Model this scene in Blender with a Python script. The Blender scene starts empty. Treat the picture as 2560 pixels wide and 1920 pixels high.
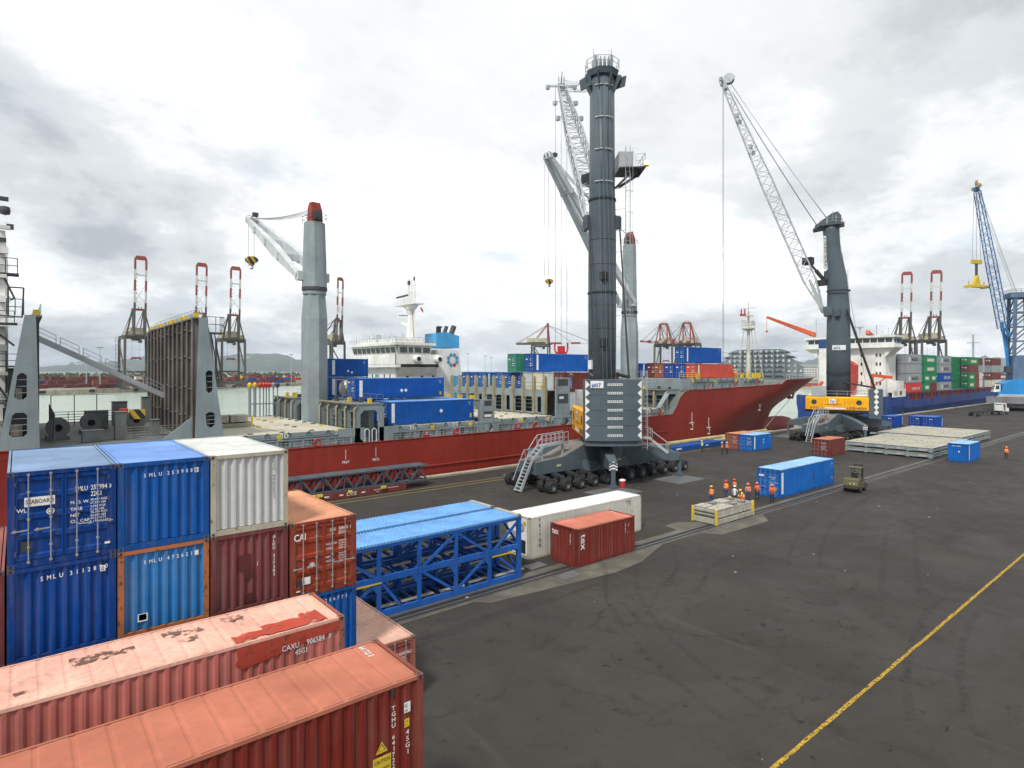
import bpy, math, random
from mathutils import Vector, Matrix
C = bpy.context.scene.collection
V = Vector
rnd = random.Random(7)
rad = math.radians
OFF = {}

class MB:
    """collects shapes and links them as ONE mesh object"""
    def __init__(s): s.v = []; s.f = []; s.m = []
    def add(s, vs, fs, mi=0):
        b = len(s.v); s.v += [tuple(p) for p in vs]
        for f in fs: s.f.append(tuple(b + i for i in f)); s.m.append(mi)
        return s
    def box(s, a, b, mi=0):
        x0, y0, z0 = a; x1, y1, z1 = b
        return s.add([(x0,y0,z0),(x1,y0,z0),(x1,y1,z0),(x0,y1,z0),(x0,y0,z1),(x1,y0,z1),(x1,y1,z1),(x0,y1,z1)],
              [(0,3,2,1),(4,5,6,7),(0,1,5,4),(1,2,6,5),(2,3,7,6),(3,0,4,7)], mi)
    def cbox(s, c, d, mi=0, rz=0):
        hx, hy, hz = d[0]/2, d[1]/2, d[2]/2; ca, sa = math.cos(rz), math.sin(rz)
        vs = []
        for z in (-hz, hz):
            for x, y in ((-hx,-hy),(hx,-hy),(hx,hy),(-hx,hy)):
                vs.append((c[0]+x*ca-y*sa, c[1]+x*sa+y*ca, c[2]+z))
        return s.add(vs, [(0,3,2,1),(4,5,6,7),(0,1,5,4),(1,2,6,5),(2,3,7,6),(3,0,4,7)], mi)
    def beam(s, p, q, w, h=None, mi=0, up=(0,0,1), w2=None, h2=None):
        p, q = V(p), V(q); h = h or w; w2 = w2 or w; h2 = h2 or h
        d = (q-p).normalized(); u = V(up)
        if abs(d.dot(u)) > .98: u = V((1,0,0))
        r = d.cross(u).normalized(); u = r.cross(d)
        vs = []
        for c, a, b in ((p, w/2, h/2), (q, w2/2, h2/2)):
            for i, j in ((-1,-1),(1,-1),(1,1),(-1,1)): vs.append(c + r*a*i + u*b*j)
        return s.add(vs, [(0,1,2,3),(7,6,5,4),(0,4,5,1),(1,5,6,2),(2,6,7,3),(3,7,4,0)], mi)
    def tube(s, p, q, r, r2=None, n=8, mi=0, caps=True):
        p, q = V(p), V(q); r2 = r if r2 is None else r2
        d = (q-p).normalized(); u = V((0,0,1)) if abs(d.z) < .95 else V((1,0,0))
        a = d.cross(u).normalized(); b = d.cross(a)
        vs = []
        for c, k in ((p, r), (q, r2)):
            for i in range(n):
                t = 2*math.pi*(i+.5)/n; vs.append(c + (a*math.cos(t) + b*math.sin(t))*k)
        fs = [(i, (i+1)%n, n+(i+1)%n, n+i) for i in range(n)]
        if caps: fs += [tuple(range(n-1,-1,-1)), tuple(range(n,2*n))]
        return s.add(vs, fs, mi)
    def path(s, pts, r, n=6, mi=0):
        for a, b in zip(pts, pts[1:]): s.tube(a, b, r, n=n, mi=mi)
        return s
    def prism(s, poly, ext, mi=0, mi2=None):
        n = len(poly); e = V(ext); a = [V(p) for p in poly]
        s.add(a + [p+e for p in a], [tuple(range(n-1,-1,-1)), tuple(range(n,2*n))], mi)
        b = len(s.v) - 2*n
        for i in range(n):
            j = (i+1) % n; s.f.append((b+i, b+j, b+n+j, b+n+i)); s.m.append(mi if mi2 is None else mi2)
        return s
    def lathe(s, prof, c=(0,0,0), n=16, mi=0, axis='z', mis=None):
        vs = []
        for r, z in prof:
            for i in range(n):
                t = 2*math.pi*i/n; x, y = r*math.cos(t), r*math.sin(t)
                if axis == 'z': p = (x, y, z)
                elif axis == 'x': p = (z, x, y)
                else: p = (x, z, y)
                vs.append((c[0]+p[0], c[1]+p[1], c[2]+p[2]))
        for k in range(len(prof)-1):
            fs = [(k*n+i, k*n+(i+1)%n, (k+1)*n+(i+1)%n, (k+1)*n+i) for i in range(n)]
            if k == 0: s.add(vs, fs, mis[0] if mis else mi); b = len(s.v)-len(vs)
            else:
                for f in fs: s.f.append(tuple(b+i for i in f)); s.m.append(mis[k] if mis else mi)
        return s
    def quad(s, a, b, c, d, mi=0): return s.add([a,b,c,d], [(0,1,2,3)], mi)
    def disc(s, c, r, right, up, n=16, mi=0, sx=1):
        c, right, up = V(c), V(right), V(up)
        return s.add([c + right*math.cos(2*math.pi*i/n)*r*sx + up*math.sin(2*math.pi*i/n)*r for i in range(n)], [tuple(range(n))], mi)
    def text(s, t, o, right, up, size, mi=0, align='L', sx=1.0):
        vs, fs, w = text_mesh(t); o, right, up = V(o), V(right), V(up)
        k = {'L':0, 'C':.5, 'R':1}[align]*w
        return s.add([o + right*((x-k)*size*sx) + up*(y*size) for x, y in vs], fs, mi)
    def vtext(s, t, o, right, up, size, mi=0, step=1.15, sx=1.0):
        o, up = V(o), V(up)
        for i, ch in enumerate(t):
            if ch != ' ': s.text(ch, o - up*(i*size*step), right, up, size, mi, 'C', sx)
        return s
    def rail(s, pts, h=1.1, r=.025, gap=1.6, mi=0, mids=1, n=5):
        for a, b in zip(pts, pts[1:]):
            a, b = V(a), V(b); L = (b-a).length; k = max(1, round(L/gap))
            for i in range(k+1):
                p = a.lerp(b, i/k); s.tube(p, p+V((0,0,h)), r, n=n, mi=mi)
            for j in range(mids+1):
                z = V((0,0,h*(1-j/(mids+1)))); s.tube(a+z, b+z, r, n=n, mi=mi)
        return s
    def mesh(s, name):
        me = bpy.data.meshes.new(name); me.from_pydata(s.v, [], s.f); me.update(); return me
    def build(s, name, mats, parent=None, world=False, smooth=False):
        me = s.mesh(name)
        for m in (mats if isinstance(mats, (list, tuple)) else [mats]): me.materials.append(m)
        if s.f: me.polygons.foreach_set('material_index', s.m)
        if smooth: me.polygons.foreach_set('use_smooth', [True]*len(s.f))
        return place(name, me, parent, world)

def build_parts(mb, name, mats, parent=None, world=False, groups=None):
    """one object per separate piece"""
    par = list(range(len(mb.v)))
    def find(a):
        while par[a] != a: par[a] = par[par[a]]; a = par[a]
        return a
    for f in mb.f:
        for q in f[1:]: par[find(q)] = find(f[0])
    isl = {}
    for f, m in zip(mb.f, mb.m): isl.setdefault(find(f[0]), []).append((f, m))
    out = []
    for fl in isl.values():
        ix = {}; n = MB()
        for f, m in fl:
            for q in f:
                if q not in ix: ix[q] = len(n.v); n.v.append(mb.v[q])
            n.f.append(tuple(ix[q] for q in f)); n.m.append(m)
        out.append(n.build(name, mats, parent, world))
    return out
MB.build_parts = lambda s, *a, **k: build_parts(s, *a, **k)
def place(name, me, parent=None, world=False):
    o = bpy.data.objects.new(name, me); C.objects.link(o)
    po = OFF.get(parent.name, V((0,0,0))) if parent else V((0,0,0))
    if parent: o.parent = parent
    if world: o.location = -po; OFF[o.name] = V((0,0,0))
    else: OFF[o.name] = po
    return o

def tag(o, label=None, cat=None, group=None, kind=None):
    if label: o['label'] = label
    if cat: o['category'] = cat
    if group: o['group'] = group
    if kind: o['kind'] = kind
    return o
def thing(name, label, cat, loc=(0,0,0), rz=0, group=None):
    o = bpy.data.objects.new(name, None); C.objects.link(o)
    o.location = loc; o.rotation_euler = (0,0,rz); o.empty_display_size = .3
    OFF[o.name] = V(loc)
    return tag(o, label, cat, group)
def kids(o): return [c for c in C.objects if c.parent == o]
KID = {}
def copy_tree(o, parent=None, kidmap=None):
    if kidmap is None:
        kidmap = {}
        for c in C.objects:
            if c.parent: kidmap.setdefault(c.parent.name, []).append(c)
    c = o.copy(); C.objects.link(c)
    if parent: c.parent = parent
    for ch in kidmap.get(o.name, []): copy_tree(ch, c, kidmap)
    return c

_TX = {}
def text_mesh(t):
    if t not in _TX:
        cu = bpy.data.curves.new('lettering', 'FONT'); cu.body = t; cu.resolution_u = 2; cu.size = 1.38; cu.offset = .016
        o = bpy.data.objects.new('lettering', cu); C.objects.link(o)
        dg = bpy.context.evaluated_depsgraph_get(); me = o.evaluated_get(dg).to_mesh()
        vs = [(v.co.x, v.co.y) for v in me.vertices]; fs = [tuple(p.vertices) for p in me.polygons]
        o.evaluated_get(dg).to_mesh_clear(); bpy.data.objects.remove(o); bpy.data.curves.remove(cu)
        _TX[t] = (vs, fs, max([v[0] for v in vs], default=0))
    return _TX[t]

# ------------------------------------------------------------------ materials
MATS = {}
def nodes(m): m.use_nodes = True; return m.node_tree.nodes, m.node_tree.links
def N(ns, t, **kw):
    n = ns.new(t)
    for k, v in kw.items():
        if k in n.inputs: n.inputs[k].default_value = v
        else: setattr(n, k, v)
    return n
def ramp(ns, stops, interp='LINEAR'):
    n = ns.new('ShaderNodeValToRGB'); cr = n.color_ramp; cr.interpolation = interp
    while len(cr.elements) < len(stops): cr.elements.new(.5)
    for e, (p, c) in zip(cr.elements, stops):
        e.position = p; e.color = (*c, 1) if isinstance(c, (tuple, list)) else (c, c, c, 1)
    return n
def srgb(r, g, b):
    f = lambda c: (c/255/12.92) if c/255 <= .04045 else ((c/255+.055)/1.055)**2.4
    return (f(r), f(g), f(b))
def paint(name, col, rough=.45, metal=0, rust=.0, var=.18, dirt=.15, scale=1.0, bump=0.0, dirtcol=(.16,.14,.12), rustcol=(.13,.055,.03)):
    """weathered paint: tonal drift, run-down dirt streaks, rust flecks"""
    if name in MATS: return MATS[name]
    m = bpy.data.materials.new(name); ns, lk = nodes(m); b = ns['Principled BSDF']
    tc = N(ns, 'ShaderNodeTexCoord'); b.inputs['Roughness'].default_value = rough; b.inputs['Metallic'].default_value = metal; b.inputs['Specular IOR Level'].default_value = .13
    n1 = N(ns, 'ShaderNodeTexNoise', Scale=.55*scale, Detail=5.0, Roughness=.62); lk.new(tc.outputs['Object'], n1.inputs['Vector'])
    lo = tuple(c*(1-var) for c in col); hi = tuple(min(1, c*(1+var)+.004) for c in col)
    r1 = ramp(ns, [(.32, lo), (.68, hi)]); lk.new(n1.outputs['Fac'], r1.inputs['Fac']); out = r1.outputs['Color']
    if dirt > 0:
        mp = N(ns, 'ShaderNodeMapping'); mp.inputs['Scale'].default_value = (3.2*scale, 3.2*scale, .22*scale); lk.new(tc.outputs['Object'], mp.inputs['Vector'])
        n2 = N(ns, 'ShaderNodeTexNoise', Scale=1.6, Detail=6.0, Roughness=.65); lk.new(mp.outputs['Vector'], n2.inputs['Vector'])
        r2 = ramp(ns, [(.48, 0.0), (.78, min(1, dirt*2.2))]); lk.new(n2.outputs['Fac'], r2.inputs['Fac'])
        mx = N(ns, 'ShaderNodeMixRGB'); mx.inputs['Color2'].default_value = (*dirtcol, 1)
        lk.new(r2.outputs['Color'], mx.inputs['Fac']); lk.new(out, mx.inputs['Color1']); out = mx.outputs['Color']
    if rust > 0:
        n3 = N(ns, 'ShaderNodeTexNoise', Scale=4.5*scale, Detail=8.0, Roughness=.75); lk.new(tc.outputs['Object'], n3.inputs['Vector'])
        e = .74 - .2*rust
        r3 = ramp(ns, [(e, 0.0), (e+.035, 1.0)]); lk.new(n3.outputs['Fac'], r3.inputs['Fac'])
        mx = N(ns, 'ShaderNodeMixRGB'); mx.inputs['Color2'].default_value = (*rustcol, 1)
        lk.new(r3.outputs['Color'], mx.inputs['Fac']); lk.new(out, mx.inputs['Color1']); out = mx.outputs['Color']
        r4 = ramp(ns, [(0, rough), (1, .85)]); lk.new(r3.outputs['Color'], r4.inputs['Fac']); lk.new(r4.outputs['Color'], b.inputs['Roughness'])
    lk.new(out, b.inputs['Base Color'])
    if bump > 0:
        n5 = N(ns, 'ShaderNodeTexNoise', Scale=1.3*scale, Detail=3.0); lk.new(tc.outputs['Object'], n5.inputs['Vector'])
        bp = N(ns, 'ShaderNodeBump', Strength=bump, Distance=.06); lk.new(n5.outputs['Fac'], bp.inputs['Height']); lk.new(bp.outputs['Normal'], b.inputs['Normal'])
    MATS[name] = m; return m
def plain(name, col, rough=.5, metal=0, emit=0):
    if name in MATS: return MATS[name]
    m = bpy.data.materials.new(name); ns, lk = nodes(m); b = ns['Principled BSDF']
    b.inputs['Roughness'].default_value = rough; b.inputs['Metallic'].default_value = metal
    tc = N(ns, 'ShaderNodeTexCoord'); n1 = N(ns, 'ShaderNodeTexNoise', Scale=2.0, Detail=4.0); lk.new(tc.outputs['Object'], n1.inputs['Vector'])
    r1 = ramp(ns, [(.3, tuple(c*.86 for c in col)), (.7, tuple(min(1, c*1.1) for c in col))]); lk.new(n1.outputs['Fac'], r1.inputs['Fac'])
    lk.new(r1.outputs['Color'], b.inputs['Base Color'])
    if emit: b.inputs['Emission Color'].default_value = (*col, 1); b.inputs['Emission Strength'].default_value = emit
    MATS[name] = m; return m

M_white = paint('white_paint', (.72,.72,.69), .45, rust=.12, dirt=.12)
M_letter = plain('white_lettering', (.72,.73,.72), .6)
M_dlet = plain('dark_lettering', (.03,.035,.04), .6)
M_blet = plain('blue_lettering', (.02,.06,.3), .5)
M_yel = paint('safety_yellow', (.62,.44,.03), .5, rust=.2, dirt=.15)
M_black = plain('black_rubber', (.014,.014,.015), .75)
M_dark = plain('dark_interior', (.012,.013,.015), .8)
M_glass = plain('window_glass', (.03,.05,.055), .08)
M_galv = paint('galvanised_steel', (.42,.45,.47), .5, metal=.35, dirt=.1)
M_wire = plain('steel_wire', (.12,.125,.13), .5)
M_rod = paint('lock_rod_steel', (.27,.29,.31), .5, rust=.25, dirt=.1)
M_red = plain('signal_red', (.45,.03,.025), .5)
M_sgrey = paint('ship_grey', (.225,.27,.285), .5, rust=.1, dirt=.16, scale=.5)
M_sgreyd = paint('ship_grey_weathered', (.15,.17,.17), .6, rust=.35, dirt=.4, scale=.6)
M_cream = paint('hatch_cover_cream', (.45,.425,.335), .65, rust=.2, dirt=.4, scale=.35, dirtcol=(.25,.22,.17))
M_edge = paint('worn_cream_edge', (.32,.285,.17), .6, rust=.25, dirt=.2)
# ------------------------------------------------------------------ world, sun, camera
scn = bpy.context.scene
w = bpy.data.worlds.new('World'); scn.world = w; w.use_nodes = True
ns, lk = w.node_tree.nodes, w.node_tree.links
bg = ns['Background']
SUN_EL, SUN_AZ = rad(54), rad(-118)
sky = N(ns, 'ShaderNodeTexSky'); sky.sky_type = 'NISHITA'; sky.sun_disc = False; sky.sun_elevation = SUN_EL; sky.sun_rotation = SUN_AZ
sky.air_density = 1.0; sky.dust_density = 1.5
tc = N(ns, 'ShaderNodeTexCoord'); sp = N(ns, 'ShaderNodeSeparateXYZ'); lk.new(tc.outputs['Generated'], sp.inputs[0])
ma = N(ns, 'ShaderNodeMath', operation='MAXIMUM'); ma.inputs[1].default_value = 0.0; lk.new(sp.outputs['Z'], ma.inputs[0])
mz = N(ns, 'ShaderNodeMath', operation='ADD'); mz.inputs[1].default_value = .3; lk.new(ma.outputs[0], mz.inputs[0])
dx = N(ns, 'ShaderNodeMath', operation='DIVIDE'); lk.new(sp.outputs['X'], dx.inputs[0]); lk.new(mz.outputs[0], dx.inputs[1])
dy = N(ns, 'ShaderNodeMath', operation='DIVIDE'); lk.new(sp.outputs['Y'], dy.inputs[0]); lk.new(mz.outputs[0], dy.inputs[1])
cb = N(ns, 'ShaderNodeCombineXYZ'); lk.new(dx.outputs[0], cb.inputs[0]); lk.new(dy.outputs[0], cb.inputs[1])
mp = N(ns, 'ShaderNodeMapping'); mp.inputs['Location'].default_value = (3.1, 1.7, 0); lk.new(cb.outputs[0], mp.inputs['Vector'])
c1 = N(ns, 'ShaderNodeTexNoise', Scale=.72, Detail=10.0, Roughness=.58, Distortion=.5); lk.new(mp.outputs[0], c1.inputs['Vector'])
c2 = N(ns, 'ShaderNodeTexNoise', Scale=2.3, Detail=9.0, Roughness=.62); lk.new(mp.outputs[0], c2.inputs['Vector'])
cm = N(ns, 'ShaderNodeMixRGB'); cm.inputs['Fac'].default_value = .40; lk.new(c1.outputs['Fac'], cm.inputs['Color1']); lk.new(c2.outputs['Fac'], cm.inputs['Color2'])
# cloud deck: grey undersides to bright sunlit white
cr = ramp(ns, [(.385, (.43,.465,.495)), (.46, (.61,.645,.67)), (.525, (.83,.855,.87)), (.588, (1.12,1.13,1.13))], 'EASE')
lk.new(cm.outputs['Color'], cr.inputs['Fac'])
# glow painted into the clouds high ahead, away from the sun lamp
vd = N(ns, 'ShaderNodeVectorMath', operation='DOT_PRODUCT'); lk.new(tc.outputs['Generated'], vd.inputs[0])
sd = V((math.sin(SUN_AZ)*math.cos(SUN_EL), math.cos(SUN_AZ)*math.cos(SUN_EL), math.sin(SUN_EL))); vd.inputs[1].default_value = (.50,.62,.60)
sr = ramp(ns, [(.74, 0.0), (1.0, .42)], 'EASE'); lk.new(vd.outputs['Value'], sr.inputs['Fac'])
sm = N(ns, 'ShaderNodeMixRGB'); sm.inputs['Color2'].default_value = (1.12,1.12,1.11,1); lk.new(sr.outputs['Color'], sm.inputs['Fac']); lk.new(cr.outputs['Color'], sm.inputs['Color1'])
# gaps of blue between the clouds
gp = N(ns, 'ShaderNodeTexNoise', Scale=1.15, Detail=6.0, Roughness=.55); mp2 = N(ns, 'ShaderNodeMapping'); mp2.inputs['Location'].default_value = (7.7, 4.2, 2); lk.new(cb.outputs[0], mp2.inputs['Vector']); lk.new(mp2.outputs[0], gp.inputs['Vector'])
gr = ramp(ns, [(.56, 0.0), (.68, .62)]); lk.new(gp.outputs['Fac'], gr.inputs['Fac'])
lw = ramp(ns, [(.03, 0.0), (.09, 1.0), (.26, .9), (.36, 0.0)]); lk.new(sp.outputs['Z'], lw.inputs['Fac'])
gm = N(ns, 'ShaderNodeMath', operation='MULTIPLY'); lk.new(gr.outputs['Color'], gm.inputs[0]); lk.new(lw.outputs['Color'], gm.inputs[1])
sk = N(ns, 'ShaderNodeMixRGB', blend_type='MULTIPLY'); sk.inputs['Fac'].default_value = 1; sk.inputs['Color2'].default_value = (.13,.13,.13,1); lk.new(sky.outputs[0], sk.inputs['Color1'])
fin = N(ns, 'ShaderNodeMixRGB'); lk.new(gm.outputs[0], fin.inputs['Fac']); lk.new(sm.outputs['Color'], fin.inputs['Color1']); lk.new(sk.outputs['Color'], fin.inputs['Color2'])
lk.new(fin.outputs['Color'], bg.inputs['Color']); bg.inputs['Strength'].default_value = 1.0
sun = bpy.data.lights.new('sun', 'SUN'); sun.energy = 3.2; sun.angle = rad(9); sun.color = (1,.965,.91)
so = bpy.data.objects.new('sun', sun); C.objects.link(so); so.rotation_euler = (-sd).to_track_quat('-Z','Y').to_euler(); so.location = (0,0,200)
cam = bpy.data.cameras.new('camera'); co = bpy.data.objects.new('camera', cam); C.objects.link(co); scn.camera = co
cam.sensor_width = 36; cam.lens = 36*1500/2560; cam.clip_start = .2; cam.clip_end = 30000; cam.shift_y = -35/2560
HC = 13.15
co.location = (0, 0, HC); co.rotation_euler = (rad(90), 0, -math.atan2(.636, .7717))
scn.view_settings.view_transform = 'Standard'; scn.view_settings.look = 'None'; scn.view_settings.exposure = EXPOSURE = 0.25
scn.cycles.volume_bounces = 0; scn.cycles.max_bounces = 6; scn.cycles.diffuse_bounces = 3; scn.cycles.glossy_bounces = 3; scn.cycles.transparent_max_bounces = 8

# ------------------------------------------------------------------ ground, quay, water, land
def custom(name):
    m = bpy.data.materials.new(name); ns, lk = nodes(m); return m, ns, lk, ns['Principled BSDF'], N(ns, 'ShaderNodeTexCoord')
def mixer(ns, lk, fac, a, b, blend='MIX'):
    n = N(ns, 'ShaderNodeMixRGB', blend_type=blend)
    for i, s in (('Fac', fac), ('Color1', a), ('Color2', b)):
        if isinstance(s, (int, float)): n.inputs[i].default_value = s
        elif isinstance(s, tuple): n.inputs[i].default_value = (*s, 1)
        else: lk.new(s, n.inputs[i])
    return n.outputs['Color']
def noise(ns, lk, tc, scale, detail=5, rough=.6, dist=0, stretch=None, out='Object'):
    n = N(ns, 'ShaderNodeTexNoise', Scale=scale, Detail=float(detail), Roughness=rough, Distortion=float(dist)); src = tc.outputs[out]
    if stretch:
        mp = N(ns, 'ShaderNodeMapping'); mp.inputs['Scale'].default_value = stretch[:3]
        if len(stretch) > 3: mp.inputs['Rotation'].default_value = (0,0,stretch[3])
        lk.new(src, mp.inputs['Vector']); src = mp.outputs[0]
    lk.new(src, n.inputs['Vector']); return n.outputs['Fac']
def rmp(ns, lk, f, stops): r = ramp(ns, stops); lk.new(f, r.inputs['Fac']); return r.outputs['Color']
# asphalt
M_asph, ns, lk, b, tc = custom('asphalt')
a = rmp(ns, lk, noise(ns, lk, tc, .11, 8, .66, .6), [(.30, (.027,.0235,.0208)), (.5, (.036,.0317,.0282)), (.72, (.050,.0445,.0395))])
a = mixer(ns, lk, rmp(ns, lk, noise(ns, lk, tc, 22, 5, .75), [(.42, 0.0), (.75, .55)]), a, (.085,.08,.072))
a = mixer(ns, lk, rmp(ns, lk, noise(ns, lk, tc, .5, 9, .7, 1.0), [(.56, 0.0), (.70, .6)]), a, (.017,.0155,.0145))
a = mixer(ns, lk, rmp(ns, lk, noise(ns, lk, tc, 1.7, 4, .5, .3), [(.66, 0.0), (.72, .85)]), a, (.014,.013,.013))
a = mixer(ns, lk, rmp(ns, lk, noise(ns, lk, tc, .35, 7, .62, .5, (.1,1.6,1,.45)), [(.58, 0.0), (.70, .38)]), a, (.016,.0145,.0135))
a = mixer(ns, lk, rmp(ns, lk, noise(ns, lk, tc, .4, 7, .62, .5, (1.5,.12,1,.2)), [(.6, 0.0), (.7, .32)]), a, (.075,.069,.062))
a = mixer(ns, lk, rmp(ns, lk, noise(ns, lk, tc, 2.6, 3, .5), [(.765, 0.0), (.785, .8)]), a, (.17,.165,.15))
vc = N(ns, 'ShaderNodeTexVoronoi', Scale=.13, feature='DISTANCE_TO_EDGE'); vcn = N(ns, 'ShaderNodeTexNoise', Scale=.6, Detail=6.0); lk.new(tc.outputs['Object'], vcn.inputs['Vector']); va = N(ns, 'ShaderNodeVectorMath', operation='MULTIPLY_ADD'); lk.new(vcn.outputs['Color'], va.inputs[0]); va.inputs[1].default_value = (3,3,0); lk.new(tc.outputs['Object'], va.inputs[2]); lk.new(va.outputs[0], vc.inputs['Vector'])
ck = rmp(ns, lk, vc.outputs['Distance'], [(.0, .45), (.0035, .3), (.006, 0.0)]); ckm = rmp(ns, lk, noise(ns, lk, tc, .09, 4), [(.45, 0.0), (.55, 1.0)]); ckf = N(ns, 'ShaderNodeMath', operation='MULTIPLY'); lk.new(ck, ckf.inputs[0]); lk.new(ckm, ckf.inputs[1])
a = mixer(ns, lk, ckf.outputs[0], a, (.010,.009,.0085))
lk.new(a, b.inputs['Base Color']); b.inputs['Specular IOR Level'].default_value = .14
lk.new(rmp(ns, lk, noise(ns, lk, tc, .3, 6), [(.35, .62), (.7, .9)]), b.inputs['Roughness'])
bp = N(ns, 'ShaderNodeBump', Strength=.4, Distance=.02); lk.new(noise(ns, lk, tc, 14, 6, .7), bp.inputs['Height']); lk.new(bp.outputs['Normal'], b.inputs['Normal'])
# concrete
M_conc, ns, lk, b, tc = custom('quay_concrete')
a = rmp(ns, lk, noise(ns, lk, tc, .5, 8, .68, .4), [(.3, (.055,.05,.04)), (.55, (.10,.09,.07)), (.75, (.16,.146,.118))])
a = mixer(ns, lk, rmp(ns, lk, noise(ns, lk, tc, 1.2, 6, .6, .5, (.25,1.6,1)), [(.55, 0.0), (.68, .55)]), a, (.05,.046,.04))
lk.new(a, b.inputs['Base Color']); b.inputs['Roughness'].default_value = .85
M_cap = paint('quay_cap_concrete', (.36,.325,.26), .85, rust=.25, dirt=.4, scale=.6, var=.3)
# water
M_water, ns, lk, b, tc = custom('harbour_water')
lk.new(rmp(ns, lk, noise(ns, lk, tc, .01, 4), [(.3, (.30,.37,.30)), (.7, (.35,.42,.35))]), b.inputs['Base Color'])
b.inputs['Roughness'].default_value = .16; b.inputs['IOR'].default_value = 1.33
h = mixer(ns, lk, .5, noise(ns, lk, tc, .22, 6, .62, .3, (.55,1.3,1,.4)), noise(ns, lk, tc, 1.1, 4, .6, .2, (.6,1.2,1,.5)))
bp = N(ns, 'ShaderNodeBump', Strength=.8, Distance=1.2); lk.new(h, bp.inputs['Height']); lk.new(bp.outputs['Normal'], b.inputs['Normal'])
# land, hills
M_land, ns, lk, b, tc = custom('far_land')
lk.new(rmp(ns, lk, noise(ns, lk, tc, .02, 7, .65), [(.35, (.06,.075,.035)), (.5, (.2,.19,.14)), (.65, (.3,.28,.22))]), b.inputs['Base Color']); b.inputs['Roughness'].default_value = .95
M_hill, ns, lk, b, tc = custom('hill_scrub')
a = rmp(ns, lk, noise(ns, lk, tc, .003, 9, .7), [(.35, (.022,.035,.02)), (.6, (.05,.06,.032))])
a = mixer(ns, lk, rmp(ns, lk, noise(ns, lk, tc, .006, 9, .75, .5, (1,1,2.5)), [(.60, 0.0), (.68, .8)]), a, (.42,.36,.29))
lk.new(a, b.inputs['Base Color']); b.inputs['Roughness'].default_value = 1
def sheet(name, poly, z, mat, kind='structure', parent=None):
    mb = MB(); mb.add([(x,y,z) for x,y in poly], [tuple(range(len(poly)))]); o = mb.build(name, mat, parent)
    if kind: o['kind'] = kind
    return o
QE = 63.3
mb = MB(); mb.add([(-900,-900,0),(11000,-900,0),(11000,QE-.9,0),(-900,QE-.9,0)], [(0,1,2,3)])
tag(mb.build('quay_ground', M_asph), kind='structure')
# quay edge: raised concrete cap with the wall below it
mb = MB()
for i in range(-10, 75):
    x = i*12; mb.box((x+.03, QE-.9, -4.5), (x+11.97, QE, .22+.03*(i%3)))
tag(mb.build('quay_kerb', M_cap), kind='structure')
mb = MB(); mb.add([(-6400,QE-.5,-3),(11400,QE-.5,-3),(11400,9400,-3),(-6400,9400,-3)], [(0,1,2,3)])
tag(mb.build('harbour_water', M_water), kind='structure')
# concrete apron strip with the two crane rails in it
RY = 28.5
poly = [(-60,RY-.9),(20,RY-.9),(20.6,RY-1.6),(30,RY-2.7),(33,RY-2.4),(37.5,RY-.8),(42.5,RY-.8),(43.4,RY-2.2),(50.5,RY-2.4),(52.4,RY-.8),(400,RY-.8),
        (400,RY+.8),(54,RY+.8),(46.5,RY+.85),(44,RY+2.4),(42.2,RY+2.4),(41.8,RY+.9),(20,RY+.9),(-60,RY+.9)]
sheet('rail_bed', poly, .004, M_conc)
M_steel = paint('rail_steel', (.23,.23,.24), .35, metal=.7, dirt=.3, scale=.4)
mb = MB()
for dy, wd, zz, mi in ((-.42,.16,.008,1),(.02,.34,.008,1)): mb.box((-60,RY+dy-wd/2,.0085),(400,RY+dy+wd/2,.012),mi)
for dy, wd in ((-.24,.085),(.3,.085),(-.6,.05)): mb.box((-60,RY+dy-wd/2,.0085),(400,RY+dy+wd/2,.035),0)
tag(mb.build('crane_rail_track', [M_steel, M_dark]), kind='structure')
M_line = paint('worn_yellow_marking', (.42,.26,.02), .7, rust=1.12, dirt=.5, scale=1.5, rustcol=(.05,.044,.036), dirtcol=(.07,.06,.04))
mb = MB()
for i in range(150):
    x = 3 + i*1.0; mb.add([(x,9.73+rnd.uniform(-.015,.015),.004),(x+1,9.73+rnd.uniform(-.015,.015),.004),(x+1,9.88+rnd.uniform(-.02,.02),.004),(x,9.88+rnd.uniform(-.02,.02),.004)], [(0,1,2,3)])
tag(mb.build('road_marking', M_line), kind='structure')
M_line2 = paint('faded_yellow_marking', (.32,.25,.06), .8, rust=.75, dirt=.4, scale=1.2, rustcol=(.06,.055,.05))
mb = MB()
for y in (56.4, 57.6): mb.add([(-40,y,.004),(90,y,.004),(90,y+.13,.004),(-40,y+.13,.004)], [(0,1,2,3)])
tag(mb.build('road_marking', M_line2), kind='structure')
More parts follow.
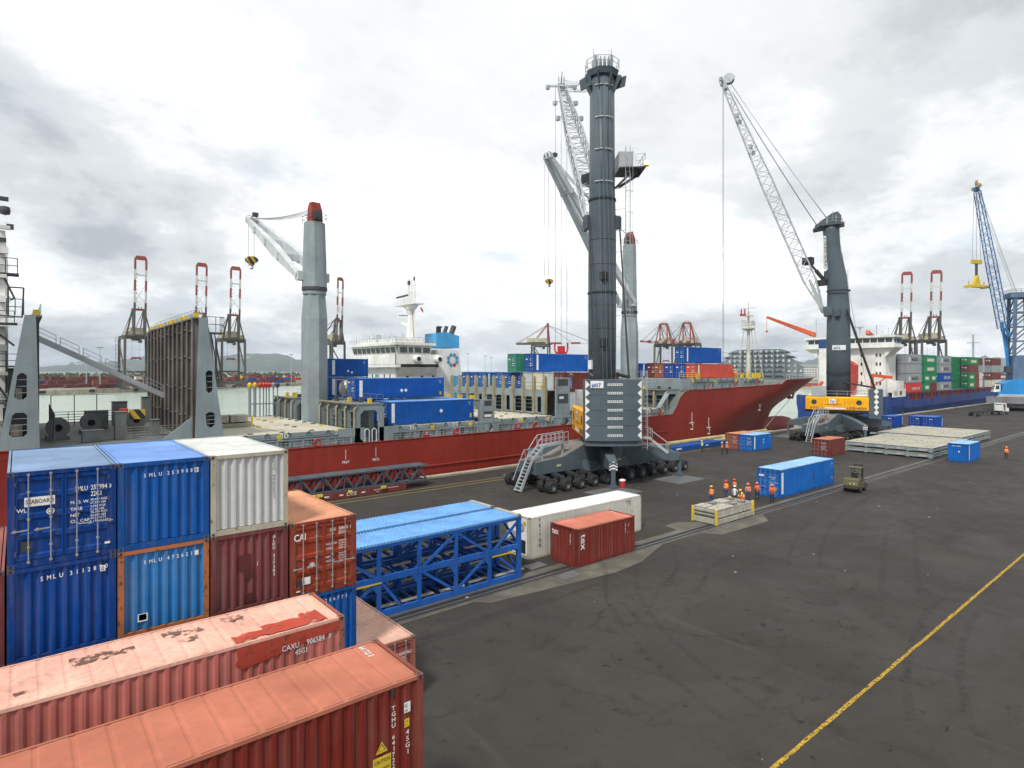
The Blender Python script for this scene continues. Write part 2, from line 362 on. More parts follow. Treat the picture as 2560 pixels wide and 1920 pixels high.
# tyre marks and tar seams worn into the asphalt
M_tmark = bpy.data.materials.new('tyre_rubber_marks'); tn_, tl_ = nodes(M_tmark); tb_ = tn_['Principled BSDF']; tb_.inputs['Base Color'].default_value = (.012,.011,.0105,1); tb_.inputs['Roughness'].default_value = .7
tcx = N(tn_,'ShaderNodeTexCoord'); nzx = N(tn_,'ShaderNodeTexNoise',Scale=3.0,Detail=8.0,Roughness=.75); tl_.new(tcx.outputs['Object'],nzx.inputs['Vector']); rzx = ramp(tn_,[(.44,0.0),(.72,.34)]); tl_.new(nzx.outputs['Fac'],rzx.inputs['Fac']); tl_.new(rzx.outputs['Color'],tb_.inputs['Alpha'])
tm = MB(); tr_ = random.Random(5); zt_ = .0046
def strip(pts, w):
    global zt_
    zt_ += .00012; vs = []
    for i, p in enumerate(pts):
        a, b_ = V(pts[max(0,i-1)]), V(pts[min(len(pts)-1,i+1)]); t = (b_-a).normalized(); n_ = V((-t.y,t.x))*w/2; vs += [(p[0]-n_.x,p[1]-n_.y,zt_),(p[0]+n_.x,p[1]+n_.y,zt_)]
    tm.add(vs, [(2*i,2*i+1,2*i+3,2*i+2) for i in range(len(pts)-1)])
for k in range(20):
    x, y, a, cv = tr_.uniform(18,85), tr_.uniform(6,25), tr_.uniform(-.5,.5)+(0 if k % 3 else 1.2), tr_.uniform(-.05,.05); P1, P2 = [], []
    for i in range(int(tr_.uniform(10,26))):
        P1.append((x,y)); P2.append((x-math.sin(a)*1.9,y+math.cos(a)*1.9)); x += math.cos(a)*1.2; y += math.sin(a)*1.2; a += cv
        if not 4 < y < 26: break
    if len(P1) > 3: strip(P1,.34); strip(P2,.34)
for k in range(9):
    x, y, a = tr_.uniform(15,70), tr_.uniform(5,25), tr_.uniform(-.3,.3)+(1.5 if k % 2 else 0); P1 = []
    for i in range(40):
        P1.append((x,y)); x += math.cos(a)*.6; y += math.sin(a)*.6; a += tr_.uniform(-.16,.16)
        if not 3 < y < 26.5: break
    if len(P1) > 3: strip(P1,.05)
tag(tm.build('tyre_marks', M_tmark), kind='structure')
# steel plates and litter on the apron
M_plate = paint('checker_plate', (.16,.165,.17), .5, metal=.4, dirt=.4)
mb = MB()
for x, y, a, b_ in ((26.8,30.1,1.5,.9),(27.2,27.3,1.6,.9),(45.6,29.6,1.4,.8),(46.2,27.5,1.5,.8)): mb.cbox((x,y,.018),(a,b_,.02),rz=.03)
tag(mb.build('cover_plates', M_plate), 'dull steel cover plates let into the concrete beside the crane rail', 'cover plate')
M_lit = plain('paper_litter', (.3,.3,.28), .8)
mb = MB()
for _ in range(80):
    x = rnd.uniform(20,150); y = rnd.uniform(8,60)
    if math.hypot(x, y) < 34: continue
    s = rnd.uniform(.05,.16); a = rnd.uniform(0,3); c, d = math.cos(a)*s, math.sin(a)*s; z = .01+rnd.uniform(0,.01)
    mb.add([(x-c,y-d,z),(x+d*.6,y-c*.6,z+.03),(x+c,y+d,z),(x-d*.6,y+c*.6,z+.015)], [(0,1,2,3)])
tag(mb.build('litter', M_lit), kind='stuff')
# far shore
shore = [(-1500,-20),(-500,320),(32,496),(114,534),(200,601),(300,650),(400,560),(452,400),(500,250),(560,180),(640,165),(2600,165)]
mb = MB(); top = [(x,y,-.3) for x,y in shore] + [(2600,9000,-.3),(-3500,9000,-.3),(-3500,-20,-.3)]
mb.add(top, [tuple(range(len(top)))]); tag(mb.build('far_shore_land', M_land), kind='structure')
mb = MB()
for (x0,y0),(x1,y1) in zip(shore, shore[1:]):
    L = math.hypot(x1-x0,y1-y0); k = max(1,int(L/14)); nx, ny = (y1-y0)/L, -(x1-x0)/L
    for i in range(k):
        a, b_ = i/k, (i+.985)/k
        p = V((x0+(x1-x0)*a, y0+(y1-y0)*a, 0)); q = V((x0+(x1-x0)*b_, y0+(y1-y0)*b_, 0)); n = V((nx,ny,0))
        mb.prism([p+n*1.0+V((0,0,-4)), p+n*1.0+V((0,0,.15)), p-n*3+V((0,0,.15)), p-n*3+V((0,0,-4))], q-p, 0)
        if i % 2 == 0: mb.cbox(tuple(p.lerp(q,.5)+n*1.3+V((0,0,-1.0))), (3.2,.9,1.7), 1, math.atan2(y1-y0,x1-x0))
tag(mb.build('far_quay_kerb', [M_cap, M_black]), kind='structure')
# hills: two ridges
def world(px, py, d):
    a = (px-1280)/1500; return V(((.7717*a+.636)*d, (-.636*a+.7717)*d, HC-(py-925)/1500*d))
def ridge(name, prof, d, depth, seed):
    r = random.Random(seed); mb = MB(); n = 150; cols = 9
    ph = [(r.uniform(0,6), r.uniform(.02,.3), r.uniform(.5,1)) for _ in range(14)]
    def top(px):
        for (x0,y0),(x1,y1) in zip(prof, prof[1:]):
            if x0 <= px <= x1: t = (px-x0)/(x1-x0); t = t*t*(3-2*t); return y0+(y1-y0)*t
        return prof[-1][1]
    vs = []
    for i in range(n+1):
        px = prof[0][0] + (prof[-1][0]-prof[0][0])*i/n
        p = world(px, top(px), d); hgt = max(2, p.z + 3 + sum(math.sin(px*f*.6+q)*g for q,f,g in ph)*d*.0004)
        dirv = V((p.x, p.y, 0)).normalized()
        for j in range(cols):
            t = j/(cols-1); off = (t-.5)*2
            zz = -4 + hgt*(1-abs(off)**1.3) + (0 if j in (0,cols-1) else sum(math.sin(px*f*1.3+q*3+j*g*4)*g for q,f,g in ph)*d*.0006*(1-abs(off)))
            b_ = V((p.x,p.y,0)) + dirv*off*depth; vs.append((b_.x, b_.y, zz))
    fs = [(i*cols+j, (i+1)*cols+j, (i+1)*cols+j+1, i*cols+j+1) for i in range(n) for j in range(cols-1)]
    mb.add(vs, fs); return tag(mb.build(name, M_hill, smooth=True), kind='structure')
ridge('hills', [(-700,900),(-300,905),(90,917),(250,904),(300,901),(420,886),(520,893),(600,884),(700,885),(760,903),(860,922),(950,926)], 5200, 900, 3)
ridge('hills', [(1500,926),(1750,922),(1900,914),(1965,908),(2060,897),(2200,905),(2350,900),(2480,893),(2650,890),(3200,900)], 6200, 900, 5)
# harbour air: even pale haze round everything
mb = MB(); mb.box((-6500,-1000,-6),(11500,9500,165))
M_haze = bpy.data.materials.new('haze'); M_haze.use_nodes = True; hn, hl = M_haze.node_tree.nodes, M_haze.node_tree.links
hn.remove(hn['Principled BSDF']); pv = N(hn, 'ShaderNodeVolumePrincipled'); pv.inputs['Color'].default_value = (.74,.86,1.0,1); pv.inputs['Density'].default_value = .00009; pv.inputs['Anisotropy'].default_value = .1
hl.new(pv.outputs[0], hn['Material Output'].inputs['Volume'])
tag(mb.build('haze', M_haze), kind='stuff')
# ------------------------------------------------------------------ shipping containers
def corr(mb, o, u, n, L, z0, z1, pitch=.278, dep=.036, mi=0):
    """trapezoid corrugation from o along u, outward normal n"""
    o, u, n = V(o), V(u), V(n); k = max(2, round(L/pitch)); p = L/k; pts = []
    for i in range(k): pts += [(i*p, 0), (i*p+p*.26, 0), (i*p+p*.5, -dep), (i*p+p*.76, -dep)]
    pts.append((L, 0)); vs = []
    for a, b in pts: q = o + u*a + n*b; vs += [(q.x,q.y,z0),(q.x,q.y,z1)]
    return mb.add(vs, [(2*i,2*i+2,2*i+3,2*i+1) for i in range(len(pts)-1)], mi)
_CM = {}
PW = .16
def cont_meshes(L, W, H, roofpitch, smooth_side):
    k = (L, W, H, roofpitch, smooth_side)
    if k in _CM: return _CM[k]
    b = MB(); z0, z1 = .17, H-.075
    pit = .25 if smooth_side else (.278 if L < 8 else .285); dp = .012 if smooth_side else .036
    corr(b, (PW,.012,0), (1,0,0), (0,-1,0), L-2*PW, z0, z1, pit, dp)
    corr(b, (L-PW,W-.012,0), (-1,0,0), (0,1,0), L-2*PW, z0, z1, pit, dp)
    corr(b, (L-.03,PW,0), (0,1,0), (1,0,0), W-2*PW, z0+.02, z1-.02, .25, .06 if not smooth_side else .01)
    # roof: transverse ribs
    x0, x1 = .12, L-.12; RD = .022 if roofpitch < .5 else .016; kk = round((x1-x0)/roofpitch); p = (x1-x0)/kk; vs = []; pts = []
    for i in range(kk):
        e = min(.05, p*.24); pts += [(x0+i*p, -RD), (x0+i*p+e, 0), (x0+(i+1)*p-2*e, 0), (x0+(i+1)*p-e, -RD)]
    pts.append((x1, -RD))
    for x, z in pts: vs += [(x,.09,H-.012+z),(x,W-.09,H-.012+z)]
    b.add(vs, [(2*i,2*i+2,2*i+3,2*i+1) for i in range(len(pts)-1)], 1)
    b.box((.05,.05,.13),(L-.05,W-.05,.165),0)
    f = MB()
    for x in (0, L-PW):
        for y in (0, W-PW): f.box((x,y,.118),(x+PW,y+PW,H-.118),0)
    for y in (.004, W-.064):
        f.box((PW,y,.0),(L-PW,y+.06,.165),0); f.box((PW,y,H-.095),(L-PW,y+.06,H-.006),1)
        for xx in (L*.36, L*.6): f.box((xx,y-.003,.02),(xx+.34,y+.063,.13),2)
    for x in (.004, L-.104):
        f.box((x,PW,0),(x+.1,W-PW,.17),0); f.box((x,PW,H-.12),(x+.1,W-PW,H-.006),0)
    for x in (-.004, L-.174):
        for y in (-.004, W-.158):
            for z in (0, H-.118):
                f.box((x,y,z),(x+.178,y+.162,z+.118),3)
                xo = -.0055 if x < 1 else L+.0055; yo = -.0055 if y < 1 else W+.0055
                f.disc((xo,y+.08,z+.059),.034,(0,1,0),(0,0,1.4),8,2); f.disc((x+.089,yo,z+.059),.034,(1,0,0),(0,0,1.4),8,2)
                if z > 1: f.disc((x+.089,y+.08,H+.001),.034,(1.6,0,0),(0,1,0),8,2)
    d = MB()   # one leaf of the doors, spans y 0..w at x = .02
    w = (W-2*PW)/2-.012; zb, zt = .19, H-.14
    hs = [0,.06,.30,.36,.64,.70,.97,1.0]
    pr = [(0,0),(.055,0),(.075,.035),(.235,.035),(.255,0),(.31,0),(.33,.035),(.475,.035),(.495,0),(.55,0),(.57,.035),(.72,.035),(.74,0),(.79,0),(.81,.035),(.935,.035),(.95,0),(1,0)]
    vs = []
    for t, dp in pr: vs += [(.02+dp,0,zb+(zt-zb)*t),(.02+dp,w,zb+(zt-zb)*t)]
    d.add(vs, [(2*i,2*i+2,2*i+3,2*i+1) for i in range(len(pr)-1)], 0)
    d.box((.012,0,zb),(.06,.05,zt),0); d.box((.012,w-.05,zb),(.06,w,zt),0)
    for i in range(4): d.box((-.012,w-.035,zb+.2+i*(zt-zb-.4)/3-.06),(.02,w+.02,zb+.2+i*(zt-zb-.4)/3+.06),1)
    r = MB()
    r.tube((-.035,0,.1),(-.035,0,H-.05),.017,n=6)
    for z in (.14, .55, H*.5, H-.55, H-.09): r.box((-.046,-.034,z-.025),(.015,.034,z+.025))
    r.beam((-.05,0,1.02),(-.05,.36,1.0),.02,.035); r.box((-.056,.27,.965),(.012,.32,1.035))
    _CM[k] = (b.mesh('body'), f.mesh('frame'), d.mesh('door'), r.mesh('lock_rod'), w, b.m, f.m, d.m)
    for me, mm in ((_CM[k][0], b.m), (_CM[k][1], f.m), (_CM[k][2], d.m)): me.polygons.foreach_set('material_index', mm)
    return _CM[k]
_MC = {}
def with_mats(me, mats):
    key = (me.name,) + tuple(m.name for m in mats)
    if key not in _MC:
        c = me.copy(); ix = [0]*len(c.polygons); c.polygons.foreach_get('material_index', ix); c.materials.clear()
        for m in mats: c.materials.append(m)
        c.polygons.foreach_set('material_index', ix)
        _MC[key] = c
    return _MC[key]
PAL = {}
def pal(name, side, roof=None, frame=None, rust=.15, rough=.42, post=None, dirt=.16, fade_sheen=.45, var=.12):
    """side, roof (sun-faded, sky sheen painted in) and frame paint of one container colour"""
    if name in PAL: return PAL[name]
    roof = roof or tuple(c + (.42-c)*fade_sheen*.6 + .03 for c in side); frame = frame or tuple(c*.8 for c in side)  # roof tone mixes sun fading with sky reflection put into the colour
    s = paint(name+'_side', side, rough, rust=rust, dirt=dirt, var=var, bump=.25)
    r = paint(name+'_roof', roof, .6, rust=rust*1.1, dirt=dirt*.8, var=.2, bump=.3, scale=1.1)
    f = paint(name+'_frame', frame, .55, rust=min(1, rust*2+.25), dirt=dirt)
    g = paint(name+'_casting', tuple(c*.6+.05 for c in frame), .7, rust=.8, dirt=.3)
    PAL[name] = (s, r, f, g); return PAL[name]
LAB_N = [0]
def face(L, W, H, f):
    e = .006
    return {'A': (V((-.02,W,0)), V((0,-1,0)), V((0,0,1))), 'B': (V((L-.02,0,0)), V((0,1,0)), V((0,0,1))), 'S': (V((0,-e+.006,0)), V((1,0,0)), V((0,0,1))),
            'N': (V((L,W+e,0)), V((-1,0,0)), V((0,0,1))), 'T': (V((0,0,H)), V((1,0,0)), V((0,1,0)))}[f]
def container(label, loc, p, L=6.06, H=2.59, W=2.44, rz=0, roofpitch=.21, doors=True, marks=(), group=None, smooth=False, cat='container', name='shipping_container', rodm=None, blank=True, signs=()):
    root = thing(name, label, cat, loc, rz, group); s, r, f, g = p
    bm, fm, dm, rm, w, *_ = cont_meshes(L, W, H, roofpitch, smooth)
    place('body', with_mats(bm, [s, r]), root)
    place('frame', with_mats(fm, [f, r, M_dark, g]), root)
    if doors:
        for i in (0, 1):
            d = place('door', with_mats(dm, [s, g]), root)
            if i == 0: d.location = (0, W-PW-w-.004, 0)
            else: d.location = (0, PW+w+.004, 0); d.scale = (1,-1,1)
            for q in (.27, .73):
                k = place('lock_rod', with_mats(rm, [rodm or M_rod]), d); k.location = (0, w*q, 0)
    else:
        corr_end(root, L, W, H, s)
    if marks or signs:
        t = MB(); mats = [M_letter, M_dlet, M_blet, M_yel]
        for mk in marks:
            fc, kind, txt, u, v, size = mk[:6]; mi = mk[6] if len(mk) > 6 else 0; sx = mk[7] if len(mk) > 7 else 1
            o, R_, U_ = face(L, W, H, fc); nrm = R_.cross(U_)
            if kind == 'v': t.vtext(txt, o+R_*u+U_*v+nrm*.004, R_, U_, size, mi, 1.28, sx)
            elif kind == 'r':  # written sideways, reading along u of a rotated frame
                t.text(txt, o+R_*u+U_*v+nrm*.004, -U_, R_, size, mi, 'L', sx)
            elif kind == 'box':
                a = o+R_*u+U_*v+nrm*.003; t.quad(a, a+R_*size[0], a+R_*size[0]+U_*size[1], a+U_*size[1], mi)
            elif kind == 'dia':
                a = o+R_*u+U_*v+nrm*.0035; t.quad(a-R_*size, a-U_*size, a+R_*size, a+U_*size, mi)
            elif kind == 'tri':
                a = o+R_*u+U_*v+nrm*(.0035+.002*(size < .12)+.002*(size < .09)); t.add([a-R_*size, a+R_*size, a+U_*size*1.75], [(0,1,2)], mi)
            elif kind == 'f':  # fitted to a width
                t.text(txt, o+R_*u+U_*v+nrm*(.004 if mi != 1 else .007), R_, U_, size, mi, 'L', sx/(text_mesh(txt)[2]*size))
            elif kind == 'ring':
                a = o+R_*u+U_*v+nrm*.0035; t.disc(a, size, R_, U_, 20, 0); t.disc(a+nrm*.002, size*.72, R_, U_, 20, 1); t.disc(a+nrm*.004, size*.5, R_, U_, 12, 0)
            else: t.text(txt, o+R_*u+U_*v+nrm*(.004 if mi != 1 else .007), R_, U_, size, mi, 'L', sx)
        t.build('lettering', mats, root)
    return root
_CE = {}
def corr_end(root, L, W, H, s):
    k = (L, W, H)
    if k not in _CE:
        b = MB(); corr(b, (.03,W-PW,0), (0,-1,0), (-1,0,0), W-2*PW, .19, H-.095, .25, .045); _CE[k] = b.mesh('end_wall')
    place('end_wall', with_mats(_CE[k], [s]), root)

P_BLUE = pal('blue_container', (.003,.078,.31), (.15,.27,.56), rust=.2)
P_BLUED = pal('deep_blue_container', (.002,.046,.23), (.17,.25,.38), rust=.14)
P_BLUEF = pal('faded_blue_container', (.015,.13,.38), (.2,.34,.6), frame=(.035,.06,.12), rust=.34, dirt=.3)
P_BLUEO = pal('patched_blue_container', (.022,.145,.37), (.2,.34,.6), frame=(.36,.12,.045), rust=.34, dirt=.28, var=.25)
P_BLUEN = pal('fresh_blue_container', (.003,.076,.335), (.15,.30,.62), rust=.0, dirt=.04)
P_ROY = pal('royal_blue_container', (.002,.05,.30), (.05,.13,.40), rust=.02, dirt=.08)
P_QBLUE = pal('bright_blue_container', (.004,.112,.42), (.24,.42,.66), rust=.04, dirt=.1)
P_WHITE = pal('white_container', (.44,.475,.47), (.55,.56,.54), frame=(.36,.35,.28), rust=.24, dirt=.2)
P_REEF = pal('reefer_white_container', (.55,.54,.48), (.70,.69,.64), frame=(.45,.42,.34), rust=.12, dirt=.16)
P_MAR = pal('maroon_container', (.14,.028,.022), (.42,.15,.10), rust=.2, dirt=.25)
P_MARD = pal('dark_maroon_container', (.155,.04,.042), (.3,.1,.08), rust=.22, dirt=.3)
P_TEX = pal('oxide_red_container', (.16,.024,.018), (.46,.15,.10), rust=.18, dirt=.2)
P_CAI = pal('orange_red_container', (.29,.044,.018), (.60,.27,.15), rust=.3, dirt=.3)
P_PINK = pal('faded_pink_container', (.50,.145,.12), (.72,.39,.30), frame=(.3,.1,.06), rust=.30, dirt=.3, var=.2)
P_PINK2 = pal('pale_pink_container', (.33,.075,.062), (.62,.37,.28), frame=(.3,.12,.08), rust=.28, dirt=.26)
P_TGHU = pal('red_oxide_highcube', (.16,.022,.014), (.40,.135,.082), frame=(.19,.05,.035), rust=.18, dirt=.15, var=.12)
P_BRN = pal('brown_container', (.26,.075,.045), (.5,.21,.12), rust=.15, dirt=.2)
P_ORED = pal('coral_red_container', (.50,.075,.05), (.55,.14,.1), rust=.02, dirt=.06)
P_GRN = pal('green_container', (.01,.20,.075), (.06,.3,.13), rust=.05)
P_TEAL = pal('teal_green_container', (.03,.22,.15), (.08,.3,.2), rust=.08)
P_GREY = pal('grey_container', (.27,.29,.30), (.4,.42,.43), rust=.06)
P_RED = pal('bright_red_container', (.52,.035,.04), (.5,.1,.09), rust=.04)
P_CREAM = pal('cream_container', (.60,.56,.45), (.65,.62,.55), rust=.06)

# --- the nearest stack. Column c spans x from XC[c]; door plane y = 20.85
Y0 = 20.85; TH = 2.6
XC = [-.22, 2.26, 4.75, 7.26, 9.77]
def near(c, tier, label, p, doors, marks=(), **kw):
    x, z = XC[c], (tier-1)*TH + .01
    # doors towards the camera: local x runs to +y; else the closed end faces the camera
    if doors: return container(label, (x+2.44, Y0, z), p, rz=rad(90), marks=marks, **kw)
    return container(label, (x, Y0+6.06, z), p, rz=rad(-90), marks=marks, **kw)
data = lambda u, v: [('A','t','M. G. W.',u,v,.085),('A','t','30,480 KGS',u+.46,v+.04,.06),('A','t','67,200 LBS',u+.46,v-.05,.06),('A','t','TARE',u,v-.19,.085),('A','t','2,330 KGS',u+.46,v-.15,.06),('A','t','5,130 LBS',u+.46,v-.24,.06),
      ('A','t','NET',u,v-.36,.085),('A','t','28,150 KGS',u+.46,v-.32,.06),('A','t','62,060 LBS',u+.46,v-.41,.06),('A','t','CU. CAP.',u,v-.53,.085),('A','t','33.2 CU.M.',u+.46,v-.49,.06),('A','t','1,170 CU.FT.',u+.46,v-.58,.06)]
near(0, 4, 'dark blue container with silver-barred doors and a white nameplate, topmost of the near stack', P_BLUED, True,
  [('A','box','',.36,1.64,(.66,.25),0),('A','f','SEABOARD',.385,1.715,.115,1,.61),('A','f','SMLU',1.47,1.93,.135,0,.29),('A','f','257994',1.83,1.93,.14,0,.39),('A','f','3',2.26,1.94,.11,0,.06),('A','f','22G1',1.83,1.75,.14,0,.25)]
  + data(1.36,1.58) + [('A','ring','',.92,1.46,.09),('A','box','',.29,.42,(.24,.28),1),('A','box','',2.16,.33,(.13,.06),0),('A','t','WL',.2,1.5,.1)], rodm=M_rod)
near(0, 3, 'deep blue container numbered 3112850, under the silver-barred doors of the near stack', P_BLUED, False,
  [('B','t',ch,.70+i*.137+(.1 if i > 3 else 0),2.16+(.006*i),.125,0,.8) for i,ch in enumerate('SMLU3112850')] + [('B','box','',2.06,2.14,(.12,.17),0),('B','t','0',2.08,2.16,.125,1,.8)])
near(1, 4, 'blue container numbered SMLU 253908 with rusty base, top row between blue doors and white box', P_BLUE, False,
  [('B','t',ch,.66+i*.128+(.1 if i > 3 else 0),2.12+(.004*i),.115,0,.8) for i,ch in enumerate('SMLU253908')] + [('B','box','',2.03,2.13,(.11,.15),0),('B','t','8',2.05,2.15,.115,1,.7)])
near(1, 3, 'peeling light blue container with orange corner posts and scraped numbers', P_BLUEO, False,
  [('B','t',ch,.66+i*.128+(.1 if i > 3 else 0),2.12+(.004*i),.115,0,.8) for i,ch in enumerate('SMLU472621')] + [('B','box','',2.03,2.13,(.11,.15),0),('B','box','',.5,.42,(.26,.24),0),('B','box','',.53,.46,(.2,.18),1)])
near(2, 4, 'grey-white container with dark upright numbers, ending the top row beside the orange-red CAI container', P_WHITE, False, [('B','v','FCIU 4062021',1.97,2.30,.092,1)])
near(2, 3, 'dull maroon container with darker repaint patch under the grey-white container', P_MARD, False, [('B','v','GLDU 317383',1.97,2.24,.1,0),('B','box','',2.12,2.02,(.004,.2),0),('B','t','J',1.42,1.45,.1)])
near(3, 3, 'orange-red container with white CAI doors beside the maroon one', P_CAI, True,
  [('A','f','CAI',.12,1.98,.25,0,.42),('A','f','CAIU',1.40,2.14,.11,0,.24),('A','f','208670',1.74,2.14,.115,0,.36),('A','f','2',2.17,2.15,.1,0,.05),('A','f','22G1',1.74,1.99,.115,0,.21)] +
  [('A','f',s,1.26,v,.065,0,.08*len(s)**.75) for s, v in (('MAX.GROSS',1.66),('TARE',1.5),('NET',1.2),('CU.CAP.',1.05))] + [('A','f',s,1.74,v,.055,0,.30) for s, v in (('30,480 KG',1.72),('67,200 LB',1.63),('2,220 KG',1.54),('4,895 LB',1.45),('28,260 KG',1.26),('62,305 LB',1.17),('33.2 CU.M',1.08),('1,172 CU.FT',.99))] +
  [('A','ring','',.76,1.06,.09),('A','box','',.42,.42,(.28,.25),0),('A','box','',.22,.40,(.18,.22),1),('A','box','',.2,.2,(.14,.05),0)])
near(3, 2, 'blue container with white digits 256773, below the CAI doors', P_BLUE, False, [('B','t',ch,.55+i*.152+(.1 if i > 3 else 0),2.2,.125,0,.8) for i,ch in enumerate('SMLU256773')])
near(3, 1, 'blue container at the base of the stack, beneath the one numbered 256773', P_BLUE, False)
near(4, 1, 'faded pink ribbed-roof container on the ground, its doors lettered CAXU', P_PINK2, True,
  [('A','t','CAXU',1.3,2.0,.13,0,.85),('A','t','634256',1.74,2.0,.13,0,.8),('A','t','2',2.2,2.0,.12,0,.6),('A','t','22G1',1.74,1.83,.12,0,.8),('A','t','MAX.GROSS',1.24,1.5,.075),('A','t','30,480 KG',1.76,1.5,.062),('A','t','TARE',1.24,1.3,.075),('A','t','2,200 KG',1.76,1.3,.062)])
# the containers that carry the top rows
for c, p, nm in ((0,P_MAR,'maroon'),(1,P_BLUE,'blue'),(2,P_BRN,'brown')):
    for t in (1, 2): near(c, t, '%s container %s the near stack, hidden behind the pink roofs' % (nm, 'at the base of' if t == 1 else 'second from the ground in'), p, False, group='carrying containers of the near stack')
container('dark maroon container at the left edge of the picture beside the deep blue one', (XC[0]-2.49, Y0+6.06, 2*TH+.01), P_MARD, rz=rad(-90), doors=False)
for t in (1,2): container('maroon container %s the column at the left edge' % ('at the base of' if t == 1 else 'second in'), (XC[0]-2.49, Y0+6.06, (t-1)*TH+.01), P_MAR, rz=rad(-90), doors=False, group='carrying containers of the near stack')
# --- long high cubes in front, two high, right ends aligned
HH = 2.9
container('long faded pink container with dark repaired roof patches, behind the orange-roofed one', (7.53-12.19, 17.0, HH+.02), P_PINK, L=12.19, H=HH, roofpitch=.5, doors=False,
  marks=[('S','t','CAXU',10.35,2.36,.16,0,.8),('S','t','906584',11.05,2.36,.16,0,.8),('S','t','0',11.7,2.36,.15,0,.7),('S','t','45G1',10.72,2.16,.15,0,.8),('S','box','',11.1,1.72,(.2,.2),0),('S','box','',11.12,1.32,(.16,.14),3),('S','t','CAXU 906584',10.3,1.2,.08),('T','r','906584 0',11.5,2.2,.16,0,.8)])
container('maroon container carrying the long faded pink container', (7.53-12.19, 17.0, .01), P_MAR, L=12.19, H=HH, doors=False)
container('long red container with orange-red roof and caution sticker, nearest in the picture', (7.57-12.19, 12.55, HH+.02), P_TGHU, L=12.19, H=HH, roofpitch=.6, doors=False,
  marks=[('S','v','TGHU 641722',11.38,2.30,.105,0,1.05),('S','box','',11.32,.72,(.12,.15),0),('S','t','0',11.345,.74,.11,1,.8),('S','v','45G1',11.75,1.60,.12,0,1.05),('S','box','',11.66,2.12,(.17,.25),0),('S','t','IC',11.675,2.25,.08,1,.8),('S','t','UIC',11.675,2.15,.05,1,.8),('S','box','',11.67,1.78,(.13,.2),3),('S','t','2.9 M',11.68,1.9,.035,1,.8),('S','t','9.6 FT',11.68,1.82,.03,1,.8),
         ('S','tri','',11.08,1.43,.15,3),('S','tri','',11.08,1.47,.1,1),('S','tri','',11.08,1.48,.075,3),('S','box','',10.86,.95,(.46,.4),3),('S','f','CAUTION',10.89,1.2,.09,1,.4),('S','f','2.9 M HIGH',10.89,1.04,.06,1,.38),('T','r','641722 0',11.55,2.25,.16,0,.8),('S','box','',11.31,2.62,(.09,.2),1)])
container('red container carrying the nearest red container', (7.57-12.19, 12.55, .01), P_TGHU, L=12.19, H=HH, doors=False)
# roof repairs on the pink container: weathered patches of other paint
M_patch = paint('patch_primer', (.15,.09,.07), .8, rust=.3, dirt=.3); M_patr = paint('patch_red', (.42,.062,.038), .55, rust=.1, dirt=.15)
def ragged(m, sc, e0, e1):
    n_, l_ = m.node_tree.nodes, m.node_tree.links; t = N(n_,'ShaderNodeTexCoord'); q = N(n_,'ShaderNodeTexNoise',Scale=sc,Detail=9.0,Roughness=.7); l_.new(t.outputs['Object'],q.inputs['Vector']); r_ = ramp(n_,[(e0,0.0),(e1,1.0)]); l_.new(q.outputs['Fac'],r_.inputs['Fac']); l_.new(r_.outputs['Color'],n_['Principled BSDF'].inputs['Alpha'])
ragged(M_patch, 4.5, .47, .56); ragged(M_patr, 3.0, .33, .46)
def patch(parent_name_root, name, rects, mats, z):
    mb = MB()
    for (x0,x1,y0,y1,mi) in rects:
        n = 7; vs = []
        for i in range(n): vs.append((x0+(x1-x0)*i/(n-1)+rnd.uniform(-.06,.06), y0+rnd.uniform(-.07,.07), z))
        for i in range(n): vs.append((x1-(x1-x0)*i/(n-1)+rnd.uniform(-.06,.06), y1+rnd.uniform(-.07,.07), z))
        mb.add([(a,b_,c+.0015*len(mb.f)) for a,b_,c in vs], [tuple(range(2*n))], mi)
    return mb.build_parts(name, mats, parent_name_root)
pk = [o for o in C.objects if o.get('label','').startswith('long faded pink')][0]
patch(pk, 'roof_repair', [(5.7,6.5,1.25,1.8,0),(6.5,7.0,1.4,1.75,0),(7.75,8.2,1.6,2.1,0),(8.25,8.7,1.6,1.85,0),(8.0,8.5,1.1,1.35,0),(3.2,3.5,1.7,1.9,0),(4.6,4.8,.5,.7,0),(9.3,9.8,1.7,2.1,0),(9.2,10.1,.1,.55,1),(10.05,11.2,.1,.75,1),(11.15,11.7,.1,.95,1),(1.1,1.32,.7,1.45,0)], [M_patch, M_patr], HH+.004)
mb = MB(); mb.add([(9.15,-.0005,2.80),(9.2,-.0005,2.5),(9.12,-.0005,2.36),(9.3,-.0005,2.2),(9.6,-.0005,2.24),(10.2,-.0005,2.3),(10.9,-.0005,2.45),(11.5,-.0005,2.5),(12.02,-.0005,2.55),(12.02,-.0005,2.80)], [tuple(range(9,-1,-1))]); mb.build('side_repaint', M_patr, pk)
gl = [o for o in C.objects if o.get('label','').startswith('dull maroon')][0]
mb = MB()
for a, b_, c_, d_ in ((.85,1.3,1.25,1.85),(1.0,1.05,1.3,1.295),(1.05,.25,1.32,.55)): mb.quad((6.043,a,b_),(6.043,c_,b_),(6.043,c_,d_),(6.043,a,d_))
mb.build_parts('end_repaint', paint('repaint_maroon', (.075,.02,.018), .5, dirt=.1), gl)

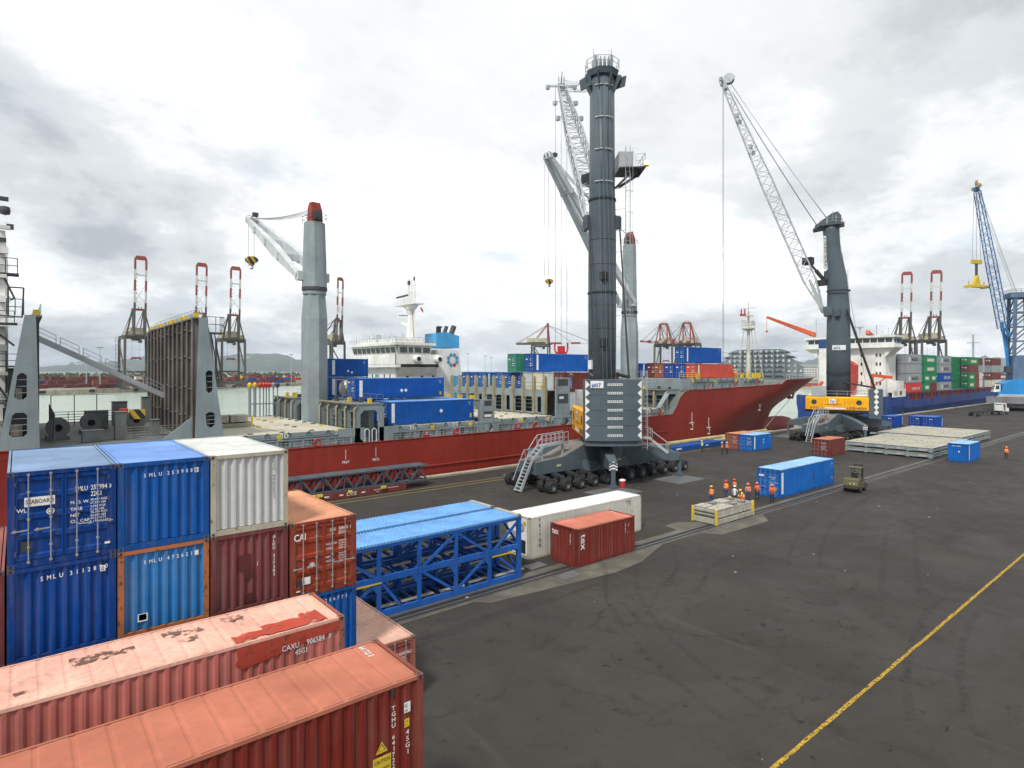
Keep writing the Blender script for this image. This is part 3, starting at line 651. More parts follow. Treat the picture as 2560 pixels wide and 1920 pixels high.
# --- containers standing on the quay
IDX = lambda n, u=.45, v=2.0: [('A','t',n,u+.9,v,.12,0,.8),('A','t','22G1',u+1.2,v-.18,.11,0,.8)] + [('A','t',s,u+.9,v-.5-.16*i,.07) for i,s in enumerate(('MAX.GROSS 30,480 KG','TARE 2,230 KG','NET 28,250 KG','CU.CAP. 33.2 CU.M'))]
container('white refrigerated container lettered TRITON behind the tex container', (27.3, 31.25, .01), P_REEF, L=12.19, H=HH, smooth=True, roofpitch=1.2, doors=False, name='reefer_container', cat='reefer container',
  marks=[('S','v','TRITON',.98,2.45,.27,1,.95),('S','t','TRIU 880417',10.2,2.55,.12,1,.8),('S','t','45R1',10.6,2.36,.11,1,.8),('S','tri','',11.0,1.75,.1,3),('S','tri','',11.0,1.45,.1,3),('S','t','V',11.5,1.9,.14,1)])
rf = [o for o in C.objects if o.get('label','').startswith('white refrigerated')][0]
mb = MB(); mb.box((-.035,.2,.2),(.02,2.24,2.75),0); mb.box((-.06,.35,.35),(-.03,2.1,1.25),1); mb.box((-.055,.9,1.35),(-.03,2.1,1.75),2)
for i in range(5): mb.box((-.075,.4,.42+i*.16),(-.055,2.05,.48+i*.16),3)
mb.lathe([(.3,-.05),(.3,-.09),(.08,-.09)], (0,.75,2.15), 16, 2, 'x'); mb.box((-.07,.3,2.35),(-.035,.6,2.6),4)
mb.build('cooling_unit', [M_white, M_dark, M_galv, M_black, M_yel], rf)
container('red container lettered tex in front of the white reefer', (28.5, 27.95, .01), P_TEX, doors=False, marks=[('A','t','tex',.2,1.92,.42,0,.8),('S','r','tex',.5,2.15,.52,0,1.1),('A','r','TEXU 282517',1.92,2.2,.09),('S','r','TEXU 282517',5.0,2.2,.09),('S','r','22G1',5.35,2.15,.09),('S','dia','',5.36,1.5,.05,3),('T','r','TEXU',5.6,1.9,.14)])
container('long bright blue container on the crane rails by the group of workers', (60.1, 29.95, .01), P_QBLUE, L=13.0, H=HH, roofpitch=.6,
  marks=[('S','box','',.45,.35,(.42,2.2),0),('S','t','2210',12.2,2.3,.14),('S','t','L5G1',12.3,2.0,.1),('S','box','',7.6,1.1,(.4,.9),2),('S','box','',12.3,.6,(.22,.24),3),('A','box','',.28,2.05,(.5,.2),0)] + IDX('SMLU 782214')+[('A','box','',1.6,.75,(.55,.22),3)])
container('bright blue container with white side strip, paired with the brown one', (91.5, 49.95, .01), P_QBLUE, marks=[('S','box','',.38,.3,(.38,2.0),0),('S','dia','',3.4,1.65,.16,0),('S','dia','',3.4,1.2,.16,0),('S','t','22G1',5.3,2.0,.14)]+IDX('SMLU 381220'))
container('orange-brown container paired with the bright blue one near the ship bow', (91.6, 52.5, .01), P_BRN, marks=IDX('CAIU 240311'))
container('maroon container with white-lettered doors, beside the two crouching workers and stacked hatch covers', (94.4, 39.5, .01), P_MAR, marks=IDX('MLCU 402218')+[('S','dia','',3.5,1.75,.2,2)])
container('bright blue container in front of the stacked pontoon covers', (104.0, 24.5, .01), P_QBLUE, doors=False, marks=[('A','t','SMLU 380551',.5,2.15,.16,0,.9),('A','dia','',1.35,1.45,.14,0),('S','box','',.35,.3,(.3,2.0),0)])
for y, nm in ((43.4,'nearer'),(46.0,'farther')):
    container('deep blue container with louvred doors, %s of the pair on open quay' % nm, (158.0, y, .01), P_ROY, marks=[('A','box','',1.45,2.0,(.6,.12),0)]+([('S','box','',5.3,.3,(.35,2.0),0)] if y < 44 else []))
container('deep blue container alone behind the outrigger of the yellow-housed crane', (154.0, 50.2, .01), P_ROY, marks=[('A','box','',1.3,2.0,(.6,.12),0),('S','box','',5.4,.3,(.35,2.0),0)])
# ------------------------------------------------------------------ the red container ship
YN, YF = 64.0, 94.0; YC = (YN+YF)/2; HB = (YF-YN)/2
M_hull = paint('hull_red', (.235,.027,.017), .5, rust=.12, dirt=.28, scale=.22, var=.16, dirtcol=(.11,.018,.013), bump=.25)
hn_, hl2 = M_hull.node_tree.nodes, M_hull.node_tree.links; hb_ = hn_['Principled BSDF']; base_ = hb_.inputs['Base Color'].links[0].from_socket
tcq = N(hn_,'ShaderNodeTexCoord'); sx_ = N(hn_,'ShaderNodeSeparateXYZ'); cx_ = N(hn_,'ShaderNodeCombineXYZ'); hl2.new(tcq.outputs['Object'],sx_.inputs[0]); hl2.new(sx_.outputs['X'],cx_.inputs[0]); hl2.new(sx_.outputs['Z'],cx_.inputs[1])
bk = N(hn_,'ShaderNodeTexBrick',Scale=1.0); bk.inputs['Brick Width'].default_value = 7.5; bk.inputs['Row Height'].default_value = 1.9; bk.inputs['Mortar Size'].default_value = .035; bk.inputs['Mortar Smooth'].default_value = .4; hl2.new(cx_.outputs[0],bk.inputs['Vector'])
mpr = N(hn_,'ShaderNodeMapping'); mpr.inputs['Scale'].default_value = (1.6,1.6,.12); hl2.new(tcq.outputs['Object'],mpr.inputs['Vector']); nr_ = N(hn_,'ShaderNodeTexNoise',Scale=1.0,Detail=7.0,Roughness=.7); hl2.new(mpr.outputs[0],nr_.inputs['Vector']); rr_ = ramp(hn_,[(.60,0.0),(.72,.5)]); hl2.new(nr_.outputs['Fac'],rr_.inputs['Fac'])
m1 = N(hn_,'ShaderNodeMixRGB'); m1.inputs['Color2'].default_value = (.13,.03,.016,1); hl2.new(rr_.outputs['Color'],m1.inputs['Fac']); hl2.new(base_,m1.inputs['Color1'])
rb_ = ramp(hn_,[(0,0.0),(1,.35)]); hl2.new(bk.outputs['Fac'],rb_.inputs['Fac']); m2 = N(hn_,'ShaderNodeMixRGB'); m2.inputs['Color2'].default_value = (.10,.012,.008,1); hl2.new(rb_.outputs['Color'],m2.inputs['Fac']); hl2.new(m1.outputs['Color'],m2.inputs['Color1']); hl2.new(m2.outputs['Color'],hb_.inputs['Base Color'])
M_hulll = paint('hull_antifouling', (.27,.05,.042), .6, rust=.2, dirt=.4, scale=.25)
M_deck = paint('deck_grey_green', (.12,.14,.13), .75, rust=.35, dirt=.4, scale=.5)
M_rib = paint('rusty_brown_steel', (.175,.16,.145), .75, rust=.4, dirt=.5, scale=.5, var=.3, dirtcol=(.09,.07,.055))
M_dkst = plain('dark_steel', (.05,.055,.058), .7)  # dark fittings; on the ribbed walls it paints the shaded recesses
M_wship = paint('superstructure_white', (.70,.70,.66), .5, rust=.06, dirt=.14, scale=.4)
ship = thing('container_ship', 'long red-hulled cargo ship with two grey deck cranes moored along the quay', 'ship', (60, YC, -3))
def lerp_tab(t, x):
    if x <= t[0][0]: return t[0][1]
    for (a, b), (c, d) in zip(t, t[1:]):
        if x <= c: return b+(d-b)*(x-a)/(c-a)
    return t[-1][1]
STEM = [(-3,150),(.65,152.2),(2.2,153.2),(4,156.5),(6.1,162.0),(9,167.5),(11.6,171.5)]
ZTOP = [(-30,6.5),(13,6.5),(15.5,4.75),(60,4.85),(89.6,5.25),(91,6.7),(92,8.2),(93.3,9.1),(94.6,9.35),(129.6,10.05),(131.6,10.95),(172,11.6)]
def stem(z): return lerp_tab(STEM, z)
def zstem(x): return lerp_tab([(b, a) for a, b in STEM], x) if x > 150 else -3
def halfb(x, z):
    Le = lerp_tab([(-3,58),(5,50),(11,38)], z); p = lerp_tab([(-3,1.45),(5,1.7),(11,2.3)], z)
    t = max(0, min(1, (stem(z)-x)/Le)); return HB*(1-(1-t)**p)
xs = [-24,-10,0,6,13,14,15.5,25,40,55,70,85,89.6,90.3,91,91.5,92,92.6,93.3,94,94.6] + [96+i*3 for i in range(12)] + [129.6,130.3,131,131.6] + [134+i*2 for i in range(9)] + [151+i*1.0 for i in range(21)]
nl = 10; vs = []; mb = MB()
for x in xs:
    zb, zt = zstem(x), lerp_tab(ZTOP, x)
    for sgn in (-1, 1):
        for k in range(nl+1):
            z = zb + (zt-zb)*k/nl; vs.append((x, YC+sgn*max(halfb(x,z), .04), z))
fs = []; w2 = 2*(nl+1)
for i in range(len(xs)-1):
    for k in range(nl):
        a = i*w2+k; fs.append((a, a+w2, a+w2+1, a+1)); b_ = a+nl+1; fs.append((b_, b_+1, b_+w2+1, b_+w2))
mb.add(vs, fs, 0)
mb.add([vs[k] for k in range(w2)], [tuple(list(range(nl+1))+list(range(w2-1,nl,-1)))], 0)
# top lip
for i in range(len(xs)-1):
    for o in (nl, w2-1): mb.tube(vs[i*w2+o], vs[(i+1)*w2+o], .07, n=6, mi=0, caps=False)
hull = mb.build('hull', [M_hull], ship, True, smooth=True)
mb = MB()
mb.lathe([(2.2,140),(2.55,150),(2.6,156),(2.45,160),(2.0,162.8),(1.2,164.4),(.02,165)], (0,YC,-1.7), 24, 0, 'x'); mb.build('bulbous_bow', M_hulll, ship, True, smooth=True)
mb = MB()
for a, b_, z in ((19,33,1.35),(37,60,1.25),(66,88,2.3)): mb.tube((a,YN-.02,z),(b_,YN-.02,z+.05),.12,n=8)
mb.build('rubbing_strake', M_hull, ship, True)
# deck plating
mb = MB()
for i in range(len(xs)-1):
    x0, x1 = xs[i], xs[i+1]; z0, z1 = lerp_tab(ZTOP,x0)-.03, lerp_tab(ZTOP,x1)-.03
    a, b_ = max(.05,halfb(x0,z0)-.02), max(.05,halfb(x1,z1)-.02)
    mb.quad((x0,YC-a,z0),(x1,YC-b_,z1),(x1,YC+b_,z1),(x0,YC+a,z0))
mb.build('deck', M_deck, ship, True)
# draught and frame marks
mb = MB()
R_, U_ = (1,0,0), (0,0,1)
for x, z, t in ((28.5,2.6,'FR67'),(32.2,2.55,'FR72')):
    mb.text(t,(x,YN-.01,z+.05),R_,U_,.3,0,'C'); mb.box((x-.03,YN-.012,z+.5),(x+.03,YN-.006,z+1.6))
for x, z in ((95.5,3.4),(101,2.2),(121,5.8)):
    mb.box((x-.05,YC-halfb(x,z)-.05,z-.2),(x+.05,YC-halfb(x,z)-.01,z+2)); mb.box((x-.7,YC-halfb(x,z)-.06,z),(x+.7,YC-halfb(x,z)-.01,z+.14)); mb.box((x-.4,YC-halfb(x,z)-.06,z-1.2),(x+.4,YC-halfb(x,z)-.01,z-1.0)); mb.text('T',(x-.1,YC-halfb(x,z)-.06,z-.9),R_,U_,.7)
xb = 146; t = V((154,YC-halfb(154,8.3),8.3))-V((xb,YC-halfb(xb,8.3),8.3)); t.normalize()
nb = MB(); mb.text('BELTRANO',(144.2,YC-halfb(144.2,8.1)-.35,8.0),t,(0,-.35,1),.95,0)
mb.build('hull_marks', M_letter, ship, True)
# anchor and mooring line eye
mb = MB(); ax, ay, az = 158.5, YC-halfb(158.5,6.4)-.5, 6.2
mb.tube((ax,ay+1.2,az+.9),(ax+.3,ay-.1,az-.2),.28); mb.beam((ax-1.1,ay-.1,az-.4),(ax+1.5,ay-.1,az-.4),.5,.6); mb.beam((ax-1.0,ay-.1,az-.4),(ax-1.3,ay-.3,az+1.0),.5,.3); mb.beam((ax+1.4,ay-.1,az-.4),(ax+1.7,ay-.3,az+1.0),.5,.3)
mb.build('anchor', M_hull, ship, True)
# side coaming, walkway bulwark with openings, hatch covers
def bays(x0, x1, zt, zd, ny=64.95, fy=None, nums=(), split=None, seam=3):
    fy = fy or YF-.9; mb = MB()
    mb.box((x0,ny,zd),(x1,ny+.12,zt-.42),0); mb.box((x0,fy-.12,zd),(x1,fy,zt-.42),0)
    mb.box((x0,ny+.12,zd),(x0+.12,fy-.12,zt-.42),0); mb.box((x1-.12,ny+.12,zd),(x1,fy-.12,zt-.42),0)
    k = int((x1-x0)/1.25)
    for i in range(k+1): x = x0+.1+(x1-x0-.2)*i/k; mb.box((x-.04,ny-.16,zd),(x+.04,ny,zt-.5),0)
    mb.box((x0,ny-.2,zt-.6),(x1,ny,zt-.5),0)
    for i in range(max(1,int((x1-x0)/3))):
        x = x0+1.5+i*3; mb.box((x-.35,ny-.012,zd+.12),(x+.35,ny,zd+.85),1)
    mb.build('hatch_coaming', [M_sgrey, M_dkst], ship, True)
    h = MB(); cuts = [x0] + (split or []) + [x1]
    for a, b_ in zip(cuts, cuts[1:]):
        n = seam; W_ = (fy-ny)/n
        for j in range(n):
            h.box((a+.04,ny-.1+j*W_+.03,zt-.42),(b_-.04,ny-.1+(j+1)*W_-.03,zt-.03),0)
            h.box((a+.07,ny-.07+j*W_+.03,zt-.03),(b_-.07,ny-.13+(j+1)*W_-.03,zt),1)
    L = x1-x0
    for i in range(int(L/3)+1):
        for j in range(10):
            x, y = x0+.9+i*(L-1.8)/max(1,int(L/3)), ny+.5+j*2.75
            q = rnd.random()
            if q < .5: h.cbox((x+rnd.uniform(-.1,.1),y,zt+.07),(.5,.22,.14),2)
            elif q < .66: h.cbox((x,y,zt+.08),(.42,.34,.16),3)
    for x in (x0+.5, x1-.9, (x0+x1)/2-.5):
        h.cbox((x,ny-.13,zt-.5),(.55,.1,.62),4); h.cbox((x,ny-.19,zt-.5),(.16,.06,.36),3)
    for i in range(int(L/2.2)):
        x = x0+1.2+i*2.2; h.lathe([(.3,-.0),(.3,-.06),(.22,-.06)],(x,ny-.1,zt-.22),8,5,'y')
    o = h.build('hatch_cover', [M_sgrey, M_cream, M_rib, M_yel, M_yel, M_sgreyd], ship, True)
    if nums:
        t = MB()
        for x, s in nums: t.text(s,(x,ny-.15,zt-.55),(1,0,0),(0,0,1),.56,0,'C',1.3)
        t.build('bay_number', M_letter, o, True)
DK = 4.78
bays(14.6,29.3,6.4,DK,nums=((21.9,'30'),(28.0,'29')),split=[21.9])
bays(34.6,47.2,6.35,DK,nums=((43.8,'25'),(37.5,'26')),split=[40.9])
bays(50.2,61.2,6.4,DK,nums=((50.9,'23'),(54.9,'22'),(60.0,'21')),split=[55.8])
bays(65.2,77.9,6.6,DK)
bays(79.2,88.6,6.35,5.1,nums=((84,'16'),))
bays(97,113.4,11.5,9.5,ny=65.2); bays(115.5,128,11.3,9.8,ny=67.5,fy=YF-4.5)
mb = MB()   # openings of the side walkway: stanchions, rounded top rails
def bulwark(x0, x1, z, y=64.12, h=.95, gap=3.0, mb=mb):
    k = max(1, round((x1-x0)/gap))
    for i in range(k+1):
        x = x0+(x1-x0)*i/k; mb.box((x-.14,y,z),(x+.14,y+.1,z+h),0)
    mb.box((x0,y-.02,z+h-.1),(x1,y+.12,z+h),0)
    for j in (.33,.62): mb.tube((x0,y+.05,z+h*j),(x1,y+.05,z+h*j),.022,n=5,mi=1)
    for i in range(k*3): mb.tube((x0+(x1-x0)*i/(k*3),y+.05,z),(x0+(x1-x0)*i/(k*3),y+.05,z+h),.02,n=5,mi=1)
for a, b_ in ((15.5,29.2),(34.4,47),(50.4,61),(65,88.5)): bulwark(a, b_, lerp_tab(ZTOP,a)+.02)
bulwark(95,129,9.5,y=64.35,gap=4)
mb.build('side_railing', [M_sgrey, M_galv], ship, True)
for x, z in ((25.2,5.25),(43.5,5.3),(57,5.3),(86,5.7),(101,10.2),(110.5,10.3),(119,10.4)):
    mb = MB(); pts = [(x+.36*math.cos(i*math.pi/6), YC-halfb(x,z)+.0, z+.36*math.sin(i*math.pi/6)) for i in range(13)]
    mb.path(pts, .1, 6); mb.build('lifebuoy', M_red, ship, True)
for x in (39.3, 54.2, 83.5): mb = MB(); mb.cbox((x,64.55,5.2),(.75,.4,.85)); mb.disc((x,64.34,5.3),.2,(1,0,0),(0,0,1),10,1); mb.build('hose_box', [M_red, M_letter], ship, True)
# lashing bridges
def yrow(y0, y1, st, skip=None):
    r = []; y = y0
    while y <= y1+.01:
        if not skip or not (skip[0] < y < skip[1]): r.append(y)
        y += st
    return r
def arch_plate(mb, x0, x1, y, t, z0, z1, wl, wt, mi=0, z2=None):
    """plate in the xz plane with one big opening and chamfered corners"""
    z2 = z2 if z2 is not None else z0+.02; c = .45
    mb.box((x0,y,z0),(x0+wl,y+t,z1-wt),mi); mb.box((x1-wl,y,z0),(x1,y+t,z1-wt),mi); mb.prism([(x0,y,z1-wt),(x1,y,z1-wt),(x1,y,z1-.35),(x1-.35,y,z1),(x0+.35,y,z1),(x0,y,z1-.35)],(0,t,0),mi)
    for xa, s in ((x0+wl,1),(x1-wl,-1)): mb.prism([(xa,y,z1-wt),(xa+s*c,y,z1-wt),(xa,y,z1-wt-c)],(0,t,0),mi); mb.prism([(xa,y,z2),(xa+s*c,y,z2),(xa,y,z2+c)],(0,t,0),mi)
def lash_open(x0, x1, z0, zt, ys, st):
    f = MB(); e = MB(); top = MB()
    for i, y in enumerate(ys):
        arch_plate(f, x0, x1, y, .14, z0, zt-.25, .72, .62)
        e.box((x0-.05,y-.13,z0+.9),(x0-.002,y+.27,zt-.7)); e.beam((x0-.03,y+.07,zt-.72),(x0+.36,y+.07,zt-.28),.4,.06)
        if i < len(ys)-1 and ys[i+1]-y < st*1.5:
            yn = ys[i+1]; f.box((x1-.1,y+.14,z0),(x1-.02,yn,z0+1.3)); f.box((x0+.5,y+.14,zt-1.1),(x0+.6,yn,zt-.3)); f.tube((x0+.5,y+.14,z0+1.7),(x0+.5,yn,z0+1.7),.03,n=5); f.tube((x0+.5,y+.14,z0+2.5),(x0+.5,yn,z0+2.5),.03,n=5)
            if i % 3 == 1: f.box((x1-.6,y+.14,z0),(x1-.5,yn,zt-.5))
    runs = []
    for y in ys:
        if runs and y - runs[-1][1] < st*1.5: runs[-1][1] = y
        else: runs.append([y, y])
    for a, b_ in runs:
        top.box((x0+.02,a-.05,zt-.25),(x1-.02,b_+.2,zt-.12),0); top.box((x0-.03,a-.05,zt-.12),(x0+.12,b_+.2,zt+.0),1)
        y = a+.8
        while y < b_-.3:
            top.cbox(((x0+x1)/2+rnd.uniform(-.6,.6),y,zt+.15),(rnd.uniform(.35,.6),rnd.uniform(.3,.5),rnd.uniform(.45,.8)),2 if rnd.random() < .5 else 3); y += st
        top.rail([(x1-.1,a,zt-.12),(x1-.1,b_,zt-.12)],1.0,.025,1.6,0)
    br = f.build('lashing_bridge', [M_sgrey], ship, True); e.build('worn_edge', M_edge, br, True); top.build('lashing_platform', [M_sgreyd, M_edge, M_yel, M_dkst], br, True)
    return br
br = lash_open(29.7,33.4,DK,9.35,yrow(64.3,92.4,2.55,(76.9,82.2)),2.55)
mb = MB(); mb.box((27.9,64.3,DK),(31.0,64.5,6.5)); mb.box((32.8,64.3,DK),(35.3,64.5,6.45)); mb.build_parts('bridge_foot', M_sgrey, br, True)
mb = MB()
for x in (31.2, 32.1): mb.path([(x+.28*math.cos(math.pi*i/6),64.2,6.0+.35*math.sin(math.pi*i/6)) for i in range(7)],.05,5); mb.box((x-.3,64.16,DK),(x-.24,64.24,6.0)); mb.box((x+.24,64.16,DK),(x+.3,64.24,6.0))
mb.build('boarding_stanchion', M_letter, ship, True)
lash_open(47.7,49.9,DK,9.2,yrow(67.0,92.2,2.55),2.55)
mb = MB(); mb.box((47.7,64.3,6.3),(49.9,64.5,9.2)); arch_plate(mb,46.7,50.9,64.26,.22,DK,6.3,1.25,.3); mb.box((48.1,64.28,6.75),(49.5,64.3,7.6),1); mb.box((48.2,64.27,6.85),(49.4,64.285,7.2),2); mb.box((48.2,64.28,8.35),(49.4,64.3,9.05),1)
mb.build('bridge_tower', [M_sgrey, M_dkst, M_letter], ship, True)
def lash_wall(x0, x1, z0, zw, zp, ys, postw=.42):
    f = MB(); PP = []; t = MB()
    for i, y in enumerate(ys):
        p = MB(); PP.append(p); p.box((x0-.3,y-postw/2,z0),(x0+.18,y+postw/2,zp),0); p.cbox((x0-.06,y,zp+.12),(.3,.3,.3),0); p.box((x0-.33,y-.06,z0+.4),(x0-.302,y+.06,zp-.2),1)
        if i == len(ys)-1: break
        yn = ys[i+1]
        if yn - y > 4: continue
        a, b_ = y+postw/2, yn-postw/2
        f.box((x0,a,zw-1.05),(x0+.12,b_,zw)); f.box((x0,a,z0),(x0+.12,b_,z0+.25))
        if i % 3 == 0: f.box((x0,a,z0+.25),(x0+.12,a+.75,zw-1.05)); f.box((x0,b_-.45,z0+.25),(x0+.12,b_,zw-1.05))
        else:
            for s, q in ((1,a),(-1,b_)): f.prism([(x0,q,zw-1.05),(x0,q+s*.5,zw-1.05),(x0,q,zw-1.55)],(.12,0,0)); f.box((x0,min(q,q+s*.18),z0+.25),(x0+.12,max(q,q+s*.18),zw-1.05))
            for z in (.9,1.5,2.1): f.tube((x0+.06,a,z0+z),(x0+.06,b_,z0+z),.025,n=5)
            f.box((x0+.7,a+.3,z0),(x0+.9,a+.55,zw-.9))
        f.box((x1-.12,a,z0),(x1,b_,zw-.05),1)
        t.tube((x0+.05,a,zw+1.1),(x0+.05,b_,zw+1.1),.03,n=5); t.tube((x0+.05,a,zw+.55),(x0+.05,b_,zw+.55),.03,n=5)
        if i % 2: t.cbox((x0+.7,(a+b_)/2,zw+.18),(.5,.8,.28),1)
        elif rnd.random() < .6: t.cbox((x0+.5,(a+b_)/2,zw+.35),(.28,.26,.65),1)
    f.box((x0+.12,ys[0],zw-.15),(x1-.12,ys[-1],zw-.02))
    br = f.build('lashing_bridge', [M_sgrey, M_dkst], ship, True); [p.build('cell_post', [M_edge, M_sgreyd], br, True) for p in PP]; t.build('lashing_platform', [M_sgreyd, M_yel], br, True); return br
br = lash_wall(61.7,64.6,6.45,10.1,12.0,yrow(66.9,92.3,2.53))
mb = MB(); mb.box((61.4,64.3,6.3),(64.3,64.5,12.0)); mb.box((61.75,64.28,8.2),(63.9,64.3,9.6),1); mb.box((62.1,64.27,8.85),(63.0,64.285,9.2),2); mb.box((61.8,64.28,10.8),(63.9,64.3,11.8),1); arch_plate(mb,60.6,65.6,64.26,.22,DK,6.3,1.5,.3)
mb.build('bridge_tower', [M_sgrey, M_dkst, M_letter], br, True)
lash_open(89.3,93.2,5.3,9.7,yrow(65.2,92.3,2.55,(76.4,82.0)),2.55)
mb = MB(); mb.beam((86.8,65.0,6.4),(89.4,65.0,8.9),.9,.2); mb.box((93.4,64.8,9.4),(96.4,65.1,11.6)); mb.box((113.6,64.8,9.6),(115.3,65.1,11.5)); mb.box((104.8,64.75,9.6),(105.4,65.1,11.3)); mb.build_parts('bridge_foot', M_sgrey, ship, True)
mb = MB(); mb.rail([(93.6,65.3,11.55),(100,65.3,11.55)],1.1,.04,1.4,0,2); mb.rail([(113.6,65.4,11.5),(128,67.6,11.5)],1.1,.04,1.6,0,2)
for x, y in ((114.5,66.8),(119,67.4),(123,68.3),(126.5,69),(100,65.6),(130.5,70.5),(133,71),(117,72),(121,74)): mb.cbox((x,y,11.9),(.5,.5,.95),0)
mb.build('yellow_railing', M_yel, ship, True)
mb = MB(); mb.rail([(131.6,YC-halfb(131.6,11),10.98),(140,YC-halfb(140,11),11.1),(150,YC-halfb(150,11.2),11.25),(160,YC-halfb(160,11.4),11.4),(168,YC-halfb(168,11.5),11.5),(171,YC,11.6),(168,YC+halfb(168,11.5),11.5),(160,YC+halfb(160,11.4),11.4)],1.1,.035,1.8,0,2); mb.build('bow_railing', M_letter, ship, True)
for x, y in ((146,74),(150,78),(154,80),(143,82)):
    mb = MB(); mb.lathe([(.5,-1),(.9,-1),(.9,-.8),(.45,-.8),(.45,.8),(.9,.8),(.9,1),(.5,1)],(x,y,12.2),12,0,'y'); mb.box((x-.8,y-1.1,11.2),(x+.8,y+1.1,11.6)); mb.build('windlass', M_dkst, ship, True)
# deck cranes
M_crane = paint('deck_crane_grey', (.245,.29,.30), .5, rust=.07, dirt=.16, scale=.5)
M_jib = paint('deck_crane_jib', (.50,.53,.54), .5, rust=.05, dirt=.12, scale=.5)
M_crred = paint('crane_head_red', (.30,.055,.04), .5, rust=.2, dirt=.2)
def ngon(cx, cy, z, r, n=8, rot=0, sx=1, sy=1): return [(cx+r*sx*math.cos(rot+2*math.pi*i/n), cy+r*sy*math.sin(rot+2*math.pi*i/n), z) for i in range(n)]
def loft(mb, rings, mi=0, cap=True):
    n = len(rings[0]); vs = [p for r in rings for p in r]; fs = []
    for k in range(len(rings)-1): fs += [(k*n+i, k*n+(i+1)%n, (k+1)*n+(i+1)%n, (k+1)*n+i) for i in range(n)]
    if cap: fs += [tuple(range(n-1,-1,-1)), tuple(range((len(rings)-1)*n, len(rings)*n))]
    return mb.add(vs, fs, mi)
def deck_crane(cx, cy, z0, zr, zt, tip, hookz):
    t = V(tip); d = V((t.x-cx, t.y-cy, 0)).normalized(); sd_ = V((-d.y, d.x, 0)); rot = math.atan2(d.y, d.x)
    p = MB(); q = math.pi/8+rad(20)
    loft(p, [ngon(cx,cy,z0,1.78,8,q), ngon(cx,cy,zr-4.2,1.78,8,q), ngon(cx,cy,zr-1.0,1.5,8,q), ngon(cx,cy,zr-.35,1.5,8,q)])
    p.lathe([(1.45,zr-.95),(1.55,zr-.9),(1.55,zr-.5),(1.45,zr-.45)],(cx,cy,0),24)
    ped = p.build('crane_pedestal', M_crane, ship, True)
    r = MB(); r.lathe([(1.45,zr-.36),(1.66,zr-.34),(1.66,zr+.08),(1.45,zr+.1)],(cx,cy,0),24); r.build('slewing_ring', M_dkst, ped, True)
    h = MB(); q2 = rot+math.pi/8
    loft(h, [ngon(cx,cy,zr+.1,1.62,8,q2,1,1), ngon(cx,cy,zt-1.5,1.42,8,q2), ngon(cx,cy,zt,1.38,8,q2)])
    hs = h.build('crane_tower', M_crane, ship, True)
    k = MB(); c = V((cx,cy,zt))
    for s in (-.62, .62): k.prism([c+sd_*s-d*.9, c+sd_*s+d*.6, c+sd_*s+d*.5+V((0,0,2.0)), c+sd_*s-d*.1+V((0,0,2.7)), c+sd_*s-d*.8+V((0,0,1.6))], sd_*.14*(1 if s>0 else -1))
    k.beam(c+V((0,0,1.0))-sd_*.6-d*.35, c+V((0,0,1.0))+sd_*.6-d*.35, .9, 2.0); k.beam(c+V((0,0,2.2))-sd_*.6-d*.3, c+V((0,0,2.2))+sd_*.6-d*.3, .5, 1.0); k.build('crane_head', M_crred, hs, True)
    k = MB(); k.rail([tuple(c+d*a*1.5+sd_*b_*1.5) for a, b_ in ((-1,-.7),(-1,.7),(1,.7),(1,-.7),(-1,-.7))],1.0,.03,1.2); k.lathe([(.5,-.6),(.5,.6)],tuple(c+d*.9+V((0,0,.8))),10); k.cbox(tuple(c-d*.9+V((0,0,.9))),(.9,.9,1.2)); k.build('sheave_gear', M_dkst, hs, True)
    # twin-beam jib
    f = V((cx,cy,zr+1.6)) + d*.7; j = MB(); j.beam(f-sd_*2.2, f+sd_*2.2, 1.1, 1.2)
    for s in (-1, 1):
        a, b_ = f+sd_*s*1.9, t+sd_*s*.62; m = a.lerp(b_, .4)
        j.beam(a, m, .8, .7, w2=1.0, h2=1.6); j.beam(m, b_, 1.0, 1.6, w2=.55, h2=.8)
    for q in (.3, .55, .78):
        a = f.lerp(t, q); wd = 1.9+(0.62-1.9)*q; j.beam(a-sd_*(wd+.7), a+sd_*(wd+.7), .5, .9)
    j.beam(t-sd_*1.0, t+sd_*1.0, .7, .7); jb = j.build('crane_jib', M_jib, hs, True)
    s_ = MB()
    for o in (-.4, .4): s_.lathe([(.55,-.12),(.6,0),(.55,.12)], tuple(t+sd_*o+V((0,0,.25))), 14, 0, 'y')
    s_.cbox(tuple(t-d*1.6+V((0,0,.7))),(.8,.8,.6)); s_.build('jib_sheave', M_dkst, jb, True)
    w_ = MB(); hd = c+V((0,0,2.4))
    for i in range(5):
        a, b_ = hd+sd_*(i-2)*.35-V((0,0,.35*i)), t+sd_*(i-2)*.25+V((0,0,.5)); pts = [a.lerp(b_, q/6)-V((0,0,.55*math.sin(math.pi*q/6))) for q in range(7)]; w_.path(pts, .035, 4)
    hk = t+d*.35
    for o in (-.9, .9): w_.tube(hk+sd_*o*.5, V((hk.x,hk.y,hookz))+sd_*o*.55, .03, n=4)
    w_.build('hoist_wire', M_wire, hs, True)
    return V((hk.x, hk.y, hookz))
M_hook = bpy.data.materials.new('hazard_stripes'); hn, hl = nodes(M_hook); hb = hn['Principled BSDF']; t_ = N(hn,'ShaderNodeTexCoord'); mpp = N(hn,'ShaderNodeMapping'); mpp.inputs['Rotation'].default_value = (0,rad(35),rad(35)); hl.new(t_.outputs['Object'],mpp.inputs['Vector'])
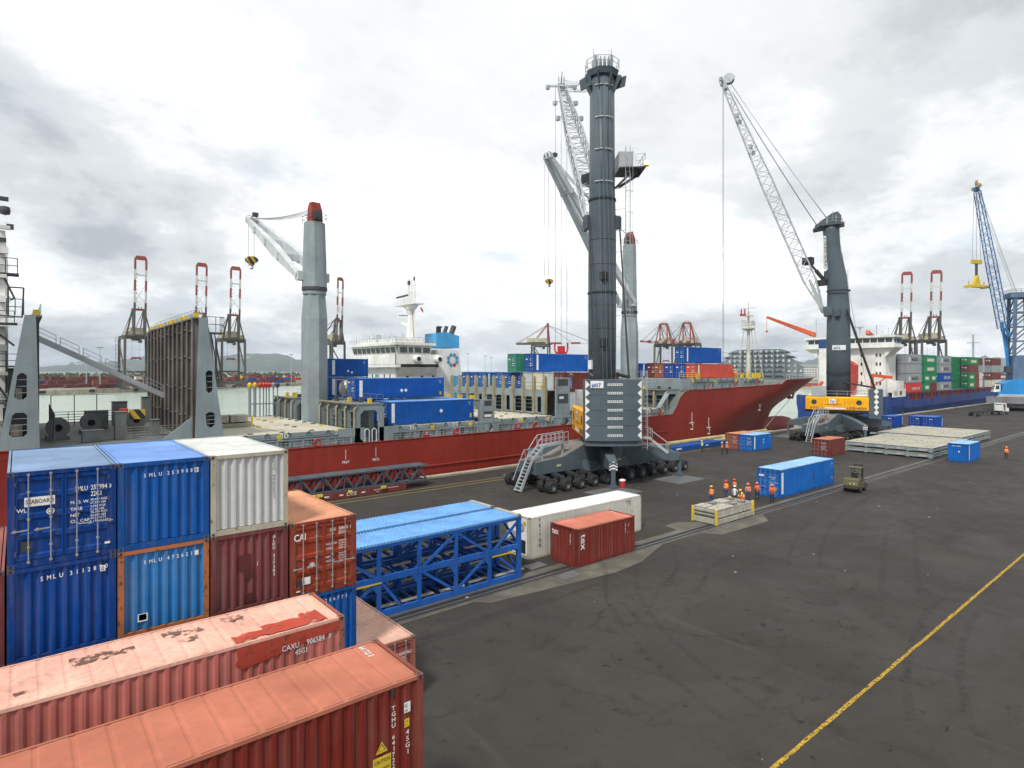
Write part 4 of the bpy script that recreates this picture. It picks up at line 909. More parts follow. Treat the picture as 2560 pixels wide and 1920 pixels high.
wv = N(hn,'ShaderNodeTexWave',Scale=.42); hl.new(mpp.outputs[0],wv.inputs['Vector']); rr = ramp(hn,[(.45,(.02,.02,.018)),(.5,(.55,.36,.02))],'CONSTANT'); hl.new(wv.outputs['Fac'],rr.inputs['Fac']); hl.new(rr.outputs['Color'],hb.inputs['Base Color'])
def hook_block(label, c, r=1.0, wire_to=None, group=None):
    o = thing('hook_block', label, 'hook block', tuple(c), 0, group); m = MB()
    nv = len(m.v)
    for s in (-.32, .32): m.lathe([(.02,-.12),(r*.7,-.12),(r,-.06),(r,.06),(r*.7,.12),(.02,.12)],(0,s,0),18,0,'y')
    m.v = [(x,y,z*.62) for x,y,z in m.v]
    m.box((-r*.35,-.3,-r*.9),(r*.35,.3,.1)); m.build('block', M_hook, o)
    h = MB(); h.tube((0,0,-r*.5),(0,0,-r*1.0),.14,mi=0); h.path([(.0,0,-r*1.0),(.24,0,-r*1.2),(.16,0,-r*1.45),(-.1,0,-r*1.5),(-.24,0,-r*1.35)],.09,6); h.build('hook', M_dkst, o); return o
h1 = deck_crane(31.0,79.6,DK,24.2,33.0,tuple(world(630,552,100)),30.4)
h2 = deck_crane(96.3,79.2,9.4,25.0,38.6,tuple(world(1370,392,108)),30)
hook_block('yellow and black striped hook block hanging from the aft deck crane jib', world(629,650,101.3), 1.0)
hk = world(1373,703,109); hook_block('small yellow and black hook block hanging beside the tall crane tower', hk, .66)
# ribbed transverse walls with tapered ends
def tower_end(mb, zs, xl, xr, holes, y, t):
    cuts = sorted(set([zs[0], zs[1]] + [z for h in holes for z in h[:2]]))
    L = lambda z: xl[0]+(xl[1]-xl[0])*(z-zs[0])/(zs[1]-zs[0]); R = lambda z: xr[0]+(xr[1]-xr[0])*(z-zs[0])/(zs[1]-zs[0])
    for a, b_ in zip(cuts, cuts[1:]):
        hole = [h for h in holes if h[0] <= a+.001 and h[1] >= b_-.001]
        if not hole: mb.prism([(L(a),y,a),(R(a),y,a),(R(b_),y,b_),(L(b_),y,b_)],(0,t,0))
        else:
            h = hole[0]; c = .22
            mb.prism([(L(a),y,a),(h[2]+c,y,a),(h[2],y,a+c),(h[2]+h[4],y,b_-c),(h[2]+h[4]+c,y,b_),(L(b_),y,b_)],(0,t,0)); mb.prism([(h[3]-c,y,a),(R(a),y,a),(R(b_),y,b_),(h[3]-c,y,b_),(h[3],y,b_-c),(h[3],y,a+c)],(0,t,0))
            for q in (.25,.5,.75): z = a+(b_-a)*q; mb.tube((h[2],y+t*.5,z),(h[3],y+t*.5,z),.03,n=5)
def ribwall(zs, xl, xr, holes, xf, y1, dep, n, left):
    m = MB(); tower_end(m, zs, xl, xr, holes, 64.35, .22); r = m.build('bulkhead_end', M_sgrey, ship, True); m = MB()
    for h in holes: m.box((h[2]-.4,65.6,h[0]-.5),(h[3]+.4,65.7,h[1]+.4),0); m.box((h[2]+.1,65.2,h[0]),(h[3]-.3,65.5,h[0]+.9),1)  # black plates behind the openings stand in for interior shade; brown boxes are gear
    m.build('bulkhead_shade_and_gear', [M_dark, M_rib], r, True)
    m = MB(); y0 = 64.6; m.box((xf+.55,y0,zs[0]-1.2),(xf+.7,y1,zs[1]-.1),1)
    for i in range(n):
        y = y0+.5+(y1-y0-.7)*i/(n-1); m.box((xf,y-.16,zs[0]-1.2),(xf+.12,y+.16,zs[1]-.25*(i%2)),0); m.box((xf+.12,y-.05,zs[0]-1.2),(xf+.55,y+.05,zs[1]-.25*(i%2)),0)
        if i < n-1:
            yn = y0+.5+(y1-y0-.7)*(i+1)/(n-1)
            for z in (zs[0]+1.8,zs[0]+4.6,zs[0]+7.7,zs[0]+10.4): m.box((xf+.2,y+.05,z+.2*(i%2)),(xf+.55,yn-.05,z+.12+.2*(i%2)),0)
    m.box((xf+.1,y0,zs[1]-.1),(xf+.9,y1,zs[1]+.05),0); m.build('ribbed_bulkhead', [M_rib, M_dkst], ship, True)
    m = MB()
    for i in range(n): y = y0+.9+(y1-y0-1.6)*i/(n-1); m.cbox((xf+.5,y,zs[1]+.3),(.4,.5+.3*(i%2),.5),0 if i % 3 != 1 else 1)
    m.rail([(xf+.8,y0,zs[1]),(xf+.8,y1,zs[1])],1.0,.03,1.6,1); m.build('bulkhead_top_gear', [M_yel, M_galv], ship, True)
ribwall((6.6,18.25), (13.3,13.65), (15.85,14.3), ((7.5,9.0,14.3,15.05,-.1),(10.9,13.1,14.25,14.85,-.05)), 13.1, 91, 1, 12, False)
ribwall((6.45,17.75), (-1.25,.45), (1.45,1.2), ((7.6,9.6,-.55,.62,.2),(10.7,12.9,-.22,.6,.2)), .72, 91, 1, 12, True)
mb = MB()
for x0, z in ((.5,17.8),(14.3,18.3)): pass
mb.rail([(14.4,64.5,16.9),(15.9,64.5,16.9),(15.9,66,16.9)],1.5,.035,.8); mb.box((14.3,64.4,16.75),(16.0,66,16.88)); mb.tube((15.2,65.2,16.8),(15.9,65.2,12),.05); mb.tube((14.9,65.2,16.8),(15.6,65.2,12),.05)
mb.build('access_platform', M_dkst, ship, True); mb = MB(); mb.path([(-1.2,65.5,17.7),(.3,65.2,17.6),(.4,64.6,20.0),(-.6,64.6,20.0),(-.6,64.9,17.6)],.06); mb.rail([(-.7,64.6,17.75),(.4,64.6,17.75)],1.3,.035,.6)
mb.build('access_platform', M_dkst, ship, True)
for z, x in ((17.0,-.9),(13.4,-.5),(10.3,-1.2)): mb = MB(); mb.box((x-2.2,65.5,z),(x+.9,67.2,z+.12)); mb.rail([(x-2.2,65.5,z),(x+.7,65.5,z)],1.1,.03,.9); mb.build('access_platform', M_dkst, ship, True)
mb = MB()
mb.path([(-2,66,16.9),(-.2,66,15.2)],.08); mb.path([(-2,66.3,13.3),(-.5,66.3,10.4)],.08)
mb.build('access_ladder', [M_dkst], ship, True)
mb = MB(); a, b_ = V((1.4,80,16.6)), V((13.3,80,10.1))
for y in (-.45,.45): mb.beam(a+V((0,y,0)), b_+V((0,y,0)), .16, .55)
for i in range(26): p = a.lerp(b_, i/25); mb.box((p.x-.12,p.y-.45,p.z+.1),(p.x+.12,p.y+.45,p.z+.14))
for i in range(6):
    p, q = a.lerp(b_, i/6+.01), a.lerp(b_, (i+1)/6-.02); u_ = V((0,-.45,1.15)); mb.path([p+V((0,-.45,.2)), p+u_, q+u_, q+V((0,-.45,.2))],.035,5); mb.tube(p+V((0,-.45,.7)),q+V((0,-.45,.7)),.03,n=5)
mb.build('inclined_gangway', M_galv, ship, True)
# after deckhouse (left edge of the picture)
mb = MB(); mb.box((-24,68,6.4),(-.82,90,25.2)); mb.box((-24,67.4,17.5),(-1.6,90,17.7)); dh = mb.build('deckhouse', M_wship, ship, True)
mb = MB()
for i in range(9): z = 8.5+i*2.1; mb.box((-1.3,67.6,z),(-.72+.12*(i%3),67.95,z+.55 if i%2 else z+.3)); 
mb.build_parts('cable_bracket', M_wship, dh, True)
mb = MB(); mb.tube((-1.7,68.6,27.4),(-1.6,68.6,31.5),.3); mb.box((-2.5,67.6,24.0),(.1,69,24.15)); mb.rail([(-2.4,67.7,24.15),(0,67.7,24.15),(0,69,24.15)],1.3,.035,.7); mb.cbox((-1.2,68.2,30.6),(1.2,.5,.3)); mb.lathe([(.02,-.4),(.35,-.3),(.4,0),(.35,.3),(.02,.4)],(-.85,68.2,29.6),10); mb.cbox((-.5,68,28.2),(.5,.5,.4)); mb.cbox((-1.2,68,27.0),(.9,.6,.3)); mb.path([(-.95,68,23.9),(-.2,68,22.0),(-.6,68,21.8)],.08)
mb.v = [(x,y,z-2.6) for x,y,z in mb.v]
mb.build('radar_mast', M_dkst, dh, True)
# mooring deck clutter between the two walls
for i, (x, y, s) in enumerate(((3.0,73,1.0),(6.0,78,1.0),(10.2,79,1.0))):
    mb = MB(); mb.lathe([(.35,-1.2),(.95,-1.2),(.95,-1.05),(.5,-1.05),(.5,.2),(.95,.2),(.95,.35),(.4,.35),(.4,1.2)],(x,y,7.6),14,0,'y'); mb.box((x-.9,y-1.4,6.5),(x+.9,y+1.4,6.85)); mb.box((x-.5,y+.4,6.85),(x+.6,y+1.3,8.0),1); mb.build('mooring_winch', [M_sgreyd, M_sgreyd], ship, True)
mb = MB()
for p, q, h in (((2.6,68.5),(2.9,90),2.6),((2.9,90),(12,90),1.6),((8.0,67),(12.4,67),1.2)): mb.rail([(p[0],p[1],6.5),(q[0],q[1],6.5)],h,.04,1.7,0,4)
for x in (3.0,5.2,7.4): mb.tube((x,88,6.5),(x,88,10.2),.05); mb.tube((x,88,10.2),(x+2.2,88,10.2),.03)
mb.build('net_frame', M_rib, ship, True)
for x, y, sx, sz in ((7.2,68.2,.9,2.6),(8.8,86,1.5,2.8),(12.2,88.5,2.4,3.2),(4.6,67.6,1.6,1.0),(10.4,69.5,.7,1.6),(5.8,82,2.2,2.0)):
    mb = MB(); mb.box((x,y,6.5),(x+sx,y+1.2,6.5+sz)); mb.box((x-.06,y-.06,6.5+sz),(x+sx+.06,y+1.26,6.56+sz)); mb.build('deck_locker', M_sgreyd, ship, True)
mb = MB(); mb.cbox((9.3,70.6,8.7),(1.35,.3,.95)); mb.build('striped_guard', M_hook, ship, True)
mb = MB(); mb.cbox((8.1,70.2,9.0),(.7,.5,.7)); mb.build('red_hose_reel', M_red, ship, True)
mb = MB(); mb.prism([(10.6,65,6.5),(13.2,65,6.5),(13.2,65,8.6)],(0,.2,0)); mb.build('bracket_plate', M_sgrey, ship, True)
# standpipes at the far rail
mb = MB(); mb.box((25.4,89.9,8.2),(30.2,90.1,8.35))
for i, (x, r_, mi) in enumerate(((25.6,.3,1),(26.3,.3,1),(27.0,.1,2),(27.5,.1,2),(27.9,.1,2),(28.3,.1,2),(28.9,.08,0),(29.5,.1,3))): mb.tube((x,90,DK),(x,90,10.6+.2*(i%2)),.1 if i > 1 else .22,n=6); mb.lathe([(.05,0),(.28,.2),(.3,.6),(.05,.9)],(x,90,10.5),8,mi)
mb.build('vent_pipes', [M_sgrey, M_yel, M_red, M_dkst], ship, True)
# breakwater and foremast
mb = MB(); bx, bc = 141.5, 75.9; z0, z1 = 11.2, 18.25
def bw_top(y): return z1 if abs(y-bc) <= 6.6 else z1-(abs(y-bc)-6.6)*.94
cw_, ch_ = 1.4, (z1-z0)/6
for i in range(16):
    ya = bc-11.2+i*cw_; yb = ya+cw_
    for k in range(6):
        za, zb = z0+k*ch_, z0+(k+1)*ch_; tl = min(bw_top(ya), bw_top(yb))
        if zb <= tl+.01:
            yc, zc, r_ = (ya+yb)/2, (za+zb)/2+.05, (.33 if k > 0 else .2)
            rect = [(bx,yb,zc),(bx,yb,zb),(bx,yc,zb),(bx,ya,zb),(bx,ya,zc),(bx,ya,za),(bx,yc,za),(bx,yb,za)]; octo = [(bx,yc+r_*math.cos(q*math.pi/4),zc+r_*math.sin(q*math.pi/4)) for q in range(8)]
            mb.add(rect+octo, [(q,(q+1)%8,8+(q+1)%8,8+q) for q in range(8)]); mb.add([(bx+.08,y,z) for _,y,z in octo]+octo, [(q,(q+1)%8,8+(q+1)%8,8+q) for q in range(8)])
        elif za < max(bw_top(ya),bw_top(yb)): mb.add([(bx,ya,za),(bx,yb,za),(bx,yb,max(za,min(zb,bw_top(yb)))),(bx,ya,max(za,min(zb,bw_top(ya))))], [(0,1,2,3)])
bw = mb.build('breakwater', M_sgrey, ship, True); mb = MB(); hl_ = MB()
for i in range(8):
    y = bc-9.8+i*2.8; top = z1 if abs(y-bc) < 6.6 else z1-(abs(y-bc)-6.6)*.94; mb.prism([(bx,y-.1,z0),(bx-1.0,y-.1,z0),(bx-.35,y-.1,top),(bx,y-.1,top)],(0,.2,0))
for k in range(6): mb.box((bx-.3,bc-10 if k>3 else bc-6.8,z0+.6+k*1.15),(bx,bc+10 if k>3 else bc+6.8,z0+.7+k*1.15)) if k else mb.box((bx-.3,bc-10.5,z0+.6),(bx,bc+10.5,z0+.7))
mb.build('stiffener', M_sgrey, bw, True); pass
mb = MB(); mx, my = 137.5, 76.2
mb.tube((mx,my,11),(mx,my,23.2),.5,.34,12); mb.lathe([(.4,22.6),(1.5,23.1),(1.55,23.3),(.3,23.3)],(mx,my,0),16); mb.tube((mx,my,23.2),(mx,my,27.3),.22); mb.tube((mx,my,27),(mx,my,29.8),.07)
mb.box((mx-1.1,my-1.2,26.2),(mx+.3,my+1.0,26.35)); mb.tube((mx,my-1.8,28.2),(mx,my+1.6,28.2),.06)
for a in range(12): t = a*math.pi/6; mb.tube((mx+1.5*math.cos(t),my+1.5*math.sin(t),23.3),(mx+1.5*math.cos(t),my+1.5*math.sin(t),24.8),.04,n=5)
mb.lathe([(1.5,24.05),(1.54,24.1),(1.5,24.15)],(mx,my,0),16); mb.lathe([(1.5,24.75),(1.54,24.8),(1.5,24.85)],(mx,my,0),16); mb.cbox((mx-.6,my+.9,25.2),(.2,1.3,.2)); mb.cbox((mx,my-1.1,24.7),(.4,.5,.9))
for y in (-3.3,1.2,-1.4,3.6): mb.tube((mx+1,my+y,11.2),(mx+.4,my+y*.38,23.0),.07,n=5)
for i in range(12): mb.box((mx-.62,my+.2,12+i*.9),(mx-.56,my+.6,12.05+i*.9))
fm = mb.build('foremast', paint('mast_cream', (.55,.54,.45), .5, rust=.1, dirt=.2), ship, True)
mb = MB(); mb.path([(mx-.6,my+1.6,26.4),(mx-.6,my+1.5,28.0)],.16); mb.path([(mx-.6,my+.7,26.4),(mx-.6,my+.6,28.0)],.16); mb.cbox((mx-.6,my+1.1,26.6),(.5,1.4,.5)); mb.build('mast_light', M_red, fm, True)
for (x,y,z) in ((116,66.4,11.5),(117.2,66.2,11.5)): pass

# containers carried by the red ship
STRIP = lambda L, H: [('S','box','',.5,.3,(.42,H-.55),0),('S','t','2210',L-.85,H-.5,.14),('S','t','G1',L-.7,H-.75,.14)]
DOORM = [('A','box','',.3,2.0,(.5,.18),0),('A','t','682541',1.35,2.1,.14,0,.8),('A','t','22G1',1.35,1.85,.14,0,.8),('A','box','',1.3,1.3,(.55,.1),0),('A','box','',1.3,1.0,(.55,.1),0)]
def shipc(label, x, y, z, p, L=12.7, H=2.9, marks=None, **kw): return container(label, (x,y,z), p, L=L, H=H, roofpitch=kw.pop('roofpitch',.6), marks=STRIP(L,H)+DOORM if marks is None else marks, **kw)
shipc('bright blue container nearest the ship side, low on the hatch beside the aft deck crane', 34.55, 65.5, 6.4, P_BLUEN, marks=STRIP(12.7,2.9)+[('S','dia','',7.6,1.5,.28,0),('S','box','',12.1,.45,(.32,.55),3)]+DOORM)
shipc('blue container behind and above the one nearest the ship side', 32.2, 69.4, 9.5, P_BLUEN, L=12.9, H=2.65, marks=STRIP(12.9,2.6)+[('S','dia','',6.4,1.0,.26,0),('S','dia','',7.0,1.0,.26,0),('S','box','',12.2,.3,(.3,.45),3)]+DOORM)
shipc('blue container supporting the second blue one on the aft hatch', 34.6, 69.4, 6.4, P_BLUEN)
shipc('short blue container on top by the aft deck crane pedestal', 34.2, 82.5, 12.2, P_BLUEN, L=6.06, H=2.6, marks=STRIP(6.06,2.6)+[('S','dia','',2.9,.8,.2,0),('S','dia','',3.5,.6,.2,0)])
for z in (6.4, 9.3): shipc('short blue container beneath the top one by the deck crane pedestal', 34.2, 82.5, z, P_BLUEN, L=6.06, H=2.85, group='blue containers beneath the top one')
tk = thing('tank_container', 'silver tank container in a frame beside the aft deck crane pedestal', 'tank container', (33.4, 76.0, 9.35)); 
mb = MB()
for x in (0,5.9):
    for y in (0,2.28): mb.box((x,y,0),(x+.15,y+.15,2.59))
    for z in (0,2.44): mb.box((x,.15,z),(x+.15,2.28,z+.15))
for y in (0,2.28):
    for z in (0,2.44): mb.box((.15,y,z),(5.9,y+.15,z+.15))
mb.build('frame', M_rib, tk); mb = MB(); mb.lathe([(.02,.2),(.6,.27),(.95,.45),(1.1,.75),(1.1,5.3),(.95,5.6),(.6,5.78),(.02,5.85)],(0,1.21,1.3),24,0,'x'); mb.build('tank', paint('tank_steel', (.5,.49,.47), .3, metal=.8, dirt=.15), tk, smooth=True)
shipc('blue container carrying the tank container', 33.4, 76.0, 6.4, P_BLUEN, L=6.06, H=2.9)
RW = lambda i: 66.25+2.53*i
CRN = [('S','box','',1.05,.55,(.5,2.1),2),('S','v','CRONOS',1.3,1.95,.24,0),('S','box','',1.0,2.35,(.6,.4),0)]
shipc('maroon container with upright CRONOS panel, standing on a white container', 65.2, RW(0), 9.8, P_MAR, H=2.98, marks=CRN+DOORM)
shipc('white container under the upright CRONOS panel container', 65.2, RW(0), 6.75, P_WHITE, H=2.98, doors=False, marks=[])
for i, (p, nm) in enumerate(((P_WHITE,'white container'),(P_CREAM,'cream container'),(P_WHITE,'white container'),(P_ROY,'royal blue container'),(P_BLUE,'blue container'),(P_BLUEF,'faded blue container'),(P_BLUE,''),(P_QBLUE,'bright blue container with white side strip'),(P_BLUEN,'blue container'),(P_BLUEN,'blue container')), 1):
    if i == 7: continue
    ordn = {1:'beside the CRONOS one',2:'between two white ones',3:'between the cream and royal blue ones',4:'next to three white and cream ends',5:'next to the royal blue one',6:'beside the open gap in the row',8:'with its side showing',9:'second from the far end of the row',10:'at the far end of the row'}[i]
    wh = i in (1,2,3)
    shipc('%s %s, behind the lashing posts' % (nm, ordn), 65.2, RW(i), 9.8, p, H=2.98 if i > 4 else 2.95, doors=not wh, marks=STRIP(12.7,2.9)+([] if wh else DOORM))
for i in range(1,11):
    if i != 7: shipc('container of the covered bottom tier behind the lashing posts', 65.2, RW(i), 6.75, P_MAR if i % 2 else P_BLUE, H=2.98, doors=False, marks=[], group='covered bottom tier behind the lashing posts')
shipc('green container standing highest beside the long blue one', 64.4, 76.9, 12.85, P_TEAL, H=3.05, L=6.06, marks=DOORM)
shipc('long blue container standing highest, next to the green one', 65.4, 73.6, 12.85, P_BLUEN, H=3.05)
shipc('coral red container nearest the ship side on the forward hatch', 100.1, 66.0, 11.6, P_ORED, H=2.72, L=12.9)
shipc('royal blue container under the highest blue one, behind the coral red', 100.1, 68.5, 11.6, P_ROY, H=2.8)
shipc('blue container standing highest on the forward hatch', 100.1, 68.5, 14.55, P_BLUEN, H=3.15)
shipc('royal blue container beside the brown one on the forward hatch', 100.1, 71.0, 11.6, P_ROY, H=2.8)
shipc('brown container at the inner end of the forward hatch row', 100.1, 73.5, 11.6, P_BRN, H=2.95)
shipc('blue container behind the brown one on the forward hatch', 99.5, 78.6, 11.6, P_BLUEN, H=2.95)
shipc('maroon container behind the royal blue on the forward hatch', 101, 76.0, 11.6, P_MAR, H=3.0, L=12.2, doors=False)
# ------------------------------------------------------------------ mobile harbour cranes
M_hcg = paint('harbour_crane_slate', (.082,.108,.126), .42, rust=.02, dirt=.1, scale=.5, var=.14)
M_hcd = paint('harbour_crane_dark', (.03,.034,.038), .5, rust=.05, dirt=.12, scale=.8)
M_boom = paint('boom_light_grey', (.37,.395,.41), .5, rust=.03, dirt=.06)
M_hyel = paint('engine_house_yellow', (.80,.37,.008), .45, rust=.03, dirt=.12)
M_chtop = paint('dusty_chassis_top', (.16,.15,.135), .85, rust=.2, dirt=.3)
M_tyre = plain('tyre_rubber', (.016,.016,.017), .8)
M_rimm = plain('wheel_rim_grey', (.14,.14,.14), .5)
M_plate2 = paint('steel_pad', (.09,.10,.105), .6, rust=.2, dirt=.4)
def lattice(mb, a, b, wa, ha, wb, hb, sd_, n, rc, rb, mi=0):
    """four-chord lattice between a and b; widths along sd_, heights across"""
    a, b = V(a), V(b); d = (b-a).normalized(); u = sd_.cross(d).normalized()
    def sec(t): c = a.lerp(b, t); w_, h_ = wa+(wb-wa)*t, ha+(hb-ha)*t; return [c+sd_*w_/2*i+u*h_/2*j for i, j in ((-1,-1),(1,-1),(1,1),(-1,1))]
    S = [sec(i/n) for i in range(n+1)]
    for k in range(4): mb.tube(S[0][k], S[-1][k], rc, n=6, mi=mi)
    for i in range(n):
        for k in range(4):
            p, q = k, (k+1) % 4
            if i % 2: p, q = q, p
            mb.tube(S[i][p], S[i+1][q], rb, n=4, mi=mi, caps=False)
        if i: 
            for k in range(4): mb.tube(S[i][k], S[i][(k+1)%4], rb*.9, n=4, mi=mi, caps=False)
_bog = {}
def bogie_meshes():
    if not _bog:
        b = MB(); b.beam((0,1.7,1.75),(0,.15,1.45),.5,.34); b.beam((0,.15,1.5),(0,-.55,1.15),.34,.3); b.box((-.3,-.62,.75),(.3,-.2,1.4)); b.beam((-.2,.2,1.5),(.35,-.15,.7),.18,.18); b.box((-.5,-.1,1.35),(.5,.12,1.62))
        w = MB()
        for y in (-1.02,-.62,.22,.62): w.lathe([(.30,y-.16),(.55,y-.17),(.66,y-.1),(.66,y+.1),(.55,y+.17),(.30,y+.16)],(0,0,.66),18,0,'y')
        w.lathe([(.02,-1.02),(.14,-1.12),(.2,-1.06),(.3,-1.1),(.33,-1.17),(.33,-.98)],(0,0,.66),16,1,'y'); w.tube((0,-1,.66),(0,.7,.66),.12,n=8,mi=1)
        _bog['b'], _bog['w'] = b.mesh('wheel_bogie'), w.mesh('wheel')
        _bog['b'].materials.append(M_hcd); _bog['w'].materials.append(M_tyre); _bog['w'].materials.append(M_rimm); _bog['w'].polygons.foreach_set('material_index', w.m)
    return _bog
def zigzag(mb, o, r, u, n, h, w, mi):
    for i in range(n): mb.add([o+u*(i*h), o+r*w+u*((i+.5)*h), o+u*((i+1)*h)], [(0,1,2)], mi)
def harbour_crane(label, c, d, zt, zp, r_low, r_top, lean, tip, cw, num, style):
    d = V((d[0],d[1],0)).normalized(); s = V((-d.y,d.x,0)); cx, cy = c; O = V((cx,cy,0))
    root = thing('harbour_crane', label, 'crane', (cx,cy,0), 0, 'mobile harbour cranes on the quay')
    Pt = lambda f, l, z: O + d*f + s*l + V((0,0,z))
    def B(mb, name, mats, par=root, **k): return mb.build(name, mats, par, True, **k)
    # --- chassis
    m = MB(); L = 12.2
    m.prism([(cx-L,cy-1.5,1.75),(cx-L,cy-1.5,3.1),(cx-L+4,cy-1.5,3.35),(cx-4.2,cy-1.5,4.7),(cx+4.2,cy-1.5,4.7),(cx+L-4,cy-1.5,3.35),(cx+L,cy-1.5,3.1),(cx+L,cy-1.5,1.75)],(0,3,0),0)
    for a, b_, z0, z1 in ((-L,-L+4,3.1,3.35),(-L+4,-4.2,3.35,4.7),(4.2,L-4,4.7,3.35),(L-4,L,3.35,3.1)): m.quad((cx+a,cy-1.45,z0+.006),(cx+b_,cy-1.45,z1+.006),(cx+b_,cy+1.45,z1+.006),(cx+a,cy+1.45,z0+.006),1)
    m.lathe([(2.6,1.6),(2.6,4.3),(2.3,4.75),(2.1,5.15)],(cx,cy,0),28,0); m.box((cx-5,cy-2.6,1.5),(cx+5,cy+2.6,2.7),0)
    m.box((cx-L+3,cy-1.53,2.35),(cx-L+3.7,cy-1.505,2.6),2); m.box((cx-.2,cy-2.63,2.35),(cx+.5,cy-2.605,2.55),2)
    ch = B(m, 'chassis', [M_hcg, M_chtop, M_cream])
    bg = bogie_meshes()
    for sy in (-1, 1):
        for i in range(12):
            if i in (5,): continue
            x = cx-L+.4+i*2.16
            o = place('wheel_bogie', bg['b'], ch); o.location = (x, cy+sy*2.6, 0); o.rotation_euler = (0,0,0 if sy < 0 else math.pi)
            w_ = place('wheel', bg['w'], o); 
    for sx in (-1, 1):
        for sy in (-1, 1):
            m = MB(); a = V((cx+sx*1.6,cy+sy*1.6,3.4)); e = V((cx+sx*6,cy+sy*7.0,2.75)); m.beam(a, a.lerp(e,.55), 1.3, 2.2, w2=1.1, h2=1.7); m.beam(a.lerp(e,.55), e, 1.1, 1.7, w2=.9, h2=.85)
            arm = B(m, 'outrigger_arm', M_hcg, ch)
            m = MB(); m.tube(e-V((0,0,.3)), (e.x,e.y,.8), .26, n=12); m.tube((e.x,e.y,.8),(e.x,e.y,.42),.36,n=12); m.box((e.x-.45,e.y-.45,.40),(e.x+.45,e.y+.45,.62)); B(m, 'outrigger_leg', M_hcg, ch)
            m = MB(); q = (e-a).normalized(); p_ = V((-q.y,q.x,0)).normalized(); f_ = e+V((q.x,q.y,0))*.02
            m.quad(f_-p_*.46+V((0,0,-.5)), f_+p_*.46+V((0,0,-.5)), f_+p_*.46+V((0,0,.5)), f_-p_*.46+V((0,0,.5)), 0); n_ = V((q.x,q.y,0)).normalized()*.006
            for k in range(3):
                z = -.46+k*.32
                for g in (-1,1): m.quad(f_+n_+V((0,0,z+.2)), f_+n_+p_*.44*g+V((0,0,z)), f_+n_+p_*.44*g+V((0,0,z+.15)), f_+n_+V((0,0,z+.35)), 1)
            B(m, 'chevron_board', [M_dlet, M_letter], arm)
            m = MB(); hx, hy = 2.75, 1.9
            m.lathe([(0,0)],(0,0,0)) if False else None
            m.add([(e.x-hx,e.y-hy,.01),(e.x+hx,e.y-hy,.01),(e.x+hx,e.y+hy,.01),(e.x-hx,e.y+hy,.01),(e.x-.6,e.y-.6,.42),(e.x+.6,e.y-.6,.42),(e.x+.6,e.y+.6,.42),(e.x-.6,e.y+.6,.42)], [(0,1,5,4),(1,2,6,5),(2,3,7,6),(3,0,4,7),(4,5,6,7)])
            B(m, 'outrigger_pad', M_plate2, ch)
    # access stairs on the left end
    m = MB(); x0, y0 = cx-L-1.3, cy-.6
    for y in (y0-.45,y0+.45):
        m.beam((x0-.6,y,.1),(x0+1.1,y,3.3),.08,.34); m.beam((x0+1.1,y,3.3),(x0+2.8,y,4.7),.08,.3); m.beam((x0+2.8,y,4.7),(x0+6.6,y,4.9),.08,.25)
        m.path([(x0-.9,y,1.3),(x0+.7,y,4.4),(x0+1.3,y,4.4),(x0+2.6,y,5.9),(x0+6.6,y,6.1)],.04,5)
        for i in range(7): t = i/6; px_ = x0+2.6+4*t; m.tube((px_,y,4.7+.2*t),(px_,y,5.9+.2*t),.035,n=5)
        m.path([(x0+.9,y,3.3),(x0+.8,y,4.4)],.035,5); m.path([(x0+2.6,y,5.3),(x0+6.6,y,5.5)],.03,5)
    for i in range(10): t = i/9; m.box((x0-.6+1.7*t-.14,y0-.42,.2+3.1*t),(x0-.6+1.7*t+.14,y0+.42,.25+3.1*t))
    for i in range(5): t = i/4; m.box((x0+1.1+1.7*t-.16,y0-.42,3.3+1.35*t),(x0+1.1+1.7*t+.16,y0+.42,3.35+1.35*t))
    m.box((x0+2.8,y0-.42,4.72),(x0+6.6,y0+.42,4.78))
    for x in (x0+2.7,x0+5.9): m.box((x-.1,y0-.3,3.0),(x+.1,y0-.1,4.7))
    B(m, 'access_stairs', M_galv, ch)
    # --- slewing superstructure
    zb = 4.9; f0, f1 = cw['house']; hw = cw['w']/2
    m = MB(); m.prism([Pt(f0,-hw*.97,zb+.15), Pt(f1,-hw*.8,zb+.15), Pt(f1,hw*.8,zb+.15), Pt(f0,hw*.97,zb+.15)],(0,0,.45)); m.prism([Pt(f0+1,-2.2,zb-.2), Pt(3,-2.2,zb-.2), Pt(3,2.2,zb-.2), Pt(f0+1,2.2,zb-.2)],(0,0,.35))
    m.lathe([(2.4,5.1),(2.4,5.3)],(cx,cy,0),24); sp_ = B(m, 'slewing_platform', M_hcd)
    for sg in (-1, 1):   # engine houses on both sides of the tower
        m = MB(); hz = cw['hh']; a0, a1 = 2.05*sg, hw*.98*sg
        poly = [Pt(f0,a1,zb+.6), Pt(f0,a1,zb+.6+hz-.25), Pt(f0,a1-.25*sg,zb+.6+hz), Pt(f0,a0,zb+.6+hz), Pt(f0,a0,zb+.6)]
        m.prism(poly, d*(f1-f0-.3)); eh = B(m, 'engine_house', M_hyel, sp_)
        e = MB(); side = s*sg*.008
        def on(f, z): return Pt(f, a1, zb+.6+z)+side
        rt = d*(-sg); ln = f1-f0-.3   # reading direction seen from outside
        st = f0 if sg < 0 else f1-.3; dirr = d if sg < 0 else -d
        W_ = lambda q, z: on(0,z)-d*0+ (d*(st+q) if sg < 0 else d*(st-q))
        for q in (ln*.14, ln*.85): e.disc(W_(q, hz*.58)+side, hz*.19, dirr, (0,0,1), 20, 1)
        e.text('550', W_(ln*.07, hz*.06)+side, dirr, (0,0,1), hz*.17, 1, 'L', 1.7); e.text('LIEBHERR', W_(ln*.66, hz*.05)+side, dirr, (0,0,1), hz*.2, 1, 'L', 1.15)
